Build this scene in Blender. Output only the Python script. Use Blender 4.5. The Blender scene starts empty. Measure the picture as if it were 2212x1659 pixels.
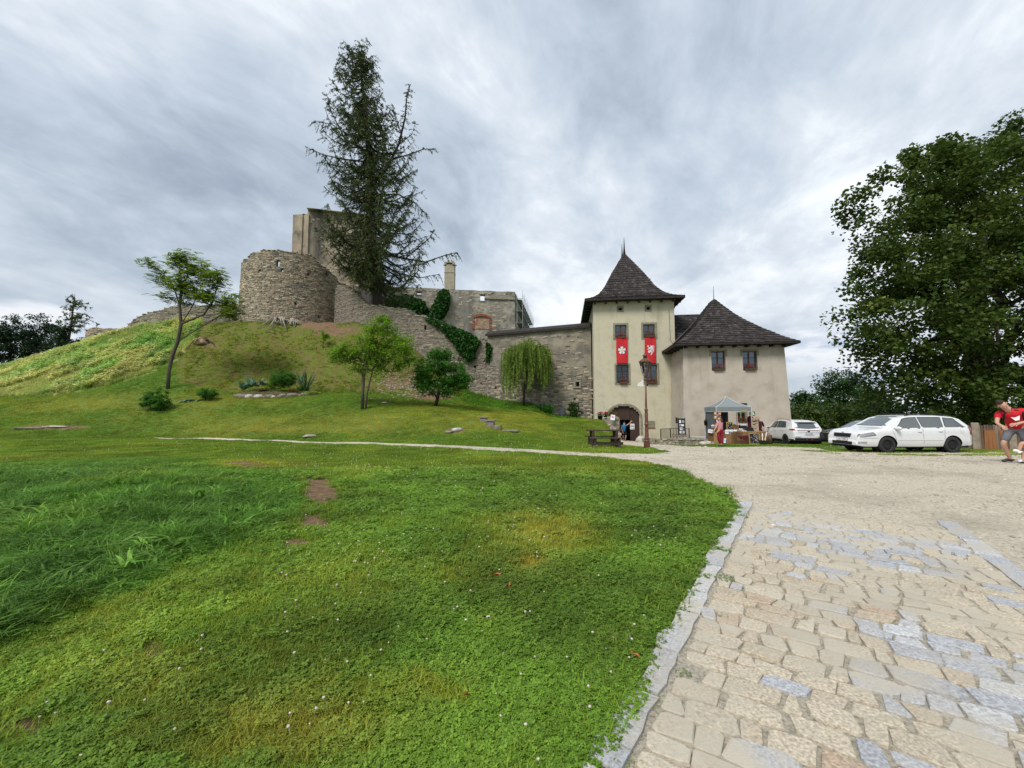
import bpy, bmesh, math, random
import numpy as np
from mathutils import Vector, Matrix, Euler
random.seed(7); RS = np.random.RandomState(11)
PI = math.pi; R = math.radians
sc = bpy.context.scene; COL = sc.collection
# ---------------------------------------------------------------- camera
HC = 1.61; FP = 870.0; PITCH = math.atan(58.5/FP)
cam = bpy.data.cameras.new('camera'); camo = bpy.data.objects.new('camera', cam); COL.objects.link(camo)
cam.sensor_width = 36; cam.lens = FP/2212*36; cam.clip_start = .05; cam.clip_end = 6000
camo.location = (0, 0, HC); camo.rotation_euler = (PI/2+PITCH, 0, 0); sc.camera = camo
sc.view_settings.view_transform = 'Standard'; sc.view_settings.look = 'None'
sc.view_settings.exposure = 1.12; sc.view_settings.gamma = 1; sc.view_settings.use_curve_mapping = False
SUNV = Vector((-.40, -.52, .80)).normalized()
# ---------------------------------------------------------------- world
world = bpy.data.worlds.new('World'); sc.world = world; world.use_nodes = True
def world_nodes():
    nt = world.node_tree; N = nt.nodes; L = nt.links; N.clear()
    def n(t, **k):
        o = N.new(t)
        for a, b in k.items(): setattr(o, a, b)
        return o
    def mth(op, a, b=None, c=None, clamp=False):
        m = n('ShaderNodeMath', operation=op); m.use_clamp = clamp
        for i, v in enumerate((a, b, c)):
            if v is None: continue
            if isinstance(v, (int, float)): m.inputs[i].default_value = v
            else: L.new(v, m.inputs[i])
        return m.outputs[0]
    def noise(vec, scale, det, rough, dist=0.):
        t = n('ShaderNodeTexNoise'); t.inputs['Scale'].default_value = scale; t.inputs['Detail'].default_value = det
        t.inputs['Roughness'].default_value = rough; t.inputs['Distortion'].default_value = dist
        L.new(vec, t.inputs['Vector']); return t.outputs['Fac']
    def ramp(f, stops):
        r = n('ShaderNodeValToRGB'); e = r.color_ramp.elements
        while len(e) < len(stops): e.new(.5)
        for x, (p, c) in zip(e, stops): x.position = p; x.color = (*c, 1) if len(c) == 3 else c
        L.new(f, r.inputs[0]); return r.outputs[0]
    def mix(f, a, b):
        m = n('ShaderNodeMix', data_type='RGBA')
        if isinstance(f, float): m.inputs[0].default_value = f
        else: L.new(f, m.inputs[0])
        for i, v in ((6, a), (7, b)):
            if isinstance(v, tuple): m.inputs[i].default_value = (*v, 1)
            else: L.new(v, m.inputs[i])
        return m.outputs[2]
    tc = n('ShaderNodeTexCoord'); sep = n('ShaderNodeSeparateXYZ'); L.new(tc.outputs['Generated'], sep.inputs[0])
    x, y, z = sep.outputs
    zc = mth('MAXIMUM', z, 0.0)
    den = mth('ADD', zc, .34)
    # cloud deck seen in perspective: project the direction on a high plane; streaks run from right-far to left-near
    cx = mth('DIVIDE', x, den); cy = mth('DIVIDE', y, den)
    a = R(-30); ca, sa = math.cos(a), math.sin(a)
    sx = mth('ADD', mth('MULTIPLY', cx, ca), mth('MULTIPLY', cy, sa))
    sy = mth('SUBTRACT', mth('MULTIPLY', cy, ca), mth('MULTIPLY', cx, sa))
    cmb = n('ShaderNodeCombineXYZ'); L.new(mth('MULTIPLY', sx, 1.0), cmb.inputs[0]); L.new(mth('MULTIPLY', sy, .72), cmb.inputs[1])
    cmb.inputs[2].default_value = 3.7
    V = cmb.outputs[0]
    broad = noise(V, 1.35, 5, .55, .3)
    wisp = noise(V, 4.2, 9, .62, .45)
    fine = noise(V, 11.0, 8, .6, .4)
    f = mth('ADD', mth('MULTIPLY', broad, .62), mth('ADD', mth('MULTIPLY', wisp, .29), mth('MULTIPLY', fine, .09)))
    cloud = ramp(f, [(.34, (3.2, 3.8, 4.6)), (.42, (4.2, 4.9, 5.75)), (.48, (5.2, 5.9, 6.8)), (.54, (6.6, 7.2, 7.9)), (.60, (8.8, 9.2, 9.5)), (.67, (11., 11.2, 11.2))])
    low = ramp(noise(V, 1.2, 6, .6, .2), [(.42, (4.3, 4.9, 5.6)), (.58, (6.6, 6.9, 7.3))])
    cloud = mix(mth('MULTIPLY', mth('SUBTRACT', 1.0, mth('DIVIDE', zc, .42, clamp=True)), .55, clamp=True), cloud, low)
    sky = n('ShaderNodeTexSky', sky_type='NISHITA'); sky.sun_disc = False
    sky.sun_elevation = math.asin(SUNV.z); sky.sun_rotation = math.atan2(SUNV.x, SUNV.y)
    sky.altitude = 500; sky.air_density = 1.2; sky.dust_density = 2.0
    cover = ramp(f, [(.30, (.78,)*3), (.46, (.96,)*3)])
    col = mix(cover, sky.outputs[0], cloud)
    # cumulus heads low over the horizon
    cv = n('ShaderNodeCombineXYZ'); L.new(mth('MULTIPLY', mth('ARCTAN2', x, y), 3.2), cv.inputs[0]); L.new(mth('MULTIPLY', z, 9.0), cv.inputs[1])
    cn = noise(cv.outputs[0], 1.5, 8, .55, .1)
    edge = mth('SUBTRACT', mth('ADD', .085, mth('MULTIPLY', cn, .16)), z)
    cm = mth('MULTIPLY', mth('MULTIPLY', edge, 45.0, clamp=True), mth('MULTIPLY', mth('SUBTRACT', noise(cv.outputs[0], .55, 2, .5), .42), 9.0, clamp=True))
    cc = ramp(noise(cv.outputs[0], 3.0, 7, .6, .3), [(.38, (4.6, 5.5, 6.9)), (.55, (8.4, 8.6, 8.9))])
    col = mix(mth('MULTIPLY', cm, .75), col, cc)
    ground = mth('MULTIPLY', mth('ADD', z, .02), -12.0, clamp=True)
    col = mix(ground, col, (.9, 1.1, .7))
    bg = n('ShaderNodeBackground'); L.new(col, bg.inputs[0]); bg.inputs[1].default_value = .0545
    out = n('ShaderNodeOutputWorld'); L.new(bg.outputs[0], out.inputs[0])
world_nodes()
sun = bpy.data.lights.new('sun', 'SUN'); suno = bpy.data.objects.new('sun', sun); COL.objects.link(suno)
sun.energy = 1.5; sun.angle = R(20); sun.color = (1, .95, .87)
suno.rotation_euler = SUNV.to_track_quat('Z', 'Y').to_euler(); suno.location = (-30, -25, 60)

# ---------------------------------------------------------------- helpers
def W(px, py, Y):
    "world point at depth Y on the sight line through point (px, py) of the 2212x1659 view"
    dx = (px-1106)/FP; up = (829.5-py)/FP; cp, sp = math.cos(PITCH), math.sin(PITCH)
    d = Vector((dx, cp-up*sp, sp+up*cp)); d *= Y/d.y
    return Vector((d.x, d.y, d.z+HC))
def WX(px, py, Y): return W(px, py, Y).x
def WZ(px, py, Y): return W(px, py, Y).z

def tag(o, label=None, cat=None, group=None, kind=None):
    if label: o['label'] = label
    if cat: o['category'] = cat
    if group: o['group'] = group
    if kind: o['kind'] = kind
    return o
def thing(name, label, cat, loc=(0, 0, 0), rz=0, group=None):
    o = bpy.data.objects.new(name, None); COL.objects.link(o); o.location = loc; o.rotation_euler = (0, 0, rz)
    o.empty_display_size = .2
    return tag(o, label, cat, group)
def mk(name, me, mat=None, parent=None, label=None, cat=None, group=None, kind=None):
    o = bpy.data.objects.new(name, me); COL.objects.link(o)
    if mat is not None and not me.materials: me.materials.append(mat)
    if parent is not None: o.parent = parent
    return tag(o, label, cat, group, kind)
def np_mesh(name, V, F, smooth=False):
    "V (n,3), F (m,k) with k 3 or 4"
    me = bpy.data.meshes.new(name); V = np.asarray(V, np.float32); F = np.asarray(F, np.int32)
    m, k = F.shape
    me.vertices.add(len(V)); me.vertices.foreach_set('co', V.ravel())
    me.loops.add(m*k); me.loops.foreach_set('vertex_index', F.ravel())
    me.polygons.add(m); me.polygons.foreach_set('loop_start', np.arange(0, m*k, k, dtype=np.int32))
    me.polygons.foreach_set('loop_total', np.full(m, k, np.int32))
    me.polygons.foreach_set('use_smooth', np.full(m, bool(smooth)))
    me.update(calc_edges=True); return me
def worldmat(o):
    m = Matrix.LocRotScale(o.location, o.rotation_euler, o.scale)
    return worldmat(o.parent) @ m if o.parent else m
class MB:
    "collects shapes of one mesh"
    def __init__(s, xf=None): s.v = []; s.f = []; s.xf = xf; s.sm = []
    def add(s, vs, fs, smooth=False):
        b = len(s.v)
        s.v += [(s.xf @ Vector(v)) if s.xf else Vector(v) for v in vs]
        s.f += [tuple(b+i for i in f) for f in fs]; s.sm += [smooth]*len(fs); return s
    def box(s, c, d, rot=None, taper=1.0):
        hx, hy, hz = d[0]/2, d[1]/2, d[2]/2; vs = []
        for z, t in ((-hz, 1), (hz, taper)):
            for x, y in ((-hx, -hy), (hx, -hy), (hx, hy), (-hx, hy)): vs.append(Vector((x*t, y*t, z)))
        if rot is not None:
            m = rot if isinstance(rot, Matrix) else Euler(rot).to_matrix(); vs = [m @ v for v in vs]
        vs = [v+Vector(c) for v in vs]
        return s.add(vs, [(0, 3, 2, 1), (4, 5, 6, 7), (0, 1, 5, 4), (1, 2, 6, 5), (2, 3, 7, 6), (3, 0, 4, 7)])
    def bar(s, a, b, w, h=None, up=(0, 0, 1)):
        "box from a to b with section w x h"
        a, b = Vector(a), Vector(b); h = h or w; d = b-a; L = d.length
        if L < 1e-6: return s
        d.normalize(); u = Vector(up)
        if abs(d.dot(u)) > .98: u = Vector((0, 1, 0))
        sd = d.cross(u).normalized(); u = sd.cross(d)
        m = Matrix((d, sd, u)).transposed()
        return s.box((a+b)/2, (L, w, h), m)
    def tube(s, pts, rad, n=8, cap=True, smooth=True):
        pts = [Vector(p) for p in pts]; k = len(pts)
        if isinstance(rad, (int, float)): rad = [rad]*k
        vs = []; ref = None
        for i, p in enumerate(pts):
            d = (pts[min(i+1, k-1)]-pts[max(i-1, 0)])
            d = d.normalized() if d.length > 1e-9 else Vector((0, 0, 1))
            if ref is None: ref = d.orthogonal().normalized()
            ref = (ref-d*ref.dot(d)); ref = ref.normalized() if ref.length > 1e-6 else d.orthogonal().normalized()
            o = d.cross(ref)
            for j in range(n):
                a = 2*PI*j/n; vs.append(p+(ref*math.cos(a)+o*math.sin(a))*rad[i])
        fs = [(i*n+j, i*n+(j+1) % n, (i+1)*n+(j+1) % n, (i+1)*n+j) for i in range(k-1) for j in range(n)]
        s.add(vs, fs, smooth)
        if cap:
            b = len(s.v)-k*n; s.f += [tuple(b+j for j in reversed(range(n))), tuple(b+(k-1)*n+j for j in range(n))]; s.sm += [False]*2
        return s
    def lathe(s, prof, c=(0, 0, 0), n=12, smooth=True, sx=1, sy=1):
        c = Vector(c); return s.tube_like([(c+Vector((0, 0, z)), r) for r, z in prof], n, smooth, sx, sy)
    def tube_like(s, pr, n, smooth, sx=1, sy=1):
        vs = [p+Vector((r*sx*math.cos(2*PI*j/n), r*sy*math.sin(2*PI*j/n), 0)) for p, r in pr for j in range(n)]
        k = len(pr)
        s.add(vs, [(i*n+j, i*n+(j+1) % n, (i+1)*n+(j+1) % n, (i+1)*n+j) for i in range(k-1) for j in range(n)], smooth)
        b = len(s.v)-k*n
        s.f += [tuple(b+j for j in reversed(range(n))), tuple(b+(k-1)*n+j for j in range(n))]; s.sm += [False]*2
        return s
    def ball(s, c, r, n=10, m=6, jit=0):
        c = Vector(c); r = Vector((r, r, r)) if isinstance(r, (int, float)) else Vector(r)
        vs = [c+Vector((0, 0, -r.z))]
        for i in range(1, m):
            t = PI*i/m
            for j in range(n):
                a = 2*PI*j/n; q = 1+random.uniform(-jit, jit)
                vs.append(c+Vector((r.x*math.sin(t)*math.cos(a)*q, r.y*math.sin(t)*math.sin(a)*q, -r.z*math.cos(t)*q)))
        vs.append(c+Vector((0, 0, r.z))); fs = []
        for j in range(n):
            fs.append((0, 1+(j+1) % n, 1+j)); b = 1+(m-2)*n
            fs.append((b+j, b+(j+1) % n, len(vs)-1))
        for i in range(m-2):
            for j in range(n): fs.append((1+i*n+j, 1+i*n+(j+1) % n, 1+(i+1)*n+(j+1) % n, 1+(i+1)*n+j))
        return s.add(vs, fs, True)
    def prism(s, poly, h, z0=0, top=1.0):
        "vertical extrusion of a 2D polygon (counterclockwise)"
        n = len(poly); cx = sum(p[0] for p in poly)/n; cy = sum(p[1] for p in poly)/n
        vs = [(x, y, z0) for x, y in poly]+[(cx+(x-cx)*top, cy+(y-cy)*top, z0+h) for x, y in poly]
        return s.add(vs, [tuple(reversed(range(n))), tuple(range(n, 2*n))]+[(i, (i+1) % n, n+(i+1) % n, n+i) for i in range(n)])
    def plate(s, poly, o, ux, uy, th):
        "extrude a 2D polygon lying in the plane (o, ux, uy) by th along ux x uy"
        o, ux, uy = Vector(o), Vector(ux).normalized(), Vector(uy).normalized(); nn = ux.cross(uy)
        n = len(poly); vs = [o+ux*x+uy*y for x, y in poly]+[o+ux*x+uy*y+nn*th for x, y in poly]
        return s.add(vs, [tuple(reversed(range(n))), tuple(range(n, 2*n))]+[(i, (i+1) % n, n+(i+1) % n, n+i) for i in range(n)])
    def build(s, name, mat=None, parent=None, world=False, bevel=0, **k):
        if world and parent is not None:
            inv = worldmat(parent).inverted(); vs = [inv @ v for v in s.v]
        else: vs = s.v
        me = bpy.data.meshes.new(name); me.from_pydata([tuple(v) for v in vs], [], s.f)
        me.polygons.foreach_set('use_smooth', s.sm); me.update()
        o = mk(name, me, mat, parent, **k)
        if bevel:
            b = o.modifiers.new('bevel', 'BEVEL'); b.width = bevel; b.segments = 2; b.limit_method = 'ANGLE'
        return o
def copy_tree(o, parent=None):
    c = o.copy(); COL.objects.link(c); c.parent = parent
    for ch in [x for x in o.children]: copy_tree(ch, c)
    return c

# ---------------------------------------------------------------- materials
def mat(name, col, rough=.8, var=.15, scale=4., bump=0., bscale=None, metal=0., spec=.3, col2=None, stops=None, dist=0., coord='Object', alpha=None,
        det=6, dirt=None, rnd=0., trans=0., coat=0., stretch=None, emis=None, streak=None):
    """principled material: noise-varied colour (col to col2), optional dirt colour patches, per-object brightness rnd, bump"""
    m = bpy.data.materials.new(name); m.use_nodes = True; nt = m.node_tree; N = nt.nodes; L = nt.links
    b = N['Principled BSDF']; b.inputs['Roughness'].default_value = rough; b.inputs['Metallic'].default_value = metal
    b.inputs['Specular IOR Level'].default_value = spec; b.inputs['Transmission Weight'].default_value = trans
    if coat: b.inputs['Coat Weight'].default_value = coat; b.inputs['Coat Roughness'].default_value = .05
    tc = N.new('ShaderNodeTexCoord')
    if coord == 'World': src = N.new('ShaderNodeNewGeometry').outputs['Position']
    else: src = tc.outputs[coord]
    if stretch:
        mp = N.new('ShaderNodeMapping'); mp.inputs['Scale'].default_value = stretch; L.new(src, mp.inputs[0]); src = mp.outputs[0]
    def noise(sc_, d=det, r=.6):
        t = N.new('ShaderNodeTexNoise'); t.inputs['Scale'].default_value = sc_; t.inputs['Detail'].default_value = d
        t.inputs['Roughness'].default_value = r; t.inputs['Distortion'].default_value = dist; L.new(src, t.inputs['Vector']); return t.outputs['Fac']
    rp = N.new('ShaderNodeValToRGB'); e = rp.color_ramp.elements
    if stops is None:
        if col2 is None:
            lo = tuple(c*(1-var) for c in col); hi = tuple(min(1, c*(1+var)) for c in col)
        else: lo, hi = col, col2
        stops = [(.32, lo), (.68, hi)]
    while len(e) < len(stops): e.new(.5)
    for x, (p, c) in zip(e, stops): x.position = p; x.color = (*c, 1)
    L.new(noise(scale), rp.inputs[0]); out = rp.outputs[0]
    def mix(f, a, c, mode='MIX'):
        x = N.new('ShaderNodeMix'); x.data_type = 'RGBA'; x.blend_type = mode
        if isinstance(f, float): x.inputs[0].default_value = f
        else: L.new(f, x.inputs[0])
        L.new(a, x.inputs[6])
        if isinstance(c, tuple): x.inputs[7].default_value = (*c, 1)
        else: L.new(c, x.inputs[7])
        return x.outputs[2]
    if dirt:
        dc, dsc, lo, hi = dirt
        r2 = N.new('ShaderNodeMapRange'); r2.inputs[1].default_value = lo; r2.inputs[2].default_value = hi; L.new(noise(dsc, 8, .65), r2.inputs[0])
        out = mix(r2.outputs[0], out, dc)
    if streak:
        scol, ssc, lo, hi = streak; mp2 = N.new('ShaderNodeMapping'); mp2.inputs['Scale'].default_value = (1, 1, .10); L.new(src, mp2.inputs[0]); t2 = N.new('ShaderNodeTexNoise'); t2.inputs['Scale'].default_value = ssc; t2.inputs['Detail'].default_value = 7; L.new(mp2.outputs[0], t2.inputs['Vector'])
        r3 = N.new('ShaderNodeMapRange'); r3.inputs[1].default_value = lo; r3.inputs[2].default_value = hi; L.new(t2.outputs['Fac'], r3.inputs[0]); out = mix(r3.outputs[0], out, scol)
    if rnd:
        oi = N.new('ShaderNodeObjectInfo'); mr = N.new('ShaderNodeMapRange'); mr.inputs[3].default_value = 1-rnd; mr.inputs[4].default_value = 1+rnd
        L.new(oi.outputs['Random'], mr.inputs[0]); hs = N.new('ShaderNodeHueSaturation'); L.new(mr.outputs[0], hs.inputs['Value']); L.new(out, hs.inputs['Color']); out = hs.outputs[0]
    L.new(out, b.inputs['Base Color'])
    if bump:
        bp = N.new('ShaderNodeBump'); bp.inputs['Strength'].default_value = bump; bp.inputs['Distance'].default_value = .03
        L.new(noise(bscale or scale*4, 8, .65), bp.inputs['Height']); L.new(bp.outputs[0], b.inputs['Normal'])
    if alpha is not None: b.inputs['Alpha'].default_value = alpha
    if emis: b.inputs['Emission Color'].default_value = (*emis, 1); b.inputs['Emission Strength'].default_value = 1
    return m
def leafmat(name, c1, c2, c3=None, attr=None, transl=.35, rough=.6, nscale=1.5):
    "foliage: colour varies by world noise and per leaf (mesh attribute rnd); light passes through the leaf"
    m = bpy.data.materials.new(name); m.use_nodes = True; nt = m.node_tree; N = nt.nodes; L = nt.links
    b = N['Principled BSDF']; b.inputs['Roughness'].default_value = rough; b.inputs['Specular IOR Level'].default_value = .25
    g = N.new('ShaderNodeNewGeometry'); t = N.new('ShaderNodeTexNoise'); t.inputs['Scale'].default_value = nscale; t.inputs['Detail'].default_value = 4
    L.new(g.outputs['Position'], t.inputs['Vector'])
    at = N.new('ShaderNodeAttribute'); at.attribute_name = 'rnd'
    ad = N.new('ShaderNodeMath'); ad.operation = 'MULTIPLY_ADD'; L.new(at.outputs['Fac'], ad.inputs[0]); ad.inputs[1].default_value = .55; 
    ad2 = N.new('ShaderNodeMath'); ad2.operation = 'MULTIPLY'; L.new(t.outputs['Fac'], ad2.inputs[0]); ad2.inputs[1].default_value = .5
    L.new(ad2.outputs[0], ad.inputs[2])
    rp = N.new('ShaderNodeValToRGB'); e = rp.color_ramp.elements
    st = [(.2, c1), (.75, c2)]+([(.95, c3)] if c3 else [])
    while len(e) < len(st): e.new(.5)
    for x, (p, c) in zip(e, st): x.position = p; x.color = (*c, 1)
    L.new(ad.outputs[0], rp.inputs[0]); out = rp.outputs[0]
    if attr:
        a2 = N.new('ShaderNodeAttribute'); a2.attribute_type = 'INSTANCER'; a2.attribute_name = attr
        x = N.new('ShaderNodeMix'); x.data_type = 'RGBA'; x.blend_type = 'MULTIPLY'; x.inputs[0].default_value = 1; L.new(out, x.inputs[6]); L.new(a2.outputs['Color'], x.inputs[7]); out = x.outputs[2]
    L.new(out, b.inputs['Base Color'])
    tr = N.new('ShaderNodeBsdfTranslucent'); L.new(out, tr.inputs[0])
    ms = N.new('ShaderNodeMixShader'); ms.inputs[0].default_value = transl; L.new(b.outputs[0], ms.inputs[1]); L.new(tr.outputs[0], ms.inputs[2])
    L.new(ms.outputs[0], N['Material Output'].inputs[0]); return m
# ---------------------------------------------------------------- terrain
_LAT = np.random.RandomState(3).rand(256, 256)
def vn(x, y, s=1., seed=0):
    x = np.asarray(x, float)*s+seed*17.3; y = np.asarray(y, float)*s+seed*9.1
    i = np.floor(x).astype(int); j = np.floor(y).astype(int); fx = x-i; fy = y-j
    fx = fx*fx*(3-2*fx); fy = fy*fy*(3-2*fy); g = lambda a, b: _LAT[a & 255, b & 255]
    return (g(i, j)*(1-fx)+g(i+1, j)*fx)*(1-fy)+(g(i, j+1)*(1-fx)+g(i+1, j+1)*fx)*fy
def fbm(x, y, s=1., seed=0, o=4):
    t = 0; a = .5; n = 0
    for k in range(o): t = t+a*vn(x, y, s, seed+k); n += a; a *= .5; s *= 2.03
    return t/n
_cols = {  # sight-line column -> (depth, height-on-view or ('z', metres))
 -700: [(16, 'z', 0), (24, 'z', 0), (30, 885), (34, 868), (44, 840), (52, 850), (70, 870), (120, 888)],
 0: [(16, 'z', 0), (24, 'z', 0), (30, 882), (34, 855), (44, 795), (52, 805), (70, 840), (120, 885)],
 90: [(16, 'z', 0), (24, 'z', 0), (30, 881), (34, 853), (44, 771), (50, 777), (70, 830), (120, 885)],
 187: [(16, 'z', 0), (24, 'z', 0), (30, 881), (33.5, 842), (44, 739), (50, 744), (70, 815), (120, 885)],
 275: [(16, 'z', 0), (25, 'z', 0), (28, 893), (33, 838), (44, 714), (50, 718), (70, 790), (120, 880)],
 365: [(16, 'z', 0), (25, 'z', 0), (28, 897), (32.5, 840), (36, 790), (44, 695), (55, 708), (80, 790), (120, 880)],
 520: [(16, 'z', 0), (22.6, 'z', 0), (27, 908), (32, 860), (34, 849), (42, 691), (60, 'z', 12), (90, 'z', 9), (120, 'z', 0)],
 620: [(16, 'z', 0), (22, 'z', 0), (27, 906), (32, 856), (34, 848), (42, 693), (60, 'z', 13), (90, 'z', 12), (120, 'z', 0)],
 700: [(16, 'z', 0), (21.5, 'z', 0), (27, 906), (32, 853), (34, 846), (42, 692), (60, 'z', 13), (90, 'z', 12), (120, 'z', 0)],
 800: [(16, 'z', 0), (20.5, 'z', 0), (28, 887), (32, 855), (34, 848), (42, 700), (60, 'z', 13), (90, 'z', 12), (120, 'z', 0)],
 870: [(16, 'z', 0), (20, 'z', 0), (28, 887), (31, 868), (33, 860), (36, 822), (41, 735), (60, 'z', 12), (90, 'z', 11), (120, 'z', 0)],
 940: [(16, 'z', 0), (19, 'z', 0), (30, 877), (34, 868), (36, 845), (41, 795), (60, 'z', 11), (90, 'z', 10), (120, 'z', 0)],
 1010: [(16, 'z', 0), (18.5, 'z', 0), (26, 900), (30, 888), (36, 868), (40, 848), (60, 'z', 8), (90, 'z', 6), (120, 'z', 0)],
 1080: [(16, 'z', 0), (18, 'z', 0), (24, 915), (30, 895), (35, 878), (39, 867), (60, 'z', 6), (90, 'z', 4), (120, 'z', 0)],
 1150: [(16, 'z', 0), (17.5, 'z', 0), (24, 925), (30, 902), (35, 886), (38, 873), (60, 'z', 4), (120, 'z', 0)],
 1195: [(16, 'z', 0), (17, 'z', 0), (20, 963), (26, 921), (31, 907), (37, 900), (60, 'z', 2), (120, 'z', 0)],
 1250: [(16, 'z', 0), (17, 'z', -.03), (20, 963), (25, 930), (30, 906), (37, 905), (60, 'z', 0), (120, 'z', -4)],
 1303: [(16, 'z', 0), (17, 'z', -.04), (20, 963), (24, 947), (28, 914), (30, 907), (36, 908), (60, 'z', -1.5), (120, 'z', -5)],
 1340: [(16, 'z', 0), (17, 'z', -.05), (20, 'z', -.2), (28, 'z', -.66), (35, 'z', -1.08), (60, 'z', -2), (120, 'z', -6)],
 2100: [(16, 'z', 0), (17, 'z', -.05), (27, 'z', -.57), (35, 'z', -1.0), (60, 'z', -3), (120, 'z', -8)],
 3000: [(16, 'z', 0), (17, 'z', -.05), (27, 'z', -.5), (35, 'z', -.9), (60, 'z', -3), (120, 'z', -8)]}
_YS = np.arange(0, 130, .25); _US = np.arange(-2.0, 2.001, .01)
def _table():
    ks = sorted(_cols); us = [(k-1106)/FP for k in ks]; rows = []
    for k in ks:
        ys, zs = [0], [0]
        for e in _cols[k]:
            ys.append(e[0]); zs.append(e[2] if e[1] == 'z' else WZ(k, e[1], e[0]))
        rows.append(np.interp(_YS, ys, zs))
    rows = np.array(rows); T = np.array([np.interp(_US, us, rows[:, j]) for j in range(len(_YS))]).T
    for _ in range(2):   # soften
        P_ = np.pad(T, ((0, 0), (3, 3)), 'edge'); T = sum(P_[:, i:i+T.shape[1]] for i in range(7))/7
    P_ = np.pad(T, ((1, 1), (0, 0)), 'edge'); T = (P_[:-2]+P_[1:-1]+P_[2:])/3
    return T
_T = _table()
def H(x, y):
    x = np.asarray(x, float); y = np.asarray(y, float); yy = np.clip(y, 0, 129); u = np.clip(x/np.maximum(yy, .5), -1.99, 1.99)
    a = (u+2)/.01; b = yy/.25; i = np.clip(a.astype(int), 0, len(_US)-2); j = np.clip(b.astype(int), 0, len(_YS)-2); fa = a-i; fb = b-j
    z = (_T[i, j]*(1-fa)+_T[i+1, j]*fa)*(1-fb)+(_T[i, j+1]*(1-fa)+_T[i+1, j+1]*fa)*fb
    far = np.clip((y-115)/250, 0, 1); z = z*(1-far)-22*far
    lawn = np.clip((-.55-u)*2.5, 0, 1)*np.clip((y-2)/3, 0, 1)*np.clip((17-y)/5, 0, 1)
    z = z+lawn*(.22*np.exp(-((y-8.5)/3.2)**2))            # low swell under the long grass
    g = np.clip((-u+.15)*3, 0, 1)*np.clip((y-1)/6, 0, 1)*np.clip((200-y)/80, 0, 1)
    z = z+g*((fbm(x, y, .35, 5)-.5)*.16+(fbm(x, y, 1.3, 9)-.5)*.05)
    z = z+.18*np.clip((x-6)/5, 0, 1)*np.clip((y-3)/4, 0, 1)*np.clip((15-y)/3.5, 0, 1)
    s = np.clip((z-3)/3, 0, 1)*np.clip((46-y)/4, 0, 1); z = z+s*(fbm(x, y, .8, 12)-.5)*.5
    return z
def H1(x, y): return float(H(x, y))
def G(px, py, y0=1.2, y1=80):
    "first ground point on the sight line"
    Y = np.arange(y0, y1, .04); d = W(px, py, 1.)-Vector((0, 0, HC)); x = d.x*Y; z = HC+d.z*Y
    k = np.nonzero(z < H(x, Y))[0]; k = k[0] if len(k) else len(Y)-1
    return Vector((x[k], Y[k], float(H(x[k], Y[k]))))
def proj(x, y, z):
    "view coordinates of world points"
    cp, sp = math.cos(PITCH), math.sin(PITCH); dz = z-HC
    f = y*cp+dz*sp; up = -y*sp+dz*cp; f = np.where(np.abs(f) < 1e-3, 1e-3, f)
    return 1106+FP*x/f, 829.5-FP*up/f
def inpoly(x, y, poly):
    x = np.asarray(x); y = np.asarray(y); r = np.zeros(x.shape, bool); n = len(poly)
    for i in range(n):
        x0, y0 = poly[i][:2]; x1, y1 = poly[i-1][:2]
        if y0 == y1: continue
        c = ((y0 > y) != (y1 > y)) & (x < (x1-x0)*(y-y0)/(y1-y0)+x0); r ^= c
    return r
def pdist(x, y, poly):
    x = np.asarray(x, float); y = np.asarray(y, float); d = np.full(x.shape, 1e9); n = len(poly)
    for i in range(n):
        ax, ay = poly[i-1][:2]; bx, by = poly[i][:2]; dx, dy = bx-ax, by-ay; l = dx*dx+dy*dy+1e-12
        t = np.clip(((x-ax)*dx+(y-ay)*dy)/l, 0, 1); d = np.minimum(d, np.hypot(x-ax-t*dx, y-ay-t*dy))
    return d
def gpts(l): return [tuple(G(*p))[:2] for p in l]
# yard: pale gravel; outline walked on the ground
lawn_edge = gpts([(1225, 1659), (1322, 1560), (1368, 1420), (1438, 1330), (1474, 1262), (1528, 1180), (1578, 1092), (1574, 1080), (1540, 1060), (1482, 1031), (1438, 1010), (1395, 999), (1290, 988), (1150, 979),
                  (1000, 970), (800, 960.5), (600, 953.5), (400, 948.5), (330, 946.5)])
far_edge = gpts([(332, 945), (600, 950.5), (800, 956), (1000, 963.5), (1150, 971.5), (1280, 979), (1400, 981), (1442, 977), (1415, 969.5), (1372, 964), (1340, 959)])
island = far_edge[5:]
yard_poly = [(-2.2, -6), (.1, 1.2)]+lawn_edge+far_edge+[(9.3, 34.8), (11.2, 34.6)]+gpts([(1392, 953), (1402, 960), (1440, 961), (1482, 965), (1560, 967), (1660, 965), (1760, 968), (1800, 976)])+[(14.5, 15.6), (20, 16.3), (24, 15.6), (40, 16), (40, -6)]
def rough_line(poly, step=.25, amp=.035):
    out = []
    for i in range(len(poly)):
        a = Vector(poly[i]); b = Vector(poly[(i+1) % len(poly)]); L_ = (b-a).length
        st = step*max(.35, min(4, a.length/8)); k = max(1, int(L_/st))
        for j in range(k):
            p = a.lerp(b, j/k); q = fbm(p.x, p.y, 2.2, 31)-.5
            out.append((p.x+q*amp*3, p.y+(fbm(p.x, p.y, 2.2, 40)-.5)*amp*3))
    return out
YARD = rough_line(yard_poly)
from mathutils.geometry import delaunay_2d_cdt
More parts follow.
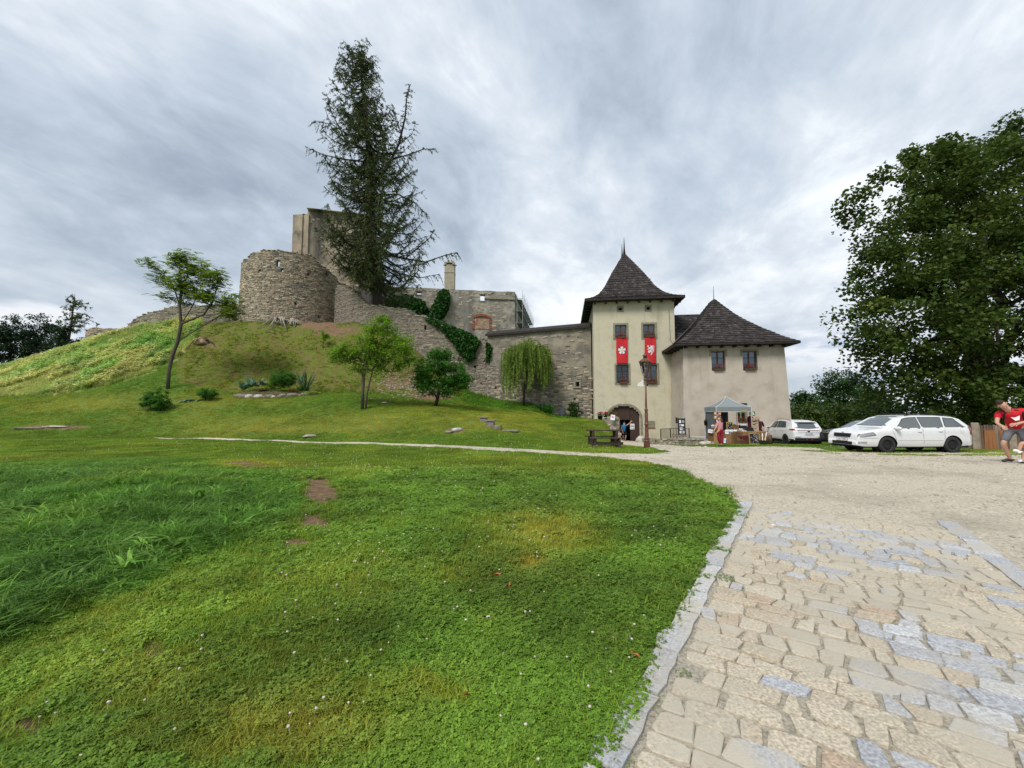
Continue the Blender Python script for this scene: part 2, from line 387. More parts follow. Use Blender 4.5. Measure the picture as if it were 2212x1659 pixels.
def sheet(name, poly, m, off, cell, **k):
    P_ = np.array(poly); lo = P_.min(0); hi = P_.max(0); pts = [Vector(p) for p in poly]; n = len(pts)
    ys = [lo[1]]
    while ys[-1] < hi[1]: ys.append(ys[-1]+cell(abs(ys[-1])))
    for yv in ys:
        c = cell(abs(yv)); xs = np.arange(lo[0], hi[0], c); ya = np.full(xs.shape, yv)
        ok = inpoly(xs, ya, poly) & (pdist(xs, ya, poly) > c*.4)
        pts += [Vector((a, yv)) for a in xs[ok]]
    v, e, f, *_ = delaunay_2d_cdt(pts, [(i, (i+1) % n) for i in range(n)], [], 1, 1e-5)
    V = np.array([(p.x, p.y) for p in v]); z = H(V[:, 0], V[:, 1])+off
    me = np_mesh(name, np.c_[V, z], [tuple(t) for t in f if len(t) == 3], True)
    if me.polygons and me.polygons[0].normal.z < 0: me.flip_normals()
    return mk(name, me, m, **k)
# ---- painted ground types (where soil shows, where grass is dry)
SOIL = [(690, 1065, 48, 30, 1.), (690, 1040, 40, 12, .8), (680, 1128, 42, 24, .9), (640, 1172, 42, 13, .9), (540, 1008, 60, 7, .8), (520, 1000, 55, 5, .8), (330, 1405, 45, 26, .7), (50, 1575, 90, 40, .8), (300, 1300, 40, 14, .6),
        (820, 1570, 30, 15, .5), (1068, 1262, 24, 22, .6), (1325, 1280, 20, 8, .5), (120, 923, 95, 5, .9), (690, 698, 66, 14, 1.1), (735, 715, 70, 18, .9), (700, 745, 60, 25, .55), (800, 760, 60, 30, .6),
        (862, 815, 66, 34, 1.1), (935, 852, 60, 16, 1.1), (790, 800, 60, 22, .5), (985, 930, 26, 6, .9), (670, 940, 30, 4, .6), (560, 745, 90, 30, .22), (455, 745, 30, 12, .6), (1190, 890, 30, 5, .4)]
DRY = [(1200, 1160, 110, 60, .9), (1150, 1215, 50, 25, 1), (600, 1560, 260, 70, .8), (330, 1480, 160, 60, .5), (900, 1500, 120, 50, .5), (640, 925, 260, 14, .9), (1050, 925, 200, 14, .6), (560, 905, 380, 18, .6), (300, 870, 330, 22, .7), (850, 905, 260, 30, .6),
       (1040, 900, 160, 18, .6), (540, 1005, 80, 12, .8), (560, 1620, 200, 40, .8), (1380, 960, 50, 8, .3), (1230, 930, 80, 20, .35), (620, 760, 160, 60, .35)]
TALLBANK = [(-500, 845), (-300, 828), (0, 793), (87, 769), (147, 751), (187, 737), (275, 708), (350, 693), (440, 685), (425, 735), (380, 775), (353, 788), (315, 806), (227, 834), (122, 851), (0, 857), (-500, 872)]
LONG = [(-400, 1010), (0, 1000), (150, 990), (300, 985), (430, 990), (500, 1012), (560, 1022), (640, 1045), (665, 1075), (640, 1120), (590, 1150), (540, 1170), (480, 1200), (400, 1225), (320, 1275), (250, 1300), (160, 1340), (90, 1380), (0, 1420), (-400, 1560)]
def splat(px, py, L_):
    s = np.zeros(px.shape)
    for cx, cy, rx, ry, k in L_: s = np.maximum(s, k*np.exp(-(((px-cx)/rx)**2+((py-cy)/ry)**2)*1.1))
    return s
def ground_types(x, y, z):
    px, py = proj(x, y, z); front = (y > .8)
    soil = np.where(front, splat(px, py, SOIL), 0); soil = soil*np.where((py < 870), np.clip(1.4*fbm(x, y, .9, 21), .4, 1.2), 1)
    dry = np.where(front, splat(px, py, DRY), .2); dry = np.clip(dry+(fbm(x, y, .5, 50)-.5)*.9+(fbm(x, y, 2., 51)-.5)*.4, 0, 1)
    bank = inpoly(px, py, TALLBANK) & front & (y > 30) & (y < 60)
    lng = inpoly(px, py, LONG) & front & (y < 20)
    steep = front & (y > 33.5) & (py < 850) & (px > 380) & (px < 1000) & (py > 680)
    return soil, dry, bank, lng, steep, px, py
def make_ground():
    th = np.r_[np.linspace(-R(64), R(64), 620), np.linspace(R(66), 2*PI-R(66), 90)]   # angle from +y
    rr = [.25]
    while rr[-1] < 3500: rr.append(rr[-1]*(1.016 if rr[-1] < 140 else 1.07))
    rr = np.array(rr); A, B = np.meshgrid(th, rr); x = B*np.sin(A); y = B*np.cos(A); z = H(x, y)
    n, m = A.shape
    ins = inpoly(x, y, YARD); d = pdist(x.ravel(), y.ravel(), YARD[::3]).reshape(x.shape); z0 = z.copy()
    z = z-np.where(ins, np.clip(d*.8, 0, .12), 0)
    V = np.stack([x, y, z], -1).reshape(-1, 3); V = np.r_[V, [[0, 0, -.12]]]
    idx = np.arange(n*m).reshape(n, m); nx = np.roll(idx, -1, 1)
    F = np.stack([idx[:-1], nx[:-1], nx[1:], idx[1:]], -1).reshape(-1, 4)
    c = np.stack([np.full(m, n*m), idx[0], nx[0], np.full(m, n*m)], -1)[:, :3]
    me = bpy.data.meshes.new('ground')
    me = np_mesh('ground', V, F[:, ::-1], True)
    soil, dry, bank, lng, steep, px, py = ground_types(V[:, 0], V[:, 1], np.r_[z0.ravel(), 0])
    for nm, a in (('soil', soil), ('dry', dry), ('bank', bank.astype(float)), ('steep', steep.astype(float))):
        at = me.attributes.new(nm, 'FLOAT', 'POINT'); at.data.foreach_set('value', a.astype(np.float32))
    m_ = bpy.data.materials.new('ground_turf'); m_.use_nodes = True; nt = m_.node_tree; N = nt.nodes; L = nt.links; b = N['Principled BSDF']
    b.inputs['Roughness'].default_value = .95; b.inputs['Specular IOR Level'].default_value = .1
    g = N.new('ShaderNodeNewGeometry')
    def noise(s, d=6, r=.6):
        t = N.new('ShaderNodeTexNoise'); t.inputs['Scale'].default_value = s; t.inputs['Detail'].default_value = d; t.inputs['Roughness'].default_value = r
        L.new(g.outputs['Position'], t.inputs['Vector']); return t.outputs['Fac']
    def ramp(f, st):
        r = N.new('ShaderNodeValToRGB'); e = r.color_ramp.elements
        while len(e) < len(st): e.new(.5)
        for q, (p, c) in zip(e, st): q.position = p; q.color = (*c, 1)
        L.new(f, r.inputs[0]); return r.outputs[0]
    def mix(f, a, b_):
        q = N.new('ShaderNodeMix'); q.data_type = 'RGBA'; L.new(f, q.inputs[0]); L.new(a, q.inputs[6]); L.new(b_, q.inputs[7]); return q.outputs[2]
    def att(nm):
        q = N.new('ShaderNodeAttribute'); q.attribute_name = nm; return q.outputs['Fac']
    def mth(op, a, b_=None, clamp=False):
        q = N.new('ShaderNodeMath'); q.operation = op; q.use_clamp = clamp
        for i, v in enumerate((a, b_)):
            if v is None: continue
            if isinstance(v, (int, float)): q.inputs[i].default_value = v
            else: L.new(v, q.inputs[i])
        return q.outputs[0]
    gr = ramp(noise(3.5, 8, .7), [(.3, (.035, .075, .010)), (.52, (.075, .145, .018)), (.7, (.13, .21, .03))])
    dr = ramp(noise(5, 8, .7), [(.3, (.13, .15, .028)), (.6, (.20, .235, .05)), (.75, (.26, .265, .09))])
    c = mix(mth('MULTIPLY', att('dry'), .75), gr, dr)
    st = ramp(noise(1.8, 9, .72), [(.40, (.17, .12, .065)), (.47, (.15, .13, .04)), (.54, (.10, .14, .022)), (.68, (.17, .20, .04))])
    c = mix(mth('MULTIPLY', att('steep'), .85), c, st)
    bk = ramp(noise(1.1, 8, .7), [(.36, (.14, .18, .04)), (.5, (.30, .33, .10)), (.66, (.48, .47, .24))])
    c = mix(att('bank'), c, bk)
    so = ramp(noise(7, 9, .75), [(.32, (.09, .055, .032)), (.55, (.21, .14, .082)), (.72, (.33, .24, .155))])
    sm = mth('MULTIPLY', mth('SUBTRACT', mth('ADD', att('soil'), mth('MULTIPLY', noise(2.6, 8, .75), .9)), .78), 5., True)
    c = mix(sm, c, so); L.new(c, b.inputs['Base Color'])
    bp = N.new('ShaderNodeBump'); bp.inputs['Strength'].default_value = .9; bp.inputs['Distance'].default_value = .08; L.new(noise(9, 10, .75), bp.inputs['Height']); L.new(bp.outputs[0], b.inputs['Normal'])
    mk('ground', me, m_, kind='structure', label='rolling grassy ground with the castle hill')
make_ground()
M = {}
M['gravel'] = mat('gravel_fine', (.40, .35, .27), .95, scale=26, stops=[(.28, (.25, .22, .165)), (.47, (.50, .445, .35)), (.62, (.61, .555, .45)), (.74, (.71, .66, .57))], bump=.9, bscale=55, coord='World', det=9, dirt=((.30, .265, .205), .55, .49, .76))
gy = sheet('gravel_yard', YARD, M['gravel'], .012, lambda y: .12+.03*max(0, y-2), kind='structure', label='pale gravel yard and footpath')
# loose pebbles on the yard
def scatter(name, variants, pts, rot, scl, idx, tint, mats=None, **k):
    "one object that carries instances of the variant meshes at the points (geometry nodes)"
    me = bpy.data.meshes.new(name); me.vertices.add(len(pts)); me.vertices.foreach_set('co', np.asarray(pts, np.float32).ravel())
    for nm, ty, a, key in (('rot', 'FLOAT_VECTOR', rot, 'vector'), ('scl', 'FLOAT', scl, 'value'), ('idx', 'INT', idx, 'value'), ('tint', 'FLOAT_VECTOR', tint, 'vector')):
        at = me.attributes.new(nm, ty, 'POINT'); at.data.foreach_set(key, np.asarray(a, np.int32 if ty == 'INT' else np.float32).ravel())
    c = bpy.data.collections.new(name+'_variants')
    for i, v in enumerate(variants):
        o = bpy.data.objects.new('%s_%02d' % (name, i), v); c.objects.link(o)
    ng = bpy.data.node_groups.new(name, 'GeometryNodeTree'); ng.interface.new_socket('Geometry', in_out='INPUT', socket_type='NodeSocketGeometry')
    ng.interface.new_socket('Geometry', in_out='OUTPUT', socket_type='NodeSocketGeometry'); N = ng.nodes; L = ng.links
    gi = N.new('NodeGroupInput'); go = N.new('NodeGroupOutput'); ci = N.new('GeometryNodeCollectionInfo'); ci.inputs[0].default_value = c
    ci.inputs['Separate Children'].default_value = True; ci.inputs['Reset Children'].default_value = True
    ip = N.new('GeometryNodeInstanceOnPoints'); ip.inputs['Pick Instance'].default_value = True
    def na(nm, ty):
        q = N.new('GeometryNodeInputNamedAttribute'); q.data_type = ty; q.inputs[0].default_value = nm; return q.outputs[0]
    L.new(gi.outputs[0], ip.inputs['Points']); L.new(ci.outputs[0], ip.inputs['Instance']); L.new(na('idx', 'INT'), ip.inputs['Instance Index'])
    e2r = N.new('FunctionNodeEulerToRotation'); L.new(na('rot', 'FLOAT_VECTOR'), e2r.inputs[0]); L.new(e2r.outputs[0], ip.inputs['Rotation'])
    L.new(na('scl', 'FLOAT'), ip.inputs['Scale']); L.new(ip.outputs[0], go.inputs[0])
    o = mk(name, me, None, **k); md = o.modifiers.new('scatter', 'NODES'); md.node_group = ng
    return o
def leaves_mesh(name, V, F, m, rnd=None):
    me = np_mesh(name, V, F); me.materials.append(m)
    if rnd is None: rnd = np.random.RandomState(len(F)).rand(len(F))
    at = me.attributes.new('rnd', 'FLOAT', 'FACE'); at.data.foreach_set('value', np.asarray(rnd, np.float32)); return me
# -- grass variants
M['clover'] = leafmat('clover_leaf', (.06, .14, .012), (.14, .29, .028), (.25, .42, .06), 'tint', .3)
M['blade'] = leafmat('grass_blade', (.08, .155, .012), (.20, .34, .03), (.37, .46, .08), 'tint', .35)
M['tallblade'] = leafmat('long_grass_blade', (.055, .14, .014), (.14, .30, .035), (.32, .46, .11), 'tint', .35)
M['umbel'] = leafmat('meadow_stalk', (.24, .30, .07), (.46, .50, .17), (.80, .78, .50), 'tint', .3)
def blades(rs, n, rad, h, w, bend, seg, m, name, hv=.5):
    V = []; F = []; rd = []
    for i in range(n):
        a = rs.rand()*2*PI; r = rad*math.sqrt(rs.rand()); x0, y0 = r*math.cos(a), r*math.sin(a); b = rs.rand()*2*PI; hh = h*(1-hv*rs.rand()); bd = bend*(.3+rs.rand())*hh
        px_, py_ = math.cos(b+PI/2)*w/2, math.sin(b+PI/2)*w/2; k0 = len(V); rr = rs.rand()
        for s in range(seg+1):
            t = s/seg; ww = 1-.9*t**1.5; cx = x0+math.cos(b)*bd*t*t; cy = y0+math.sin(b)*bd*t*t; cz = hh*(t-.35*bend*t*t*t)
            V += [(cx-px_*ww, cy-py_*ww, cz), (cx+px_*ww, cy+py_*ww, cz)]
            if s: F.append((k0+2*s-2, k0+2*s-1, k0+2*s+1, k0+2*s)); rd.append(rr)
    return leaves_mesh(name, V, F, m, rd)
def clover_patch(rs, n, rad, m, name, size=.011):
    V = []; F = []; rd = []
    for i in range(n):
        a = rs.rand()*2*PI; r = rad*math.sqrt(rs.rand()); c = np.array((r*math.cos(a), r*math.sin(a), .018+.04*rs.rand())); b = rs.rand()*2*PI; rr = rs.rand(); s = size*(.6+.8*rs.rand())
        tx, ty = (rs.rand(2)-.5)*.9
        for k in range(3):
            q = b+k*2*PI/3; d = np.array((math.cos(q), math.sin(q), 0)); e = np.array((-d[1], d[0], 0)); k0 = len(V)
            for (p, o) in ((0, 0), (.9, .62), (1.7, 0), (.9, -.62)):
                v = c+d*p*s+e*o*s*1.15; v[2] += (v[0]-c[0])*tx+(v[1]-c[1])*ty+(.25*s if p in (0, 1.7) else 0); V.append(v)
            F.append((k0, k0+1, k0+2, k0+3)); rd.append(rr)
    return leaves_mesh(name, V, F, m, rd)
def make_grass():
    rs = np.random.RandomState(5)
    va = [clover_patch(rs, 50, .075, M['clover'], 'clover%d' % i, [.007, .009, .0115][i]) for i in range(3)]
    va += [blades(rs, 34, .06, .065, .0045, .7, 2, M['blade'], 'turf%d' % i) for i in range(3)]
    va += [blades(rs, 26, .09, .11, .007, 1.0, 3, M['blade'], 'rough%d' % i) for i in range(2)]
    # coarse clumps for the distance
    va += [blades(rs, 30, .16, .08, .016, .7, 2, M['blade'], 'far_turf%d' % i) for i in range(2)]
    N = 105000; p0, p1 = .8**.5, 17**.5
    u = rs.uniform(-1.5, 1.5, N); y = (p0+(p1-p0)*rs.rand(N))**2; x = u*y
    N2 = 52000; u2 = rs.uniform(-1.42, .35, N2); y2 = 15+rs.rand(N2)**.8*29; x = np.r_[x, u2*y2]; y = np.r_[y, y2]
    d = pdist(x, y, YARD[::2]); ins = inpoly(x, y, YARD)
    keep = ~ins | ((d < .10) & (rs.rand(len(x)) < .5) & (y < 12)) | ((d < .4) & (rs.rand(len(x)) < .012) & (x > 0)) | ((d < 1.6) & (rs.rand(len(x)) < .5) & (fbm(x, y, 1.2, 15) > .56) & (y > 12) & (x > 12)); keep &= ~((y > 26) & (np.abs(u_ := x/y) < 9) & (x > 7.0))
    x, y = x[keep], y[keep]; d = d[keep]; z = H(x, y); soil, dry, bank, lng, steep, px, py = ground_types(x, y, z)
    k = (rs.rand(len(x)) > soil*1.7-.15) & ~bank & ~((steep) & (rs.rand(len(x)) < .45)); k &= ~((y > 40) & (px > 500))
    x, y, z, d, soil, dry, lng, px, py, steep = [a[k] for a in (x, y, z, d, soil, dry, lng, px, py, steep)]; n = len(x)
    cl = fbm(x, y, .55, 71)+(fbm(x, y, 2.5, 73)-.5)*.35-dry*.28+.12*(px > 850)*(py > 1000)+.10*(py > 1300)*(px > 700)
    r = rs.rand(n); isc = (cl > .50)*(r < .62)+(cl <= .50)*(r < .12)
    idx = np.where(isc, rs.randint(0, 3, n), np.where(rs.rand(n) < .78, rs.randint(3, 6, n), rs.randint(6, 8, n)))
    idx = np.where(y > 11, rs.randint(8, 10, n), idx)
    scl = (.62+.085*y)*rs.uniform(.75, 1.3, n); scl = np.where(y > 11, .75+.018*y, scl)*np.where(y > 20, .85, 1); scl *= np.where((d < .3) & (y < 12) & ~isc.astype(bool), 1.25, 1)
    scl *= np.where(dry > .5, .8, 1)*np.where(isc.astype(bool), 1., .95)
    rot = np.c_[(rs.rand(n)-.5)*.3, (rs.rand(n)-.5)*.3, rs.rand(n)*6.28]
    v = .30+.95*fbm(x, y, 1.3, 81)+.55*fbm(x, y, .45, 83); mow = (y > 15)
    tint = np.stack([v*(1.12+1.5*dry*(1+.3*mow)), v*(.98+.42*dry), v*(1+.9*dry)], -1); tint[lng] *= (.8, .95, .8); tint[mow] *= (.98, 1.02, 1.0); tint[steep] *= (1.25, .95, 1.)
    scatter('lawn_grass', va, np.c_[x, y, z-.004], rot, scl, idx, tint, kind='stuff', label='short mown grass and clover covering the lawn')
    # long grass in the hollow to the left
    vt = [blades(rs, 26, .12, .32, .010, 1.2, 4, M['tallblade'], 'long%d' % i) for i in range(3)]
    vt += [blades(rs, 18, .12, .22, .04, 1.3, 3, M['tallblade'], 'dock%d' % i, .3) for i in range(2)]
    N = 26000; u = rs.uniform(-1.6, -.4, N); y = (1.8**.5+(14**.5-1.8**.5)*rs.rand(N))**2; x = u*y; z = H(x, y)
    px, py = proj(x, y, z); L2 = [(a, b) for a, b in LONG]; dd = pdist(px, py, L2); soil = splat(px, py, SOIL)
    k = inpoly(px, py, L2) & (rs.rand(N) > soil*1.4) & (rs.rand(N) < .35+dd/25); x, y, z, dd, px = [a[k] for a in (x, y, z, dd, px)]; n = len(x)
    v = .50+1.1*fbm(x, y, 1.9, 91)+.8*(rs.rand(n)-.5); yl = np.clip((fbm(x, y, 1.1, 95)-.55)*3, 0, .8)
    tint = np.stack([v*(1+.9*yl), v*(1+.2*yl), v], -1)
    scatter('long_grass', vt, np.c_[x, y, z], np.c_[(rs.rand(n)-.5)*.5, (rs.rand(n)-.5)*.5, rs.rand(n)*6.28], (.35+.55*np.clip(dd/45, 0, 1))*rs.uniform(.35, 1.0, n)*(1+.6*(rs.rand(n) < .06)), np.where(rs.rand(n) < .55, rs.randint(0, 3, n), rs.randint(3, 5, n)), tint,
            kind='stuff', label='long unmown grass and weeds in the hollow')
    # bank meadow: tall stalks with pale flower heads
    vb = [blades(rs, 30, .25, .62, .02, .8, 3, M['umbel'], 'meadow%d' % i) for i in range(3)]
    for i in range(3):
        mb = blades(rs, 8, .2, .6, .012, .3, 2, M['umbel'], 'tmp'); Vn = []; Fn = []; rd = []
        for j in range(26):
            a = rs.rand()*6.28; r = .26*math.sqrt(rs.rand()); c = np.array((r*math.cos(a), r*math.sin(a), .35+.4*rs.rand()))
            s = .045+.05*rs.rand(); b = rs.rand()*6.28; k0 = len(Vn)
            for q in range(4): Vn.append(c+np.array((math.cos(b+q*PI/2)*s, math.sin(b+q*PI/2)*s, (rs.rand()-.5)*.07)))
            Fn.append((k0, k0+1, k0+2, k0+3)); rd.append(.75+.3*rs.rand())
        vb.append(leaves_mesh('umbel%d' % i, Vn, Fn, M['umbel'], rd))
    N = 30000; u = rs.uniform(-1.6, -.7, N); y = rs.uniform(31, 50, N); x = u*y; z = H(x, y); px, py = proj(x, y, z)
    k = inpoly(px, py, TALLBANK); x, y, z, px, py = [a[k] for a in (x, y, z, px, py)]; n = len(x)
    fl = (fbm(x, y, .35, 61) > .49) & (rs.rand(n) < .6); idx = np.where(fl, rs.randint(3, 6, n), rs.randint(0, 3, n))
    v = .85+.75*fbm(x, y, .8, 97); gn = np.clip((fbm(x, y, .5, 99)-.45)*3.5, 0, 1); tint = np.stack([v*(1.05-.45*gn), v*(1-.1*gn), v*(1-.35*gn)], -1)
    scatter('meadow_bank_plants', vb, np.c_[x, y, z-.03], np.c_[(rs.rand(n)-.5)*.3, (rs.rand(n)-.5)*.3, rs.rand(n)*6.28], rs.uniform(.55, 1.05, n), idx, tint, kind='stuff', label='tall pale flowering meadow plants on the bank')
    # tussocks on the steep slope and along the wall foot
    N = 16000; u = rs.uniform(-.85, .25, N); y = rs.uniform(30, 43, N); x = u*y; z = H(x, y); soil, dry, bank, lng, steep, px, py = ground_types(x, y, z)
    k = (((py < 850) & (px < 880)) | ((px > 1000) & (px < 1260) & (y > 34))) & ~bank & (rs.rand(N) > soil*1.3) & (z < 12.2) & (px > 400); k &= rs.rand(N) < np.where(px > 1000, .9, np.clip((fbm(x, y, .9, 101)-.42)*7, .06, 1))
    x, y, z, px = [a[k] for a in (x, y, z, px)]; n = len(x); v = .6+.7*fbm(x, y, 1.1, 103)
    tint = np.stack([v*np.where(px > 1000, .75, 1.35), v, v*.9], -1)
    scatter('slope_tussocks', [blades(rs, 22, .16, .16, .02, 1., 3, M['blade'], 'tussock%d' % i) for i in range(3)], np.c_[x, y, z-.01], np.c_[(rs.rand(n)-.5)*.6, (rs.rand(n)-.5)*.6, rs.rand(n)*6.28], rs.uniform(.5, 1.3, n)*np.where(px > 1000, 1.5, 1.), rs.randint(0, 3, n), tint,
            kind='stuff', label='grass tussocks on the castle slope')
    # clover flower heads
    fm = leafmat('clover_flower', (.62, .55, .48), (.80, .78, .72), (.85, .8, .82), None, .2)
    fv = []
    for i in range(2):
        b = MB(); b.tube([(0, 0, 0), (.004, 0, .035), (.002, .004, .06)], .0012, 4); b.ball((.002, .004, .068), (.010, .010, .009), 7, 5, .18)
        me = bpy.data.meshes.new('flower'); me.from_pydata([tuple(v) for v in b.v], [], b.f); me.materials.append(fm); fv.append(me)
    N = 4200; u = rs.uniform(-1.5, 1.1, N); y = (1.3**.5+(20**.5-1.3**.5)*rs.rand(N))**2; x = u*y; z = H(x, y); px, py = proj(x, y, z)
    k = ~inpoly(x, y, YARD) & ~inpoly(px, py, LONG) & (rs.rand(N) < np.clip((fbm(x, y, .8, 111)-.36)*4, .03, 1)) & (rs.rand(N) < np.where(px > 600, 1, .22)); x, y, z = [a[k] for a in (x, y, z)]; n = len(x)
    scatter('clover_flowers', fv, np.c_[x, y, z], np.c_[(rs.rand(n)-.5)*.4, (rs.rand(n)-.5)*.4, rs.rand(n)*6.28], (.55+.055*y)*rs.uniform(.6, 1.3, n), rs.randint(0, 2, n), np.ones((n, 3)), kind='stuff', label='small white clover flower heads dotted over the lawn')
make_grass()
# -- pebbles
def make_pebbles():
    rs = np.random.RandomState(9); pm = mat('pebble', (.42, .38, .31), .9, scale=3, stops=[(.3, (.22, .19, .15)), (.55, (.50, .45, .37)), (.7, (.68, .64, .57))], coord='World'); va = []
    for i in range(4):
        b = MB(); b.ball((0, 0, .2), (1, .75, .5), 6, 4, .2); me = bpy.data.meshes.new('pebble'); me.from_pydata([tuple(v) for v in b.v], [], b.f); me.materials.append(pm); va.append(me)
    N = 34000; u = rs.uniform(-.2, 1.5, N); y = (1.2**.5+(26**.5-1.2**.5)*rs.rand(N))**2; x = u*y; k = inpoly(x, y, YARD) & (rs.rand(N) < .25+.9*fbm(x, y, .7, 121)); x, y = x[k], y[k]; n = len(x)
    scatter('gravel', va, np.c_[x, y, H(x, y)+.014], np.c_[np.zeros(n), np.zeros(n), rs.rand(n)*6.28], (.0035+.0011*y)*rs.uniform(.5, 1.6, n)*np.where(rs.rand(n) < .03, 2.2, 1), rs.randint(0, 4, n), np.ones((n, 3)), kind='stuff', label='loose pebbles on the gravel yard')
make_pebbles()
# ---------------------------------------------------------------- stone paving with kerbs
def make_paving():
    A = G(1292, 1645); B = G(1601, 1096); d = (B-A); d.z = 0; L0 = d.length; d.normalize(); n = Vector((d.y, -d.x, 0))   # n points right
    C_ = G(2046, 1138); D_ = G(2200, 1290); wid = .5*((C_-A).dot(n)+(D_-A).dot(n))
    top = L0
    gran = [mat('granite_'+w, c, .85, .12, 60, .35, 90, stops=[(.3, tuple(v*.55 for v in c)), (.5, c), (.7, tuple(min(.9, v*1.45) for v in c))], coord='World', det=9, dirt=((.44, .40, .325), 1.6, .45, .64), rnd=.06)
            for w, c in (('grey', (.36, .37, .39)), ('pale', (.44, .445, .45)), ('tan', (.42, .355, .265)), ('sand', (.455, .40, .31)), ('rose', (.40, .31, .23)), ('dust', (.45, .395, .305)))]
    root = thing('pavement', 'strip of irregular stone paving between two rows of granite kerb slabs', None, (0, 0, 0)); root['kind'] = 'structure'
    base = MB(); q0 = A-d*2.2-n*.02; 
    for s0 in np.arange(-2.2, top, .4):
        s1 = min(s0+.4, top); p = [A+d*s0-n*.05, A+d*s0+n*(wid+.0), A+d*s1+n*(wid+.0), A+d*s1-n*.05]
        base.add([(v.x, v.y, H1(v.x, v.y)+.020) for v in p], [(0, 1, 2, 3)])
    base.build('bedding', mat('joint_sand', (.30, .25, .18), .98, scale=40, stops=[(.3, (.20, .175, .135)), (.5, (.42, .38, .305)), (.7, (.54, .495, .41))], bump=.8, bscale=70, coord='World', det=8), root)
    rs = random.Random(4)
    stones = []   # polygons in (s,t)
    s = -2.0; row = 0
    def wob(s_, t_, k): return (fbm(s_*1.0, t_*1.0, 3.1, 200+k)-.5)*.26
    # roughly coursed setts; every course bends, every stone has its own skew
    edges = [s]
    while edges[-1] < top-.05: edges.append(edges[-1]+rs.uniform(.12, .20))
    edges[-1] = top
    def bend(i, t_): return edges[i]+(float(fbm(t_, edges[i], 1.6, 200))-.5)*.13 if i < len(edges)-1 else top
    for i in range(len(edges)-1):
        t = .165; sk = rs.uniform(-.03, .03)
        while t < wid-.06:
            w = min(rs.choice((.11, .14, .17, .20, .24, .30))*rs.uniform(.9, 1.12), wid-.01-t); s2 = rs.uniform(-.045, .045); j = lambda: rs.uniform(-.014, .014)
            c = [(bend(i, t)+j(), t+j()), (bend(i, t+w)+j(), t+w+j()), (bend(i+1, t+w)+j(), t+w+s2+j()), (bend(i+1, t)+j(), t+sk+j())]
            if rs.random() < .10 and w > .16: m_ = t+w*rs.uniform(.4, .6); h_ = (c[0][0]+c[3][0])/2; stones.append([c[0], c[1], (h_-.004, c[1][1]), (h_-.004, c[0][1])]); c = [(h_+.004, c[0][1]), (h_+.004, c[1][1]), c[2], c[3]]
            t += w; sk = s2
            if rs.random() > .02: stones.append(c)
    objs = []
    for c in stones:
        cx = sum(p[0] for p in c)/len(c); cy = sum(p[1] for p in c)/len(c)
        pts = []
        for k in range(len(c)):      # cut corners
            p, q, r_ = c[k-1], c[k], c[(k+1) % len(c)]; e = rs.uniform(.05, .17)
            pts += [(q[0]+(p[0]-q[0])*e, q[1]+(p[1]-q[1])*e), (q[0]+(r_[0]-q[0])*e, q[1]+(r_[1]-q[1])*e)]
        g = rs.uniform(.90, .96); pts = [(cx+(a-cx)*g+rs.uniform(-.006, .006), cy+(b-cy)*g+rs.uniform(-.006, .006)) for a, b in pts]
        c0 = A+d*cx+n*cy; dist = math.hypot(c0.x, c0.y)
        dusty = fbm(cx, cy, .9, 300)+.25*min(1, max(0, (cx-3.0)/2.2))+.10*(cy > 1.7)
        hgt = max(.006, rs.uniform(.014, .026)-.024*max(0, dusty-.50)*2.2)
        ring0 = []; ring1 = []; ring2 = []; sk_ = (rs.uniform(-.03, .03), rs.uniform(-.03, .03))
        for a, b in pts:
            p = A+d*a+n*b; z = H1(p.x, p.y)+.02; ring0.append((p.x, p.y, z-.004)); m_ = c0.lerp(p, .97); ring1.append((m_.x, m_.y, z+hgt*.8)); m_ = c0.lerp(p, .90); ring2.append((m_.x, m_.y, z+hgt+rs.uniform(-.002, .002)+sk_[0]*(m_-c0).x+sk_[1]*(m_-c0).y))
        z = H1(c0.x, c0.y)+.02; k = len(pts); vs = ring0+ring1+ring2+[(c0.x, c0.y, z+hgt+rs.uniform(-.001, .003))]
        fs = [(i, (i+1) % k, k+(i+1) % k, k+i) for i in range(k)]+[(k+i, k+(i+1) % k, 2*k+(i+1) % k, 2*k+i) for i in range(k)]+[(2*k+i, 2*k+(i+1) % k, 3*k) for i in range(k)]
        gz = fbm(cx, cy, 1.4, 330); r_ = rs.random()
        mi = (0 if r_ < .5 else 1) if (gz > .53 and r_ < .75) or r_ < .10 else (4 if r_ > .95 else (2 if r_ > .55 else 3))
        if dusty > .58 and mi not in (0, 1): mi = 5
        objs.append((dist, vs, fs, mi, c0))
    objs.sort(key=lambda o: o[0] if proj(o[4].x, o[4].y, 0.)[1] < 1720 and proj(o[4].x, o[4].y, 0.)[0] < 2260 else 1e3+o[0])
    rest = [MB() for _ in gran]
    for i, (dist, vs, fs, mi, c0) in enumerate(objs):
        if i < 300:
            me = bpy.data.meshes.new('cobble'); me.from_pydata([tuple(Vector(v)-c0) for v in vs], [], fs); o = mk('cobble', me, gran[mi], root); o.location = c0
        else: rest[mi].add(vs, fs)
    for r_, g in zip(rest, gran):
        if r_.v: r_.build('far_cobbles', g, root, kind='stuff')
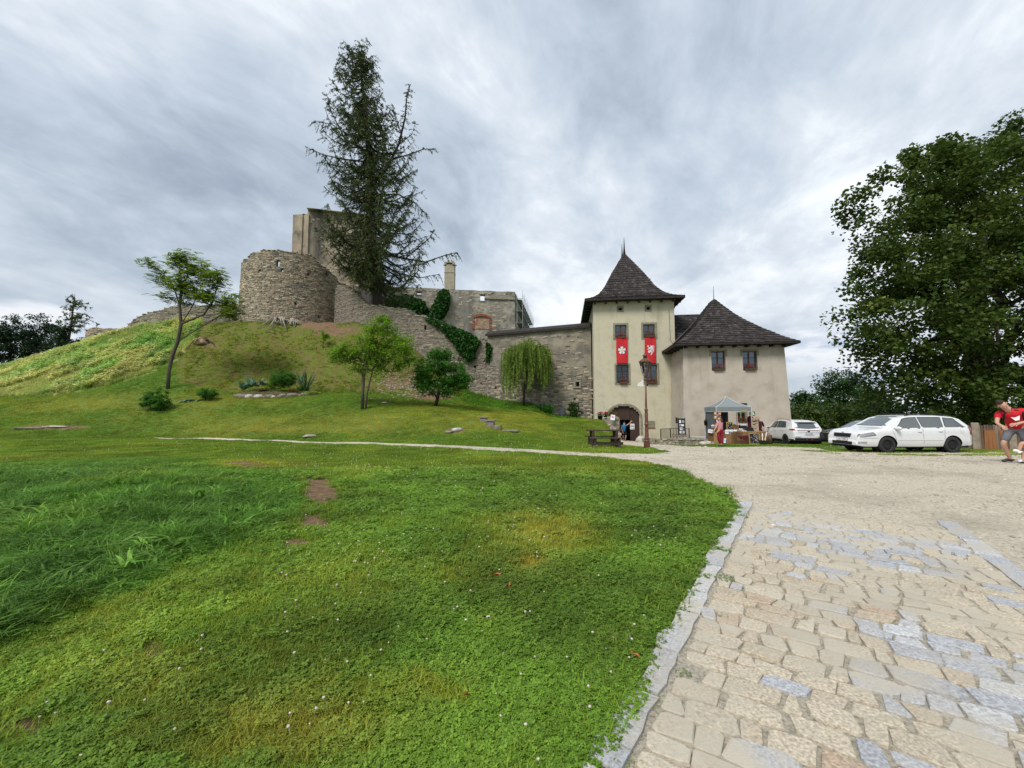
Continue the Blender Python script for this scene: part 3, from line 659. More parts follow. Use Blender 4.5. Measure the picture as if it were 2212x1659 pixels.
    # kerb slabs
    def slab(s0, s1, t0, t1, h):
        poly = []
        for k in range(5): poly.append((s0+.008+(s1-s0-.016)*k/4, t0+rs.uniform(-.03, .03)))
        for k in range(4, -1, -1): poly.append((s0+.008+(s1-s0-.016)*k/4, t1+rs.uniform(-.014, .014)))
        b = MB(); P3 = [A+d*a+n*c for a, c in poly]; m_ = len(P3); cc = sum(P3, Vector())/m_
        lo = [(p.x, p.y, H1(p.x, p.y)-.02) for p in P3]; hi = [(cc.x+(p.x-cc.x)*.97, cc.y+(p.y-cc.y)*.97, H1(p.x, p.y)+h) for p in P3]
        b.add([Vector(v)-cc for v in lo+hi], [tuple(range(m_, 2*m_))[::-1]]+[(i, (i+1) % m_, m_+(i+1) % m_, m_+i) for i in range(m_)])
        o = b.build('kerb_slab', gran[0 if rs.random() < .6 else 1], root); o.location = cc
    s = -1.9
    while s < top+.15: e = s+rs.uniform(.42, .78); slab(s, e, rs.uniform(-.03, .0), .14, .040); s = e
    s = -1.9
    while s < top+.05: e = s+rs.uniform(.7, 1.1); slab(s, e, wid, wid+.20, .028); s = e
make_paving()
# ---------------------------------------------------------------- masonry helpers
def lerp(a, b, t): return a+(b-a)*t
class Path:
    "polyline seen from outside, left to right; s in metres"
    def __init__(s, pts, closed=False):
        s.p = [Vector((p[0], p[1])) for p in pts]
        if closed: s.p.append(s.p[0].copy())
        s.closed = closed; s.c = [0]
        for a, b in zip(s.p, s.p[1:]): s.c.append(s.c[-1]+(b-a).length)
        s.L = s.c[-1]
    def at(s, t):
        t = min(max(t, 0), s.L)
        for i in range(len(s.c)-1):
            if t <= s.c[i+1]+1e-9: break
        f = (t-s.c[i])/(s.c[i+1]-s.c[i]); return s.p[i].lerp(s.p[i+1], f)
    def nrm(s, t, miter=True):
        def seg(i): d = (s.p[i+1]-s.p[i]).normalized(); return Vector((d.y, -d.x))
        n = len(s.c)-1
        for i in range(n):
            if t <= s.c[i+1]+1e-3: break
        a = seg(i)
        if miter:
            j = None
            if abs(t-s.c[i]) < 1e-3: j = i-1 if i > 0 else (n-1 if s.closed else None)
            elif abs(t-s.c[i+1]) < 1e-3: j = i+1 if i < n-1 else (0 if s.closed else None)
            if j is not None:
                b = seg(j); m = (a+b).normalized(); return m/max(.3, m.dot(a))
        return a
def shell(name, path, top, bot, th, m, parent=None, ds=.8, dz=.8, holes=(), batter=0, breaks=(), jit=0, smooth=False, **k):
    """standing wall along a path; holes are (s0, s1, z0, z1) or functions f(s, z); every opening gets its reveals"""
    S = set(np.linspace(0, path.L, max(2, int(path.L/ds)+1)).round(4)) | set(round(c, 4) for c in path.c) | set(breaks)
    rects = [h for h in holes if not callable(h)]; fns = [h for h in holes if callable(h)]
    for h in rects: S |= {round(h[0], 4), round(h[1], 4)}
    S = sorted(x for x in S if -1e-6 <= x <= path.L+1e-3)
    S = [S[0]]+[b for a, b in zip(S, S[1:]) if b-a > .004]
    tops = [top(x) for x in S]; bots = [bot(x) for x in S]; z0, z1 = min(bots), max(tops)
    Z = set(np.linspace(z0, z1, max(2, int((z1-z0)/dz)+1)).round(4))
    for h in rects: Z |= {round(h[2], 4), round(h[3], 4)}
    Z = sorted(Z); n, q = len(S), len(Z); rr = np.random.RandomState(len(S)*7+q)
    V = []; 
    for side in (0, 1):
        for i, x in enumerate(S):
            p = path.at(x); nn = path.nrm(x)
            for j, z in enumerate(Z):
                zz = min(max(z, bots[i]), tops[i]); off = batter*max(0, (z1-zz))
                jj = (rr.rand()-.5)*jit if side == 0 else 0
                o = off-(th+off if side else 0)+jj if side else off+jj
                V.append((p.x+nn.x*o, p.y+nn.y*o, zz))
    def vi(side, i, j): return (side*n+i)*q+j
    pres = np.zeros((n-1, q-1), bool)
    for i in range(n-1):
        for j in range(q-1):
            if min(Z[j+1], tops[i])-max(Z[j], bots[i]) < 1e-4 and min(Z[j+1], tops[i+1])-max(Z[j], bots[i+1]) < 1e-4: continue
            sm, zm = (S[i]+S[i+1])/2, (Z[j]+Z[j+1])/2
            if any(h[0] < sm < h[1] and h[2] < zm < h[3] for h in rects) or any(f(sm, zm) for f in fns): continue
            pres[i, j] = True
    F = []
    def absent(i, j):
        if path.closed: i %= (n-1)
        return i < 0 or j < 0 or i >= n-1 or j >= q-1 or not pres[i, j]
    for i in range(n-1):
        for j in range(q-1):
            if not pres[i, j]: continue
            F.append((vi(0, i, j), vi(0, i+1, j), vi(0, i+1, j+1), vi(0, i, j+1)))
            F.append((vi(1, i+1, j), vi(1, i, j), vi(1, i, j+1), vi(1, i+1, j+1)))
            if absent(i-1, j): F.append((vi(0, i, j+1), vi(1, i, j+1), vi(1, i, j), vi(0, i, j)))
            if absent(i+1, j): F.append((vi(0, i+1, j), vi(1, i+1, j), vi(1, i+1, j+1), vi(0, i+1, j+1)))
            if absent(i, j-1): F.append((vi(0, i, j), vi(1, i, j), vi(1, i+1, j), vi(0, i+1, j)))
            if absent(i, j+1): F.append((vi(0, i, j+1), vi(0, i+1, j+1), vi(1, i+1, j+1), vi(1, i, j+1)))
    if parent is not None:
        inv = worldmat(parent).inverted(); V = [tuple(inv @ Vector(v)) for v in V]
    me = np_mesh(name, V, F, smooth); bmq = bmesh.new(); bmq.from_mesh(me)
    bmesh.ops.dissolve_degenerate(bmq, dist=1e-4, edges=bmq.edges); bmesh.ops.remove_doubles(bmq, verts=bmq.verts, dist=1e-4); bmq.to_mesh(me); bmq.free()
    return mk(name, me, m, parent, **k)
_unit_stones = None
def unit_stones():
    "six unit stones: x along the course, y outwards 0..1, z up"
    global _unit_stones
    if _unit_stones is None:
        rs = random.Random(8); _unit_stones = []
        for k in range(6):
            back = [(-.5, 0, -.5), (.5, 0, -.5), (.5, 0, .5), (-.5, 0, .5)]
            mid = [(x*.96+rs.uniform(-.05, .05), .6, z*.92+rs.uniform(-.08, .08)) for x, _, z in back]
            fr = [(x*.72+rs.uniform(-.1, .1), 1+rs.uniform(-.25, .1), z*.6+rs.uniform(-.12, .12)) for x, _, z in back]
            _unit_stones.append((back+mid+fr, [(0, 1, 5, 4), (1, 2, 6, 5), (2, 3, 7, 6), (3, 0, 4, 7), (4, 5, 9, 8), (5, 6, 10, 9), (6, 7, 11, 10), (7, 4, 8, 11), (8, 9, 10, 11)]))
    return _unit_stones
def stones(root, path, top, bot, mats, n_parts, course=.17, ln=(.22, .6), prot=(.03, .08), batter=0, zref=None, mask=None, seed=1, s0=0, s1=None, name='stone', holes=(), closed_top=True, cap=True):
    "courses of rough stones standing proud of a wall; the n_parts most visible ones are objects, the others one joined part"
    rs = random.Random(seed); U = unit_stones(); s1 = path.L if s1 is None else s1; lst = []
    SS = np.linspace(s0, s1, 60); z = min(bot(x) for x in SS); zt = max(top(x) for x in SS); zref = zref or zt
    inv = worldmat(root).inverted(); row = 0
    while z < zt:
        h = course*rs.uniform(.7, 1.35); x = s0+rs.uniform(0, .2)
        while x < s1-.05:
            l = rs.uniform(*ln)*(1 if rs.random() < .85 else .5); xm = x+l/2; x += l
            if xm > s1: break
            zz = z+h/2+(fbm(xm, z, .35, 400+seed)-.5)*.35
            if zz > top(xm)+.02 or zz < bot(xm)-.05: continue
            if mask is not None and rs.random() > mask(xm, zz): continue
            if any(hh[0]-l*.3 < xm < hh[1]+l*.3 and hh[2]-h*.4 < zz < hh[3]+h*.4 for hh in holes): continue
            lst.append((xm, zz, l, h, rs.uniform(*prot), rs.randrange(6), rs.uniform(-.08, .08), rs.randrange(len(mats))))
        z += h
    if cap:   # ragged stones along the crest
        x = s0
        while x < s1:
            l = rs.uniform(*ln)*1.1; xm = x+l/2; x += l
            if xm < s1: lst.append((xm, top(xm)+course*rs.uniform(-.1, .5), l, course*rs.uniform(.8, 1.4), prot[1]*1.2, rs.randrange(6), rs.uniform(-.15, .15), rs.randrange(len(mats)), True))
    vis = []
    for e in lst:
        p = path.at(e[0]); nn = path.nrm(e[0], False).normalized(); off = batter*max(0, zref-e[1])
        P0 = Vector((p.x+nn.x*off, p.y+nn.y*off, e[1])); tocam = Vector((-P0.x, -P0.y)); f = tocam.normalized().dot(nn)
        X, Y = proj(P0.x, P0.y, P0.z); inframe = -20 < X < 2232
        vis.append((f*e[2]*e[3]/tocam.length_squared*(1 if inframe and f > .15 else 0), e, P0, nn))
    order = sorted(range(len(vis)), key=lambda i: -vis[i][0]*rs.uniform(.8, 1)); chosen = set(order[:n_parts])
    mes = {}; rest = [([], []) for _ in mats]
    for i, (_, e, P0, nn) in enumerate(vis):
        tx = Vector((-nn.y, nn.x, 0)); N3 = Vector((nn.x, nn.y, 0)); deep = len(e) > 8; pr = e[4]
        if deep: P0 = P0-N3*.35; pr = .35+e[4]
        cr, sr = math.cos(e[6]), math.sin(e[6]); ux = tx*cr+Vector((0, 0, sr)); uz = -tx*sr+Vector((0, 0, cr))
        mw = Matrix((ux*e[2]*.97, N3*pr, uz*e[3]*.95)).transposed().to_4x4(); mw.translation = P0-N3*.004; mw = inv @ mw
        if i in chosen:
            key = (e[5], e[7])
            if key not in mes:
                me = bpy.data.meshes.new(name); me.from_pydata(*[U[e[5]][0], [], U[e[5]][1]]); me.materials.append(mats[e[7]]); mes[key] = me
            o = bpy.data.objects.new(name, mes[key]); COL.objects.link(o); o.parent = root; o.matrix_basis = mw
        else:
            V, F = rest[e[7]]; b = len(V); V += [tuple(mw @ Vector(v)) for v in U[e[5]][0]]; F += [tuple(b+q for q in f) for f in U[e[5]][1]]
    for (V, F), m in zip(rest, mats):
        if V: mk('masonry', np_mesh('masonry', V, F), m, root, kind='stuff')
def stone_mats(nm, cols, **k): return [mat('%s_%d' % (nm, i), c, .95, .22, 5, .5, 24, coord='World', rnd=.22, det=8, **k) for i, c in enumerate(cols)]
M['core'] = mat('mortar_core', (.17, .145, .11), .97, .3, 3, .8, 14, coord='World', stops=[(.3, (.10, .085, .07)), (.55, (.24, .205, .16)), (.7, (.34, .295, .23))], det=9)
M['grey_stone'] = stone_mats('grey_stone', [(.21, .19, .155), (.25, .225, .18), (.165, .15, .13), (.30, .265, .21), (.25, .20, .15)])
M['warm_stone'] = stone_mats('warm_stone', [(.37, .31, .23), (.33, .28, .21), (.41, .345, .26), (.28, .24, .185), (.35, .26, .19)])
M['dark_wood'] = mat('dark_wood', (.025, .020, .018), .7, .4, 6, .3, 20, stretch=(1, 1, .2))
M['black'] = mat('black_void', (.006, .006, .006), .9)  # flat black, stands for the dark behind openings
M['iron'] = mat('black_iron', (.02, .02, .02), .5, metal=.3)
M['shingle'] = [mat('shingle_%d' % i, c, .85, .3, 9, .4, 30, coord='World', rnd=.13, stretch=(1, 1, .5)) for i, c in enumerate([(.035, .029, .028), (.050, .043, .042), (.030, .025, .025), (.070, .062, .061)])]

# ---------------------------------------------------------------- roofs
class Slope:
    def __init__(s, eL, eR, tL, tR, prof):
        s.e = (Vector(eL), Vector(eR)); s.t = (Vector(tL), Vector(tR)); s.prof = prof
        H_ = (s.t[0]+s.t[1])/2-(s.e[0]+s.e[1])/2; hl = Vector((H_.x, H_.y)).length; s.c = [0]
        for (a, b), (c, d) in zip(prof, prof[1:]): s.c.append(s.c[-1]+math.hypot((c-a)*hl, (d-b)*H_.z))
        s.L = s.c[-1]
    def hv(s, l):
        for i in range(len(s.c)-1):
            if l <= s.c[i+1]: break
        f = (l-s.c[i])/(s.c[i+1]-s.c[i]); a, b = s.prof[i], s.prof[i+1]; return lerp(a[0], b[0], f), lerp(a[1], b[1], f)
    def at(s, a, l):
        h, v = s.hv(l); e = s.e[0].lerp(s.e[1], a); t = s.t[0].lerp(s.t[1], a); p = e.lerp(t, h); p.z = lerp(e.z, t.z, v); return p
    def nrm(s, a, l):
        l0, l1 = max(0, l-.05), min(s.L, l+.05); u = s.at(a, l1)-s.at(a, l0); v = s.at(min(1, a+.05), l)-s.at(max(0, a-.05), l)
        if v.length < 1e-4: v = s.e[1]-s.e[0]
        return v.cross(u).normalized()
def roof(root, name, slopes, row, wid, n_parts, m_under, part_slopes=(0,), seed=2):
    rs = random.Random(seed); b = MB()
    for sl in slopes:
        k = 14
        for i in range(k):
            l0, l1 = sl.L*i/k, sl.L*(i+1)/k; b.add([sl.at(0, l0), sl.at(1, l0), sl.at(1, l1), sl.at(0, l1)], [(0, 1, 2, 3)])
    rf = b.build(name, m_under, root)
    cand = []
    for si, sl in enumerate(slopes):
        n = max(3, int(sl.L/row))
        for r in range(n):
            l0, l1 = sl.L*r/n, min(sl.L, sl.L*(r+1.35)/n); w = (sl.at(1, l0)-sl.at(0, l0)).length; k = max(1, int(w/wid)); cuts = [0]+sorted((i+rs.uniform(-.25, .25))/k for i in range(1, k))+[1]
            sag = rs.uniform(-.02, .02)
            for a0, a1 in zip(cuts, cuts[1:]):
                th = rs.uniform(.055, .08); dl = rs.uniform(-.03, .015); la = max(-.05, l0+dl) if r else 0; lm = (l0+l1)/2
                am = (a0+a1)/2; nn = sl.nrm(min(.95, max(.05, am)), lm); g = .012/max(w, .1)
                q = [sl.at(a0+g, max(0, la)), sl.at(a1-g, max(0, la)), sl.at(a1-g, l1), sl.at(a0+g, l1)]
                vs = [q[0]+nn*.008, q[1]+nn*.008, q[2]+nn*.008, q[3]+nn*.008, q[0]+nn*(th+.01), q[1]+nn*(th+.01), q[2]+nn*.015, q[3]+nn*.015]
                cand.append((0 if si in part_slopes else 1, l0+rs.random()*.01, vs))
    cand.sort(key=lambda c: (c[0], c[1])); F = [(4, 5, 6, 7), (0, 1, 5, 4), (0, 4, 7, 3), (1, 2, 6, 5)]; rest = [MB() for _ in M['shingle']]
    for i, (_, _, vs) in enumerate(cand):
        mi = rs.choice((0, 0, 0, 1, 1, 1, 2, 2, 3))
        if i < n_parts:
            c = sum(vs, Vector())/8; me = bpy.data.meshes.new('shingle'); me.from_pydata([tuple(v-c) for v in vs], [], F); o = mk('shingle', me, M['shingle'][mi], rf); o.location = c
        else: rest[mi].add(vs, F)
    for r_, m in zip(rest, M['shingle']):
        if r_.v: r_.build('shingles', m, rf, kind='stuff')
    return rf

# ---------------------------------------------------------------- rendered buildings by the gate
class Plane:
    def __init__(s, o, d): s.o = Vector(o); s.d = Vector(d).normalized()
    def P(s, px, py):
        r = W(px, py, 1.)-Vector((0, 0, HC)); # x = r.x*Y, y = Y
        # o + d*s = (r.x*Y, Y)
        det = s.d.x*(-1)-s.d.y*(-r.x); t = ((-s.o.x)*(-1)-(-s.o.y)*(-r.x))/det; Y = s.o.y+s.d.y*t
        return t, HC+r.z*Y
RZ = -R(7.5); D1 = Vector((math.cos(RZ), math.sin(RZ))); N1 = Vector((-D1.y, D1.x))
TO = Vector((WX(1283, 800, 35.), 35.)); TP = Plane(TO, D1)
AO = Vector((WX(1477.6, 800, 30.6), 30.6)); AP = Plane(AO, D1)
wallcols = dict(rough=.92, bump=.25, bscale=30, coord='World', det=9)
M['cream'] = mat('cream_render', (.44, .41, .30), scale=1.1, stops=[(.3, (.42, .385, .285)), (.5, (.50, .465, .35)), (.7, (.55, .515, .40))], dirt=((.33, .29, .205), 1.1, .54, .85), streak=((.34, .30, .215), 1.6, .56, .80), **wallcols)
M['pink'] = mat('pinkish_render', (.42, .37, .31), scale=1.0, stops=[(.3, (.37, .32, .26)), (.5, (.45, .395, .335)), (.7, (.49, .44, .38))], dirt=((.30, .265, .225), .9, .56, .85), streak=((.33, .285, .235), 1.5, .55, .80), **wallcols)
M['cutstone'] = mat('cut_stone', (.23, .215, .16), .9, .25, 4, .3, 20, coord='World', dirt=((.16, .15, .12), 3, .55, .8))
M['sash'] = mat('brown_sash', (.085, .045, .028), .6, .3, 8)
M['greensash'] = mat('green_sash', (.20, .22, .13), .6, .2, 8)
M['glass'] = mat('window_glass', (.05, .06, .07), .04, 0, 1, spec=1.0)
M['curtain'] = mat('net_curtain', (.55, .56, .56), .9, .3, 30, stretch=(6, 6, .6))
def window(root, pl, o, i, name='window', mull=True, rows=2, bars=False, deep=.22, cur=True, surround=None, sash=None):
    "o, i: outer and inner rectangle of the stone surround on the facade (s0, s1, z0, z1); everything in world space"
    d = Vector((pl.d.x, pl.d.y, 0)); nb = Vector((-pl.d.y, pl.d.x, 0)); O = Vector((pl.o.x, pl.o.y, 0)); U = Vector((0, 0, 1))
    def rect(b, s0, s1, z0, z1, y0, y1):   # y measured into the wall
        c = O+d*((s0+s1)/2)+nb*((y0+y1)/2)+U*((z0+z1)/2); b.box(c, (s1-s0, abs(y1-y0), z1-z0), Matrix((d, nb, U)).transposed())
    b = MB(); y0 = -.035
    for q in ((o[0], o[1], i[3], o[3]), (o[0], o[1], o[2], i[2]), (o[0], i[0], i[2]+.002, i[3]-.002), (i[1], o[1], i[2]+.002, i[3]-.002)): rect(b, *q, y0, deep)
    w = b.build(name, surround or M['cutstone'], root, world=True, bevel=.012)
    b = MB(); t = .055; ys = deep-.06
    for q in ((i[0], i[1], i[3]-t, i[3]), (i[0], i[1], i[2], i[2]+t), (i[0], i[0]+t, i[2]+t, i[3]-t), (i[1]-t, i[1], i[2]+t, i[3]-t)): rect(b, *q, ys, ys+.05)
    cx = (i[0]+i[1])/2
    if mull: rect(b, cx-.045, cx+.045, i[2]+t, i[3]-t, ys-.012, ys+.05)
    for r in range(1, rows):
        z = lerp(i[2], i[3], r/rows)
        for a, e in ((i[0]+t, cx-.045), (cx+.045, i[1]-t)): rect(b, a, e, z-.015, z+.015, ys+.004, ys+.044)
    b.build('sash', sash or M['sash'], w, world=True)
    for a, e in ((i[0]+t, cx-.045), (cx+.045, i[1]-t)):
        for r in range(rows):
            b = MB(); z = lerp(i[2], i[3], r/rows); z2 = lerp(i[2], i[3], (r+1)/rows); rect(b, a, e, z+.02, z2-.02, ys+.022, ys+.028); b.build('pane', M['pane'], w, world=True)
    if cur:
        b = MB(); n = 30; vs = []
        for k in range(n+1):
            s = lerp(i[0]+.05, i[1]-.05, k/n); yy = ys+.11+.018*math.sin(k*2.1); p = O+d*s+nb*yy; vs += [p+U*(i[2]+.02), p+U*(i[3]-.02)]
        b.add(vs, [(2*k, 2*k+2, 2*k+3, 2*k+1) for k in range(n)]); b.build('curtain', M['curtain'], w, world=True)
    b = MB(); rect(b, i[0]-.1, i[1]+.1, i[2]-.1, i[3]+.1, deep+.25, deep+.3); b.build('room_dark_panel', M['black'], w, world=True)  # black panel stands in for the darkness of the unlit room
    if bars:
        b = MB()
        for k in range(1, 6):
            s = lerp(i[0], i[1], k/6); rect(b, s-.009, s+.009, i[2], i[3], .02, .04)
        for k in range(1, 8):
            z = lerp(i[2], i[3], k/8); rect(b, i[0], i[1], z-.009, z+.009, .041, .056)
        b.build('iron_grille', M['iron'], w, world=True)
    return w
def _pane():
    m = bpy.data.materials.new('pane_glass'); m.use_nodes = True; nt = m.node_tree; N = nt.nodes; L = nt.links; N.remove(N['Principled BSDF'])
    g = N.new('ShaderNodeBsdfGlossy'); g.inputs['Roughness'].default_value = .03; g.inputs['Color'].default_value = (.85, .9, .95, 1)
    t = N.new('ShaderNodeBsdfTransparent'); t.inputs[0].default_value = (.75, .8, .85, 1); f = N.new('ShaderNodeLayerWeight'); f.inputs[0].default_value = .35
    x = N.new('ShaderNodeMixShader'); L.new(f.outputs['Fresnel'], x.inputs[0]); L.new(t.outputs[0], x.inputs[1]); L.new(g.outputs[0], x.inputs[2]); L.new(x.outputs[0], N['Material Output'].inputs[0]); return m
M['pane'] = _pane()
def rc(pl, x0, x1, y0, y1):
    a, z1 = pl.P(x0, (y0+y1)/2); b, _ = pl.P(x1, (y0+y1)/2); _, z1 = pl.P((x0+x1)/2, y0); _, z0 = pl.P((x0+x1)/2, y1); return (a, b, z0, z1)
def leafy(name, m, pts, size, parent=None, seed=0, up=.5, flat=0, asp=.6, rnd=None, **k):
    "leaf quads (pointed) at points"
    pts = np.asarray(pts, float); n = len(pts); rs = np.random.RandomState(seed+n); s = size*rs.uniform(.6, 1.35, n)[:, None]
    a = rs.randn(n, 3); a[:, 2] *= (1-flat); a /= np.linalg.norm(a, axis=1)[:, None]
    nrm = rs.randn(n, 3); nrm[:, 2] = np.abs(nrm[:, 2])+up*2; b = np.cross(nrm, a); b /= np.linalg.norm(b, axis=1)[:, None]+1e-9
    V = np.stack([pts-a*s*.5, pts+b*s*asp*.5-a*s*.05, pts+a*s*.55, pts-b*s*asp*.5-a*s*.05], 1).reshape(-1, 3)
    F = np.arange(4*n).reshape(n, 4); me = leaves_mesh(name, V, F, m, rs.rand(n) if rnd is None else rnd); return mk(name, me, None, parent, **k)
M['red_bloom'] = leafmat('geranium_bloom', (.45, .02, .02), (.65, .04, .04), (.8, .12, .1), None, .2)
M['pot_leaf'] = leafmat('geranium_leaf', (.02, .05, .012), (.05, .11, .02), (.10, .17, .04), None, .25)
def flower_box(c, w, label, dirx, seed=0, bloom=18, box=True, h=.3):
    c = Vector(c); t = thing('flower_box', label, 'flower box', c, math.atan2(dirx[1], dirx[0]), 'geraniums at the windows'); b = MB()
    b.box((0, 0, .08), (w, .17, .15), taper=1.06); b.build('box', mat('box_brown', (.09, .05, .03), .8, rnd=.1) if 'boxm' not in M else M['boxm'], t)
    rs = np.random.RandomState(seed+3); n = int(170*w)
    p = np.c_[rs.uniform(-w/2-.05, w/2+.05, n), rs.randn(n)*.09, .17+np.abs(rs.randn(n))*h*.35]; leafy('foliage', M['pot_leaf'], p, .075, t, seed)
    q = []
    for k in range(bloom):
        cc = np.array((rs.uniform(-w/2, w/2), rs.uniform(-.14, .02), .2+h*rs.rand()*.9)); q.append(cc+rs.randn(9, 3)*.022)
    leafy('blooms', M['red_bloom'], np.concatenate(q), .045, t, seed+1, asp=1.)
    return t
def gate_tower():
    zb = H1(TO.x+3, 35)-.3; zt = TP.P(1370, 648)[1]; wR = TP.P(1458.5, 750)[0]; dep = 8.2
    root = thing('gate_tower', 'tall cream rendered gate tower with steep dark shingle roof and arched gateway', 'gate tower', (TO.x, TO.y, zb), RZ)
    tw = lambda s, y: TO+D1*s+N1*y
    path = Path([tw(0, 0), tw(wR, 0), tw(wR, dep), tw(0, dep)], True)
    sm1, sm2 = (1332.4, 1347.4, 660.3, 673.8), (1393, 1407.7, 658.8, 672.6)
    defs = [((1324.6, 1357.6, 697.8, 733.8), (1328.9, 1353.6, 702, 730.5)), ((1385.2, 1419.7, 696.3, 732.6), (1389.7, 1414.4, 700.6, 729.4)),
            ((1327.6, 1362.1, 785.1, 831.3), (1331.5, 1358, 789, 828)), ((1389.6, 1424.2, 784.8, 830.7), (1393.5, 1420, 788.5, 827.5))]
    smalls = [(sm1, (1336, 1343.8, 664, 670.3)), (sm2, (1396.7, 1404.2, 662.4, 669))]
    # gateway
    c0, zbase = TP.P(1349, 955); hw = TP.P(1383.3, 920)[0]-c0; zap = TP.P(1349, 877.5)[1]; zs = TP.P(1349, 905)[1]
    rise = zap-zs; Rr = (hw*hw+rise*rise)/(2*hw)   # two-centred pointed arch
    def half(z, g=0):
        if z <= zs: return hw+g
        v = (Rr+g)**2-(z-zs)**2; return max(0, math.sqrt(max(v, 0))-(Rr-hw))
    door = lambda s, z: (z < zap+.02) and abs(s-c0) < half(z) and s < wR+.1
    br = list(np.arange(c0-hw-.15, c0+hw+.16, .09).round(3))
    holes = [rc(TP, *i) for _, i in defs+smalls]
    shell('wall', path, lambda s: zt+.25, lambda s: zb-.3, .55, M['cream'], root, ds=1.2, dz=.17, holes=holes+[door], breaks=br)
    for k, (o, i) in enumerate(defs): window(root, TP, rc(TP, *o), rc(TP, *i), rows=2 if k < 2 else 3, bars=k == 2)
    for o, i in smalls:
        oo, ii = rc(TP, *o), rc(TP, *i); b = MB(); d = Vector((D1.x, D1.y, 0)); nb = Vector((N1.x, N1.y, 0)); O = Vector((TO.x, TO.y, 0)); mx = Matrix((d, nb, Vector((0, 0, 1)))).transposed()
        for q in ((oo[0], oo[1], ii[3], oo[3]), (oo[0], oo[1], oo[2], ii[2]), (oo[0], ii[0], ii[2]+.002, ii[3]-.002), (ii[1], oo[1], ii[2]+.002, ii[3]-.002)):
            b.box(O+d*((q[0]+q[1])/2)+nb*.09+Vector((0, 0, (q[2]+q[3])/2)), (q[1]-q[0], .25, q[3]-q[2]), mx)
        w = b.build('small_window', M['cutstone'], root, world=True, bevel=.012)
    # arch surround: voussoirs
    O3 = Vector((TO.x, TO.y, 0)); d3 = Vector((D1.x, D1.y, 0)); n3 = Vector((N1.x, N1.y, 0))
    arch = []; g = .2
    for sgn in (-1, 1):
        zz = [zb]+[lerp(zb, zs, k/4) for k in range(1, 5)]
        for z0, z1 in zip(zz, zz[1:]):
            arch.append([(c0+sgn*hw, z0), (c0+sgn*(hw+g), z0), (c0+sgn*(hw+g), z1), (c0+sgn*hw, z1)])
        cx = c0-sgn*(Rr-hw); amax = math.acos((Rr-hw)/Rr); k = 7
        for j in range(k):
            a0, a1 = amax*j/k, amax*(j+1)/k
            q = [(cx+sgn*Rr*math.cos(a0), zs+Rr*math.sin(a0)), (cx+sgn*(Rr+g)*math.cos(a0), zs+(Rr+g)*math.sin(a0)), (cx+sgn*(Rr+g)*math.cos(a1), zs+(Rr+g)*math.sin(a1)), (cx+sgn*Rr*math.cos(a1), zs+Rr*math.sin(a1))]
            if j == k-1: q[2] = (c0+sgn*.004, zs+math.sqrt((Rr+g)**2-(Rr-hw)**2)); q[3] = (c0+sgn*.004, zap)
            arch.append(q)
    for q in arch:
        cx, cz = sum(p[0] for p in q)/4, sum(p[1] for p in q)/4; q = [(cx+(p[0]-cx)*.985, cz+(p[1]-cz)*.985) for p in q]
        if (q[1][0]-q[0][0])*(q[2][1]-q[0][1])-(q[1][1]-q[0][1])*(q[2][0]-q[0][0]) > 0: q = q[::-1]
        b = MB(); vs = []
        for y in (-.04, .3): vs += [O3+d3*p[0]+n3*y+Vector((0, 0, p[1])) for p in q]
        b.add(vs, [(0, 1, 2, 3), (7, 6, 5, 4), (0, 4, 5, 1), (1, 5, 6, 2), (2, 6, 7, 3), (3, 7, 4, 0)]); b.build('arch_stone', M['cutstone'], root, world=True, bevel=.012)
    # two door leaves with an open wicket
    dm = mat('gate_boards', (.055, .032, .024), .65, .3, 5, .2, 18, stretch=(8, 8, .4), coord='Object')
    wx0, wx1 = TP.P(1338.6, 930)[0], TP.P(1362, 930)[0]; wz1 = TP.P(1350, 907)[1]
    edges = sorted(set([c0-hw+2*hw*k/22 for k in range(23)]+[wx0, wx1, c0]))
    for name, lo, hi in (('gate_leaf', c0-hw-.05, c0), ('gate_leaf', c0, c0+hw+.05)):
        b = MB()
        for a, e in zip(edges, edges[1:]):
            if a < lo-.01 or e > hi+.01: continue
            m_ = (a+e)/2; za = min(zap, zs+math.sqrt(max(0, (Rr+.06)**2-(abs(m_-c0)+Rr-hw)**2))); z0 = wz1 if wx0-.01 < m_ < wx1+.01 else zbase-.05
            if za > z0: b.box(O3+d3*m_+n3*.22+Vector((0, 0, (z0+za)/2)), (e-a-.012, .06, za-z0), Matrix((d3, n3, Vector((0, 0, 1)))).transposed())
        b.build(name, dm, root, world=True)
    # wicket leaf swung inwards
    b = MB(); b.box(O3+d3*(wx0+.08)+n3*.75+Vector((0, 0, (wz1+zbase)/2)), (.05, .95, wz1-zbase-.05), Matrix((d3, n3, Vector((0, 0, 1)))).transposed()); b.build('wicket_door', dm, root, world=True)
    # passage floor and dark far end
    b = MB(); b.box(O3+d3*(wR/2)+n3*4.2+Vector((0, 0, zb+.15)), (wR-1.2, 7.2, .1), Matrix((d3, n3, Vector((0, 0, 1)))).transposed()); b.build('passage_floor', M['core'], root, world=True)
    # roof (local frame)
    ov = .72; ze = zt-zb+.02; za = zt-zb+(TP.P(1349, 550)[1]-zt)*1.0; Yc = 35+4; 
    zpk = WZ(1349, 550, 35-.36+3.9)-zb
    e = [(-ov, -ov, ze), (wR+ov, -ov, ze), (wR+ov, dep+ov, ze), (-ov, dep+ov, ze)]; r0, r1 = (wR/2-.1, 3.75, zpk), (wR/2-.1, 5.2, zpk)
    pf = [(0, 0), (.18, .06), (.33, .145), (.47, .285), (.65, .55), (.84, .80), (1, 1)]
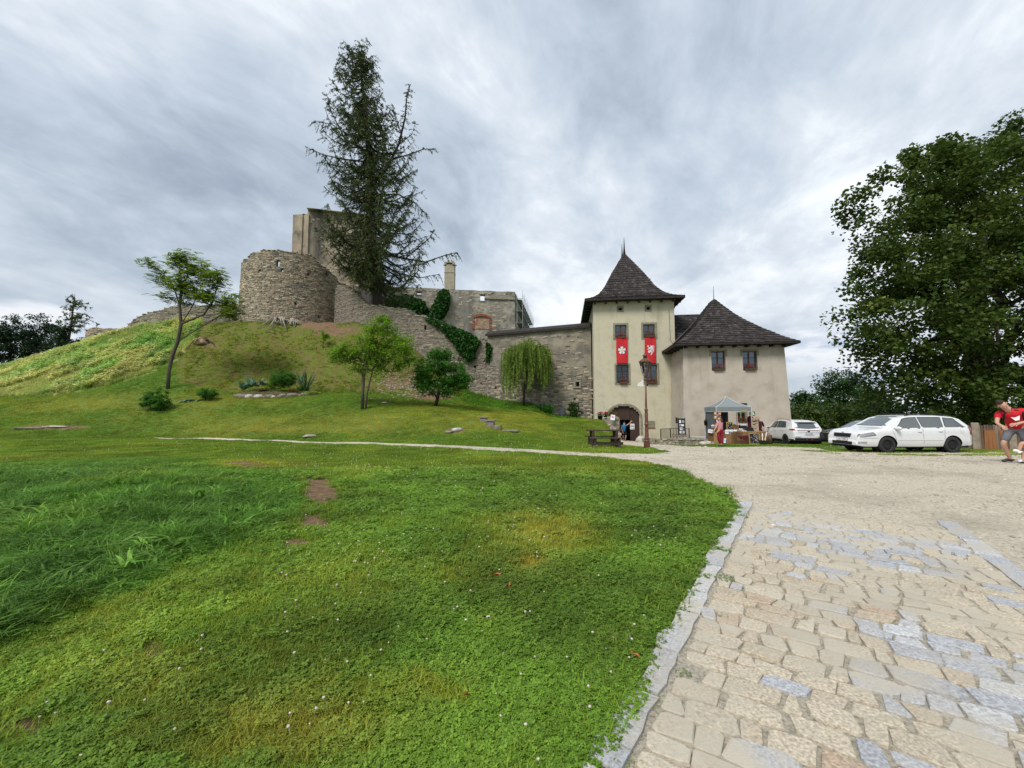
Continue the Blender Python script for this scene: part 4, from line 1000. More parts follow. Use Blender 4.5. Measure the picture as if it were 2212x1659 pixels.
    S = [Slope(e[0], e[1], r0, r0, pf), Slope(e[3], e[0], r1, r0, pf), Slope(e[1], e[2], r0, r1, pf), Slope(e[2], e[3], r1, r1, pf)]
    roof(root, 'roof', S, .30, .25, 300, M['dark_wood'])
    b = MB(); 
    for a, c in ((0, 1), (1, 2), (2, 3), (3, 0)):
        p, q = Vector(e[a]), Vector(e[c]); b.bar(p-Vector((0, 0, .06)), q-Vector((0, 0, .06)), .05, .16)
    b.add([(-ov, -ov, ze-.13), (wR+ov, -ov, ze-.13), (wR+ov, dep+ov, ze-.13), (-ov, dep+ov, ze-.13)], [(0, 1, 2, 3)]); b.build('eaves', M['dark_wood'], root)
    for k in range(8):
        x = lerp(.15, wR-.1, k/7); b = MB(); b.bar((x, -.62, ze-.26), (x, .02, ze-.22), .13, .15); b.build('rafter_end', M['dark_wood'], root)
    for k in range(9):
        y = lerp(.2, dep-.2, k/8)
        for x0, x1 in ((-.62, .02), (wR+.62, wR-.02)): b = MB(); b.bar((x0, y, ze-.26), (x1, y, ze-.22), .13, .15); b.build('rafter_end', M['dark_wood'], root)
    for (p, hh) in ((r0, 1.62), (r1, 1.60)):
        b = MB(); b.tube([(p[0], p[1], p[2]-.15), (p[0], p[1], p[2]+.5), (p[0], p[1], p[2]+hh)], [.13, .07, .012], 8); b.build('finial', M['dark_wood'], root)
    # chimney on the right rear slope
    c = TP.P(1428, 620); b = MB(); cx, cy = 5.75, 5.9; zc = WZ(1428, 609, 40.5)-zb; b.box((cx, cy, zc-1.2), (.62, .62, 2.4)); b.box((cx, cy, zc+.05), (.72, .72, .12)); b.build('chimney', mat('chimney_render', (.24, .21, .18), .95, .3, 3, coord='World'), root)
    # conductor cable down the right edge
    b = MB(); pts = [TP.P(*q) for q in ((1445, 668), (1446, 690), (1447, 715), (1448, 735), (1455, 745), (1459, 741))]; b.tube([O3+d3*s-n3*.03+Vector((0, 0, z)) for s, z in pts], .013, 5); b.build('conductor_cable', M['iron'], root, world=True)
    # flaked white patch by the lamp, notice plaque
    s0, z0 = TP.P(1382, 829); pm = mat('white_patch', (.72, .72, .70), .9)
    b = MB(); b.plate([(-.32, -.2), (.1, -.22), (.35, -.12), (.3, .2), (.12, .3), (-.05, .12), (-.22, .08)], O3+d3*(s0+.1)-n3*.0+Vector((0, 0, z0)), (d3), (0, 0, 1), .006); b.build('bare_plaster_patch', pm, root, world=True)
    return root, zb, zt
GT, GZB, GZT = gate_tower()
def on_tower(px, py, off=.05):
    s, z = TP.P(px, py); p = TO+D1*s-N1*off; return Vector((p.x, p.y, z))
def on_annex(px, py, off=.05):
    s, z = AP.P(px, py); p = AO+D1*s-N1*off; return Vector((p.x, p.y, z))
M['boxm'] = mat('box_brown', (.09, .05, .03), .8)
for px, py, w, pl, lab, sd in ((1341, 731, .75, 0, 'geraniums in a box on the gate tower window above the rose banner', 1), (1402, 729, .8, 0, 'geraniums in a box on the gate tower window above the lion banner', 2),
                               (1346, 829, .6, 0, 'geraniums behind the grille of the lower gate tower window, left of the lamp', 3), (1407, 828, .75, 0, 'geraniums on the lower gate tower window directly behind the street lamp', 4),
                               (1551, 801, .7, 1, 'geraniums on the window at the left of the low pinkish building', 5), (1619, 800, .75, 1, 'geraniums on the window at the right of the low pinkish building', 6), (1602, 913, .6, 1, 'red geraniums on the ground floor window behind the market tent', 7)):
    p = (on_tower if pl == 0 else on_annex)(px, py, .14 if py > 740 else .16); p.z -= .0; flower_box(p, w, lab, D1, sd)
def annex():
    zb = H1(AO.x+3, 30.5)-.3; wR = AP.P(1704, 880)[0]-.15; dep = 7.2; zt = AP.P(1580, 744)[1]
    root = thing('annex_building', 'low pinkish rendered building with hipped dark shingle roof beside the gate tower', 'building', (AO.x, AO.y, zb), RZ)
    tw = lambda s, y: AO+D1*s+N1*y
    path = Path([tw(0, 0), tw(wR, 0), tw(wR, dep), tw(0, dep)], True)
    defs = [((1532.2, 1571.5, 755, 805), (1536.4, 1567, 759, 801)), ((1599.4, 1640, 754, 804.6), (1603.8, 1635.6, 758.3, 800.5)), ((1588, 1616, 868, 915), (1591, 1613, 871, 912))]
    holes = [rc(AP, *i) for _, i in defs]
    shell('wall', path, lambda s: zt+.2, lambda s: zb-.3, .5, M['pink'], root, ds=1.2, dz=.5, holes=holes, batter=.032)
    for k, (o, i) in enumerate(defs): window(root, AP, tuple(rc(AP, *o)), tuple(rc(AP, *i)), rows=3 if k < 2 else 2, deep=.24, cur=k < 2, surround=M['greensash'] if k == 2 else None, sash=M['greensash'] if k == 2 else None)
    ov = .75; ze = zt-zb+.0; cx, cy = wR/2-.0, dep/2; zpk = WZ(1542, 648, 30.2+3.7)-zb
    e = [(-ov, -ov, ze), (wR+ov, -ov, ze), (wR+ov, dep+ov, ze), (-ov, dep+ov, ze)]; r0 = (cx, cy-.15, zpk); r1 = (cx, cy+.6, zpk)
    pf = [(0, 0), (.15, .095), (.41, .31), (.60, .49), (.73, .63), (.87, .82), (1, 1)]
    S = [Slope(e[0], e[1], r0, r0, pf), Slope(e[3], e[0], r1, r0, pf), Slope(e[1], e[2], r0, r1, pf), Slope(e[2], e[3], r1, r1, pf)]
    rf = roof(root, 'roof', S, .28, .26, 300, M['dark_wood'], seed=5)
    b = MB()
    for a, c in ((0, 1), (1, 2), (2, 3), (3, 0)):
        p, q = Vector(e[a]), Vector(e[c]); b.bar(p-Vector((0, 0, .05)), q-Vector((0, 0, .05)), .05, .13)
    b.add([(-ov, -ov, ze-.11), (wR+ov, -ov, ze-.11), (wR+ov, dep+ov, ze-.11), (-ov, dep+ov, ze-.11)], [(0, 1, 2, 3)]); b.build('eaves', M['dark_wood'], root)
    for k in range(9):
        x = lerp(.1, wR-.1, k/8); b = MB(); b.bar((x, -.66, ze-.22), (x, .02, ze-.18), .12, .14); b.build('rafter_end', M['dark_wood'], root)
    for k in range(5):
        y = lerp(.1, 3.8, k/4); b = MB(); b.bar((-.66, y, ze-.22), (.02, y, ze-.18), .12, .14); b.build('rafter_end', M['dark_wood'], root)
    b = MB(); b.tube([(cx, cy-.1, zpk-.1), (cx, cy-.1, zpk+1.1)], [.03, .012], 6); b.build('finial', M['iron'], root)
    # linking wing with its own slope between tower and hipped roof
    XT = (TO+D1*TP.P(1458.5, 750)[0]-AO).dot(D1)+.03; yb = 6.9; zr = WZ(1480, 679, 37.)-zb; Sx = -1.2
    W0 = Slope((XT, 3.2, ze+.35), (cx+.6, 3.2, ze+.35), (XT, yb, zr), (cx+.6, yb, zr), [(0, 0), (1, 1)])
    W1_ = Slope((cx+.6, yb+4, ze+.3), (XT, yb+4, ze+.3), (cx+.6, yb, zr), (XT, yb, zr), [(0, 0), (1, 1)])
    roof(root, 'link_roof', [W0, W1_], .25, .27, 40, M['dark_wood'], seed=8)
    b = MB(); b.box((1.9, yb+1, ze-3.6), (2.8, 4, 7)); b.build('link_wall', M['cream'], root)
    # valley flashing
    b = MB(); v0 = S[1].at(.93, .25); v1 = Vector((1.9, 5.0, zr-.15)); b.tube([v0+Vector((-.1, 0, .12)), S[1].at(.72, S[1].L*.42)+Vector((-.15, 0, .12)), S[1].at(.55, S[1].L*.66)+Vector((-.12, 0, .12))], .035, 5); b.build('valley_flashing', mat('lead_flashing', (.10, .10, .11), .5, metal=.4), root)
    p = on_annex(1555.8, 822, .0); b = MB(); b.box(p, (.17, .14, .24), (0, 0, RZ), .9); b.build('wall_lamp', mat('lamp_white', (.75, .75, .72), .5), root, world=True)
    # small dark gutter end above the tent
    p = on_annex(1603, 869, .06); b = MB(); b.box(p, (.9, .1, .07), (0, 0, RZ)); b.build('lintel_board', M['dark_wood'], root, world=True)
    return root, zb, wR
AN, AZB, AWR = annex()
# ---------------------------------------------------------------- castle walls
def top_fn(path, pts):
    "crest height along a path given view points ((px, py), ...); interpolated over the path position seen at each px"
    ss = np.linspace(0, path.L, 400); pos = [path.at(x) for x in ss]; pxs = np.array([proj(p.x, p.y, 9.)[0] for p in pos])
    a, b = [], []
    for px, py in pts:
        k = int(np.argmin(np.abs(pxs-px))); p = pos[k]; a.append(ss[k]); b.append(WZ(px, py, p.y))
    o = np.argsort(a); a = np.array(a)[o]; b = np.array(b)[o]
    return lambda s: float(np.interp(s, a, b))
def gpath(l): return Path([(WX(px, 700, Y), Y) for px, Y in l])
def sof(path, px, side=None):
    ss = np.linspace(0, path.L, 2000); P_ = [path.at(x) for x in ss]; q = np.array([proj(p.x, p.y, 9.)[0] for p in P_]); return float(ss[int(np.argmin(np.abs(q-px)))])
def wr(path, x0, x1, y0, y1):
    a, b = sof(path, x0), sof(path, x1); Y = path.at((a+b)/2).y; return (a, b, WZ((x0+x1)/2, y1, Y), WZ((x0+x1)/2, y0, Y))
M['rough_render'] = mat('weathered_wall', (.23, .205, .165), .96, scale=.8, stops=[(.30, (.12, .11, .095)), (.45, (.20, .18, .145)), (.58, (.265, .235, .185)), (.7, (.33, .295, .24))], bump=1., bscale=7, coord='World', det=10, dirt=((.10, .095, .085), .55, .52, .72))
# gate curtain wall with its little plank roof
def gate_wall():
    pa = gpath([(1053, 40.3), (1276, 36.6)]); z0 = WZ(1054, 726, 40.3); z1 = WZ(1276, 707, 36.6)
    top = lambda s: lerp(z0, z1, s/pa.L); bot = lambda s: H1(*pa.at(s))-.4
    root = thing('gate_wall', 'long rubble curtain wall with narrow black plank roof, left of the gate tower', 'wall', (pa.p[0].x, pa.p[0].y, H1(*pa.p[0])))
    win = [(1239.7, 1255.5, 821, 839, 1243.5, 1251.5, 825, 835), (1177, 1193.5, 871, 891, 1181.5, 1188.5, 876, 887)]
    hs = [wr(pa, w[4], w[5], w[6], w[7]) for w in win]+[wr(pa, 1145, 1149, 838, 842), wr(pa, 1069, 1073, 836, 840), wr(pa, 1112, 1116, 858, 862)]
    shell('wall', pa, top, bot, 1.1, M['rough_render'], root, ds=.7, dz=.6, holes=hs, jit=.05)
    shell('wall_core', Path([pa.at(0.)+Vector((0, .85)), pa.at(pa.L)+Vector((0, .85))]), top, bot, .2, M['black'], root, ds=9, dz=9)  # black sheet inside the wall, paints the depth of its holes dark
    zlow = WZ(1200, 835, 38)
    def mask(s, z):
        q = (fbm(s, z, .35, 511)-.5)*3.2; f = s/pa.L
        return min(1, max(.16, .72-(z-(zlow+(1.3 if f < .35 else 0)+q))*.32))
    outs = [wr(pa, *w[:4]) for w in win]
    stones(root, pa, lambda s: top(s)-.25, bot, M['grey_stone']+M['warm_stone'][:2], 300, .17, (.2, .62), (.02, .07), mask=mask, seed=21, holes=outs+hs, cap=False)
    d = (pa.p[1]-pa.p[0]).normalized(); pl = Plane(pa.p[0], d)
    for w in win:
        o = rc(pl, *w[:4]); i = rc(pl, *w[4:]); b = MB(); D3 = Vector((d.x, d.y, 0)); n3 = Vector((-d.y, d.x, 0)); O = Vector((pl.o.x, pl.o.y, 0)); mx = Matrix((D3, n3, Vector((0, 0, 1)))).transposed()
        for q in ((o[0], o[1], i[3], o[3]), (o[0], o[1], o[2], i[2]), (o[0], i[0], i[2]+.002, i[3]-.002), (i[1], o[1], i[2]+.002, i[3]-.002)): b.box(O+D3*((q[0]+q[1])/2)+n3*.1+Vector((0, 0, (q[2]+q[3])/2)), (q[1]-q[0], .4, q[3]-q[2]), mx)
        b.build('window_surround', M['cutstone'], root, world=True, bevel=.012)
    # plank roof: two pitched sides over the wall head
    b = MB(); A = Vector((pa.p[0].x, pa.p[0].y, z0)); B = Vector((pa.p[1].x, pa.p[1].y, z1)); n3 = Vector((-d.y, d.x, 0)); k = 26
    A = A-Vector((d.x, d.y, 0))*.15
    for i in range(k):
        for side in (-1, 1):
            p, q = A.lerp(B, (i+.02)/k), A.lerp(B, (i+.98)/k); m0 = n3*.5; e = n3*(.5+side*.78); up = Vector((0, 0, .52)); lo = Vector((0, 0, .08+.01*(i % 3)))
            vs = [p+e+lo, q+e+lo, q+m0+up, p+m0+up]; vs += [v+Vector((0, 0, .045)) for v in vs]
            bb = MB(); bb.add(vs, [(0, 3, 2, 1), (4, 5, 6, 7), (0, 1, 5, 4), (1, 2, 6, 5), (2, 3, 7, 6), (3, 0, 4, 7)]); bb.build('roof_plank', M['dark_wood'], root, world=True)
    for side in (-1, 1): b.bar(A+n3*(.5+side*.74)+Vector((0, 0, .03)), B+n3*(.5+side*.74)+Vector((0, 0, .03)), .06, .16)
    b.build('roof_beam', M['dark_wood'], root, world=True)
    # grey wall cabinet low on the wall
    s, z = pl.P(1215, 889); c = O+D3*s-n3*.12+Vector((0, 0, z)); t = thing('utility_cabinet', 'small grey metal cabinet on the foot of the rubble wall, left of a bush', 'cabinet', c-Vector((0, 0, .5)), math.atan2(d.y, d.x))
    g = mat('cabinet_grey', (.13, .15, .16), .5, .2, 6); b = MB(); b.box((0, 0, .5), (.5, .22, .72)); b.build('body', g, t, bevel=.01); b = MB(); b.box((0, -.125, .5), (.42, .03, .62)); b.build('door', g, t); b = MB(); b.box((0, -.05, -.02), (.12, .1, .3)); b.build('meter', mat('meter_white', (.6, .6, .58), .5), t)
    return pa, top
GW, GWT = gate_wall()
def curtain():
    pa = gpath([(722, 46.5), (760, 44), (876, 42.2), (960, 41.4), (1054, 40.4)])
    crest = [(735, 615), (739, 619), (757, 626.5), (788, 654.6), (809, 660), (848, 668.6), (876, 672), (907, 682.6), (930, 690), (953, 698), (975, 707), (1002, 719), (1030, 731), (1054, 737)]
    t0 = top_fn(pa, crest); top = lambda s: t0(s)+(fbm(s, 0, 1.1, 77)-.5)*.45; bot = lambda s: H1(*pa.at(s))-.5
    root = thing('curtain_wall', 'ruined stepped stone wall climbing the slope to the round tower', 'wall', (pa.p[0].x, pa.p[0].y, H1(*pa.p[0])))
    hs = [wr(pa, 1038, 1043, 857-30, 862-32), wr(pa, 1024, 1029, 790, 795), wr(pa, 916, 921, 703, 712)]
    shell('wall', pa, top, bot, 1.2, M['core'], root, ds=.6, dz=.6, holes=hs, jit=.08)
    shell('wall_core', Path([p+Vector((0, .9)) for p in pa.p]), lambda s: top(min(pa.L, s))-.6, bot, .2, M['black'], root, ds=2, dz=9)  # added black sheet, gives the holes their painted shade
    stones(root, pa, top, bot, M['grey_stone']+M['warm_stone'][3:4], 300, .155, (.22, .62), (.03, .09), seed=31, holes=hs)
    return pa, top
CW, CWT = curtain()
def round_tower():
    c = Vector((WX(631.5, 700, 48.5), 48.5)); Rr = 5.3; ph = math.atan2(-c.y, -c.x); n = 56
    pa = Path([(c.x+Rr*math.cos(ph+a), c.y+Rr*math.sin(ph+a)) for a in np.linspace(-R(112), R(112), n)])
    crest = [(527, 560), (531, 550), (545, 545), (575, 543), (600, 543.5), (625, 546), (640, 549), (660, 551), (672, 556), (682, 567), (693, 577), (705, 586), (716, 596), (727, 608), (735, 622), (741, 640)]
    front = Path([pa.at(x) for x in np.linspace(pa.L*.13, pa.L*.87, 60)]); t0 = top_fn(front, crest); off = pa.L*.13
    def top(s):
        r = t0(min(max(s-off, 0), front.L)); back = max(0, off*.9-s)*1.2+max(0, s-(pa.L-off*.9))*.6; return r-back+(fbm(s, 3, 1.3, 83)-.5)*.5
    bot = lambda s: H1(*pa.at(s))-.6
    root = thing('round_tower', 'broad ruined round stone tower with ragged crest and one small window', 'tower', (c.x, c.y, H1(c.x, c.y-5)))
    def h(x0, x1, y0, y1):
        r = wr(front, x0, x1, y0, y1); return (r[0]+off, r[1]+off, r[2], r[3])
    win = h(590.5, 597.5, 562.5, 576.5); small = [h(553, 557.5, 582.5, 586.5), h(601, 606.5, 581.5, 587), h(657.5, 662.5, 590, 595), h(633, 637, 654, 658.5), h(697, 702, 588, 596), h(682, 686, 688-6, 692-5)]
    shell('wall', pa, top, bot, .45, M['core'], root, ds=.6, dz=.5, holes=[win]+small, batter=.03, jit=.08)
    inner = Path([(c.x+(Rr-.47)*math.cos(ph+a), c.y+(Rr-.47)*math.sin(ph+a)) for a in np.linspace(-R(112), R(112), n)]); k = inner.L/pa.L
    shell('wall_core', inner, lambda s: top(s/k)-.3, lambda s: bot(s/k), .4, M['core'], root, ds=.7, dz=1, holes=[(win[0]*k-.5, win[1]*k+.5, win[2]-.6, win[3]+.2)], batter=.03)
    mm = M['warm_stone']*2+M['grey_stone'][:3]
    stones(root, pa, lambda s: top(s), bot, mm, 300, .16, (.22, .6), (.03, .09), batter=.03, zref=max(top(x) for x in np.linspace(0, pa.L, 50)), seed=41, holes=[win]+small, s0=pa.L*.1, s1=pa.L*.9)
    return c
RT = round_tower()
def left_ruins():
    pa = gpath([(268, 47), (300, 46.6), (420, 46.5), (540, 48)]); crest = [(268, 718), (272, 706), (280, 694), (290, 687), (304, 680), (330, 673), (350, 669), (372, 663), (385, 662), (430, 661), (490, 657), (535, 656)]
    t0 = top_fn(pa, crest); top = lambda s: t0(s)+(fbm(s, 5, .9, 88)-.5)*.4; bot = lambda s: H1(*pa.at(s))-.6
    root = thing('ruined_wall', 'low ruined stone wall along the top of the meadow bank, left of the round tower', 'wall', (pa.p[1].x, pa.p[1].y, H1(*pa.p[1])))
    shell('wall', pa, top, bot, 1., M['rough_render'], root, ds=.7, dz=.6, jit=.08)
    stones(root, pa, top, bot, M['grey_stone']+M['warm_stone'][3:4], 120, .17, (.25, .7), (.03, .08), mask=lambda s, z: .6, seed=51)
    pb = gpath([(186, 52), (266, 51)]); crest = [(186, 712), (192, 710.5), (230, 711), (262, 714), (270, 716)]; t1 = top_fn(pb, crest); top2 = lambda s: t1(s)+(fbm(s, 8, 1.1, 90)-.5)*.3
    root = thing('ruined_wall', 'short square end of ruined wall behind the meadow bank, furthest from the towers', 'wall', (pb.p[0].x, pb.p[0].y, H1(*pb.p[0])))
    side = pb.p[0]+Vector((.9, 3.5)); pc = Path([side, pb.p[0], pb.p[1]]); L0 = (side-pb.p[0]).length; hz = wr(pb, 200, 206, 721, 728); hz = (hz[0]+L0, hz[1]+L0, hz[2], hz[3])
    t2 = lambda s: top2(max(0, s-L0)); b2 = lambda s: H1(*pc.at(s))-.6
    shell('wall', pc, t2, b2, .9, M['rough_render'], root, ds=.6, dz=.5, holes=[hz], jit=.07)
    stones(root, pc, t2, b2, M['warm_stone'], 60, .18, (.25, .7), (.03, .08), mask=lambda s, z: .6, seed=52, holes=[hz])
left_ruins()
M['keep'] = mat('keep_wall', (.27, .225, .175), .95, scale=.55, stops=[(.3, (.20, .17, .135)), (.45, (.33, .27, .205)), (.6, (.42, .35, .27)), (.72, (.50, .43, .34))], bump=1., bscale=5, coord='World', det=11, dirt=((.085, .08, .075), .30, .54, .68), streak=((.10, .09, .08), .35, .50, .66))
M['palace'] = mat('palace_wall', (.33, .30, .25), .95, scale=.8, stops=[(.3, (.15, .145, .13)), (.45, (.26, .245, .205)), (.6, (.36, .335, .28)), (.72, (.45, .42, .36))], bump=1., bscale=5, coord='World', det=11, dirt=((.12, .12, .115), .3, .5, .68), streak=((.14, .13, .12), .4, .52, .68))
def keep():
    Y0 = 60.; a = Vector((WX(628.5, 600, Y0+.1), Y0+.1)); b0 = Vector((WX(660, 600, Y0), Y0)); c0 = Vector((WX(798, 600, 62.3), 62.3)); dd = (c0-b0).normalized(); back = Vector((-dd.y, dd.x))*9.5
    pa = Path([b0, c0, c0+back, b0+back], True); zt = WZ(661, 454.5, Y0); zb = 10.5
    root = thing('keep_tower', 'massive square keep rising behind the larch and the round tower', 'tower', (b0.x, b0.y, 12))
    shell('wall', pa, lambda s: zt+(fbm(s, 1, .9, 61)-.5)*.35, lambda s: zb, 1.6, M['keep'], root, ds=.9, dz=1.2, jit=.06, holes=[])
    pb = Path([a, b0+Vector((.3, -.25)), b0+Vector((.3, -.25))+back*.6, a+back*.6], True); z2 = WZ(645, 466.5, Y0+.4)
    shell('stair_turret', pb, lambda s: z2+(fbm(s, 2, .9, 63)-.5)*.25, lambda s: zb, .9, M['keep'], root, ds=.9, dz=1.2, jit=.06)
    stones(root, Path([b0, c0]), lambda s: zt-.3, lambda s: zb+3, M['warm_stone'], 0, .3, (.35, .8), (.02, .06), mask=lambda s, z: .10, seed=66, cap=False)
    b = MB(); b.bar((b0.x, b0.y-.0, zt+.06), (c0.x, c0.y, zt+.06), 1.5, .08); b.build('coping', M['keep'], root, world=True)
keep()
def palace():
    pa = gpath([(786, 66.5), (1112, 70.)]); tp = top_fn(pa, [(786, 617), (823, 618), (905, 621), (963, 624.5), (1040, 627.5), (1112, 630.5)]); top = lambda s: tp(s)+(fbm(s, 4, .8, 68)-.5)*.22
    e = pa.p[1]; far = Vector((WX(1141, 700, 92), 92.)); full = Path([pa.p[0], e, far]); root = thing('palace_ruin', 'roofless palace wall with sky showing through its windows, behind the curtain walls', 'ruin', (e.x, e.y, 10)); zb = 6.
    ztr = top(pa.L); zb_ = lambda s: zb
    H_ = [wr(pa, 1036.7, 1046.8, 636, 650), wr(pa, 801.5, 808, 634.6, 648), wr(pa, 897, 906.5, 629.5, 636.5)]
    niche = wr(pa, 1024, 1056.7, 683.6, 712)
    shell('wall', full, lambda s: top(s) if s <= pa.L else ztr, zb_, 1.1, M['palace'], root, ds=1., dz=1., holes=H_, jit=.05)
    # brick-framed blocked arch
    d = (pa.p[1]-pa.p[0]).normalized(); D3 = Vector((d.x, d.y, 0)); n3 = Vector((-d.y, d.x, 0)); O = Vector((pa.p[0].x, pa.p[0].y, 0)); mx = Matrix((D3, n3, Vector((0, 0, 1)))).transposed()
    br = mat('red_brick', (.30, .10, .055), .95, .4, 3, .4, 10, coord='World'); b = MB()
    cx = (niche[0]+niche[1])/2; hw = (niche[1]-niche[0])/2
    for k in range(11):
        a = lerp(-hw-.05, hw+.05, k/10); z = niche[3]-.1+.35*(1-(a/hw)**2); bb = MB(); bb.box(O+D3*(cx+a)-n3*.06+Vector((0, 0, z)), (hw*.17, .16, .42), mx); bb.build('brick', br, root, world=True)
    for k in range(8):
        for sg in (-1, 1):
            if random.random() < .75: bb = MB(); bb.box(O+D3*(cx+sg*(hw+.12+random.uniform(0, .2)))-n3*.05+Vector((0, 0, niche[2]+.1+k*.27)), (.42, .12, .2), mx); bb.build('brick', br, root, world=True)
    bb = MB(); bb.box(O+D3*cx-n3*.04+Vector((0, 0, (niche[2]+niche[3])/2-.15)), (2*hw-.1, .1, niche[3]-niche[2]-.5), mx); bb.build('arch_infill', mat('arch_infill', (.33, .25, .18), .95, .3, 2, .4, 8, coord='World', dirt=((.28, .11, .07), 1.5, .5, .6)), root, world=True)
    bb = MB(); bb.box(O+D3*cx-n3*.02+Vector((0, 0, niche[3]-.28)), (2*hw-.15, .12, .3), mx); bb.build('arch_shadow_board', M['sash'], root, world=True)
    # ledge below the crest
    bb = MB(); s0 = sof(pa, 1046); bb.box(O+D3*((s0+pa.L)/2)-n3*.12+Vector((0, 0, WZ(1080, 646, 69.6))), (pa.L-s0, .22, .16), mx); bb.build('ledge', M['cutstone'], root, world=True)
    for q in H_:
        bb = MB()
        for a, z, w, h in (((q[0]+q[1])/2, q[3]+.06, q[1]-q[0]+.4, .12), ((q[0]+q[1])/2, q[2]-.06, q[1]-q[0]+.4, .12)): bb.box(O+D3*a+n3*.2+Vector((0, 0, z)), (w, .6, h), mx)
        bb.build('lintel', M['cutstone'], root, world=True)
    # lower buttress wall stepping to the left of the gate wall
    # chimney stack
    cz = WZ(972, 568, 69.4); x = WX(972, 600, 69.4); cb = MB(); h = 4.4; w = .84; m = M['cream']
    t = root; cb.box((x, 69.4, cz-h/2-.55), (w*2, w*1.8, h)); 
    cb.box((x, 69.4, cz-1.95), (w*2+.12, w*1.8+.12, .12))
    for sg in (-1, 1): cb.box((x+sg*(w-.16), 69.4, cz-.52), (.32, w*1.8, .55))
    cb.box((x, 69.4, cz-.14), (2*w, w*1.8, .22)); 
    for k in range(6):
        a0, a1 = PI*k/6, PI*(k+1)/6; cb.bar((x+math.cos(a0)*.48, 69.4, cz-.72+math.sin(a0)*.46), (x+math.cos(a1)*.48, 69.4, cz-.72+math.sin(a1)*.46), w*1.78, .14, (0, 1, 0))
    cb.build('chimney', mat('chimney_plaster', (.36, .325, .25), .95, .2, 2, .3, 8, coord='World'), root, world=True)
    stones(root, pa, lambda s: top(s)-.5, lambda s: zb+5, M['warm_stone']+M['grey_stone'][:2], 0, .3, (.3, .8), (.02, .05), mask=lambda s, z: .28 if fbm(s, z, .2, 69) > .45 else .06, seed=67, cap=True, holes=H_+[niche])
    return e, far, ztr
PE, PF_, PZ = palace()
def scaffold():
    st = mat('galvanised_tube', (.33, .34, .35), .5, .2, 8, metal=.5); pl = mat('deck_board', (.20, .18, .15), .9, .3, 5)
    d = (PF_-PE).normalized(); n = Vector((d.y, -d.x)); L_ = (PF_-PE).length; root = thing('scaffold', 'steel tube scaffold with plank decks along the right end of the palace ruin', 'scaffold', (PE.x, PE.y, 10)); b = MB()
    lifts = [PZ-1.5-k*2.1 for k in range(6)]; k = 8
    for i in range(k+1):
        for off in (.35, 1.35):
            p = PE+d*(.4+L_*.95*i/k)+n*off; m = MB(); m.tube([(p.x, p.y, 6), (p.x, p.y, PZ+(.35 if off > 1 else -.3))], .035, 5); m.build('standard', st, root, world=True)
    for z in lifts:
        for off in (.35, 1.35):
            a, c = PE+n*off, PE+d*(L_*.97)+n*off; m = MB(); m.tube([(a.x, a.y, z), (c.x, c.y, z)], .03, 5); m.build('ledger', st, root, world=True)
        for h in (.5, 1.0): a, c = PE+n*1.35, PE+d*(L_*.97)+n*1.35; m = MB(); m.tube([(a.x, a.y, z+h), (c.x, c.y, z+h)], .022, 5); m.build('guard_rail', st, root, world=True)
        for j in range(3): 
            a, c = PE+n*(.5+j*.28), PE+d*(L_*.97)+n*(.5+j*.28); m = MB(); m.bar((a.x, a.y, z+.06), (c.x, c.y, z+.06), .25, .05); m.build('deck_plank', pl, root, world=True)
        a, c = PE+n*-2.4-d*.15, PE+n*1.35-d*.15; m = MB(); m.tube([(a.x, a.y, z+.2), (c.x, c.y, z+.2)], .03, 5); m.build('tie_tube', st, root, world=True)
scaffold()
# ---------------------------------------------------------------- ivy
M['ivy'] = leafmat('ivy_leaf', (.012, .05, .008), (.035, .12, .016), (.08, .22, .035), None, .2, nscale=.8)
def ivy(name, pa, poly, n, label, size=.22, depth=.3, seed=0, mm=None):
    P_ = np.array(poly, float); lo, hi = P_.min(0), P_.max(0); rs = np.random.RandomState(seed+5); pts = []; x = rs.uniform(lo[0], hi[0], n*3); y = rs.uniform(lo[1], hi[1], n*3)
    k = inpoly(x, y, poly); k &= rs.rand(len(x)) < np.clip(pdist(x, y, poly)/2.5+.35, 0, 1); x, y = x[k][:n], y[k][:n]; SS = np.linspace(0, pa.L, 600); Q = [pa.at(s) for s in SS]; qx = np.array([proj(p.x, p.y, 9.)[0] for p in Q])
    dd = pdist(x, y, poly)
    for a, c, e in zip(x, y, dd):
        p = Q[int(np.argmin(np.abs(qx-a)))]; r = abs(rs.randn())*depth*min(1, .3+e/12)+.04+.5*depth*fbm(a*.2, c*.2, 1., 7); pts.append((p.x+(rs.randn())*.08, p.y-r, WZ(a, c, p.y-r)))
    pts = np.array(pts); c = pts.mean(0); root = thing(name, label, 'climbing plant', (c[0], c[1], pts[:, 2].min())); 
    o = leafy('foliage', mm or M['ivy'], pts-np.array(root.location), size, root, seed, up=-.1, asp=.85)
    b = MB(); 
    for k in range(4):
        i = rs.randint(len(pts)); q = Vector(pts[i]); z0 = pts[:, 2].min(); b.tube([(c[0]+(k-1.5)*.3, q.y+.1, z0), (lerp(c[0], q.x, .5), q.y+.12, (q.z+z0)/2), (q.x, q.y+.1, q.z)], [.05, .04, .02], 5)
    b.build('stem', M['dark_wood'], root, world=True); return root
palp = gpath([(786, 66.2), (1112, 69.7)])
ivy('ivy', palp, [(905, 690), (912, 682), (925, 675), (938, 655), (948, 630), (958, 624), (968, 628), (971, 645), (968, 665), (960, 685), (948, 695), (925, 695)], 5200, 'dark ivy sheet on the palace wall just below the chimney stack', .42, .6, 1)
ivy('ivy', palp, [(832, 690), (832, 650), (845, 640), (870, 636), (890, 640), (915, 650), (925, 670), (905, 690), (870, 696)], 3200, 'thinner ivy on the palace wall to the right of the larch trunk', .42, .5, 2)
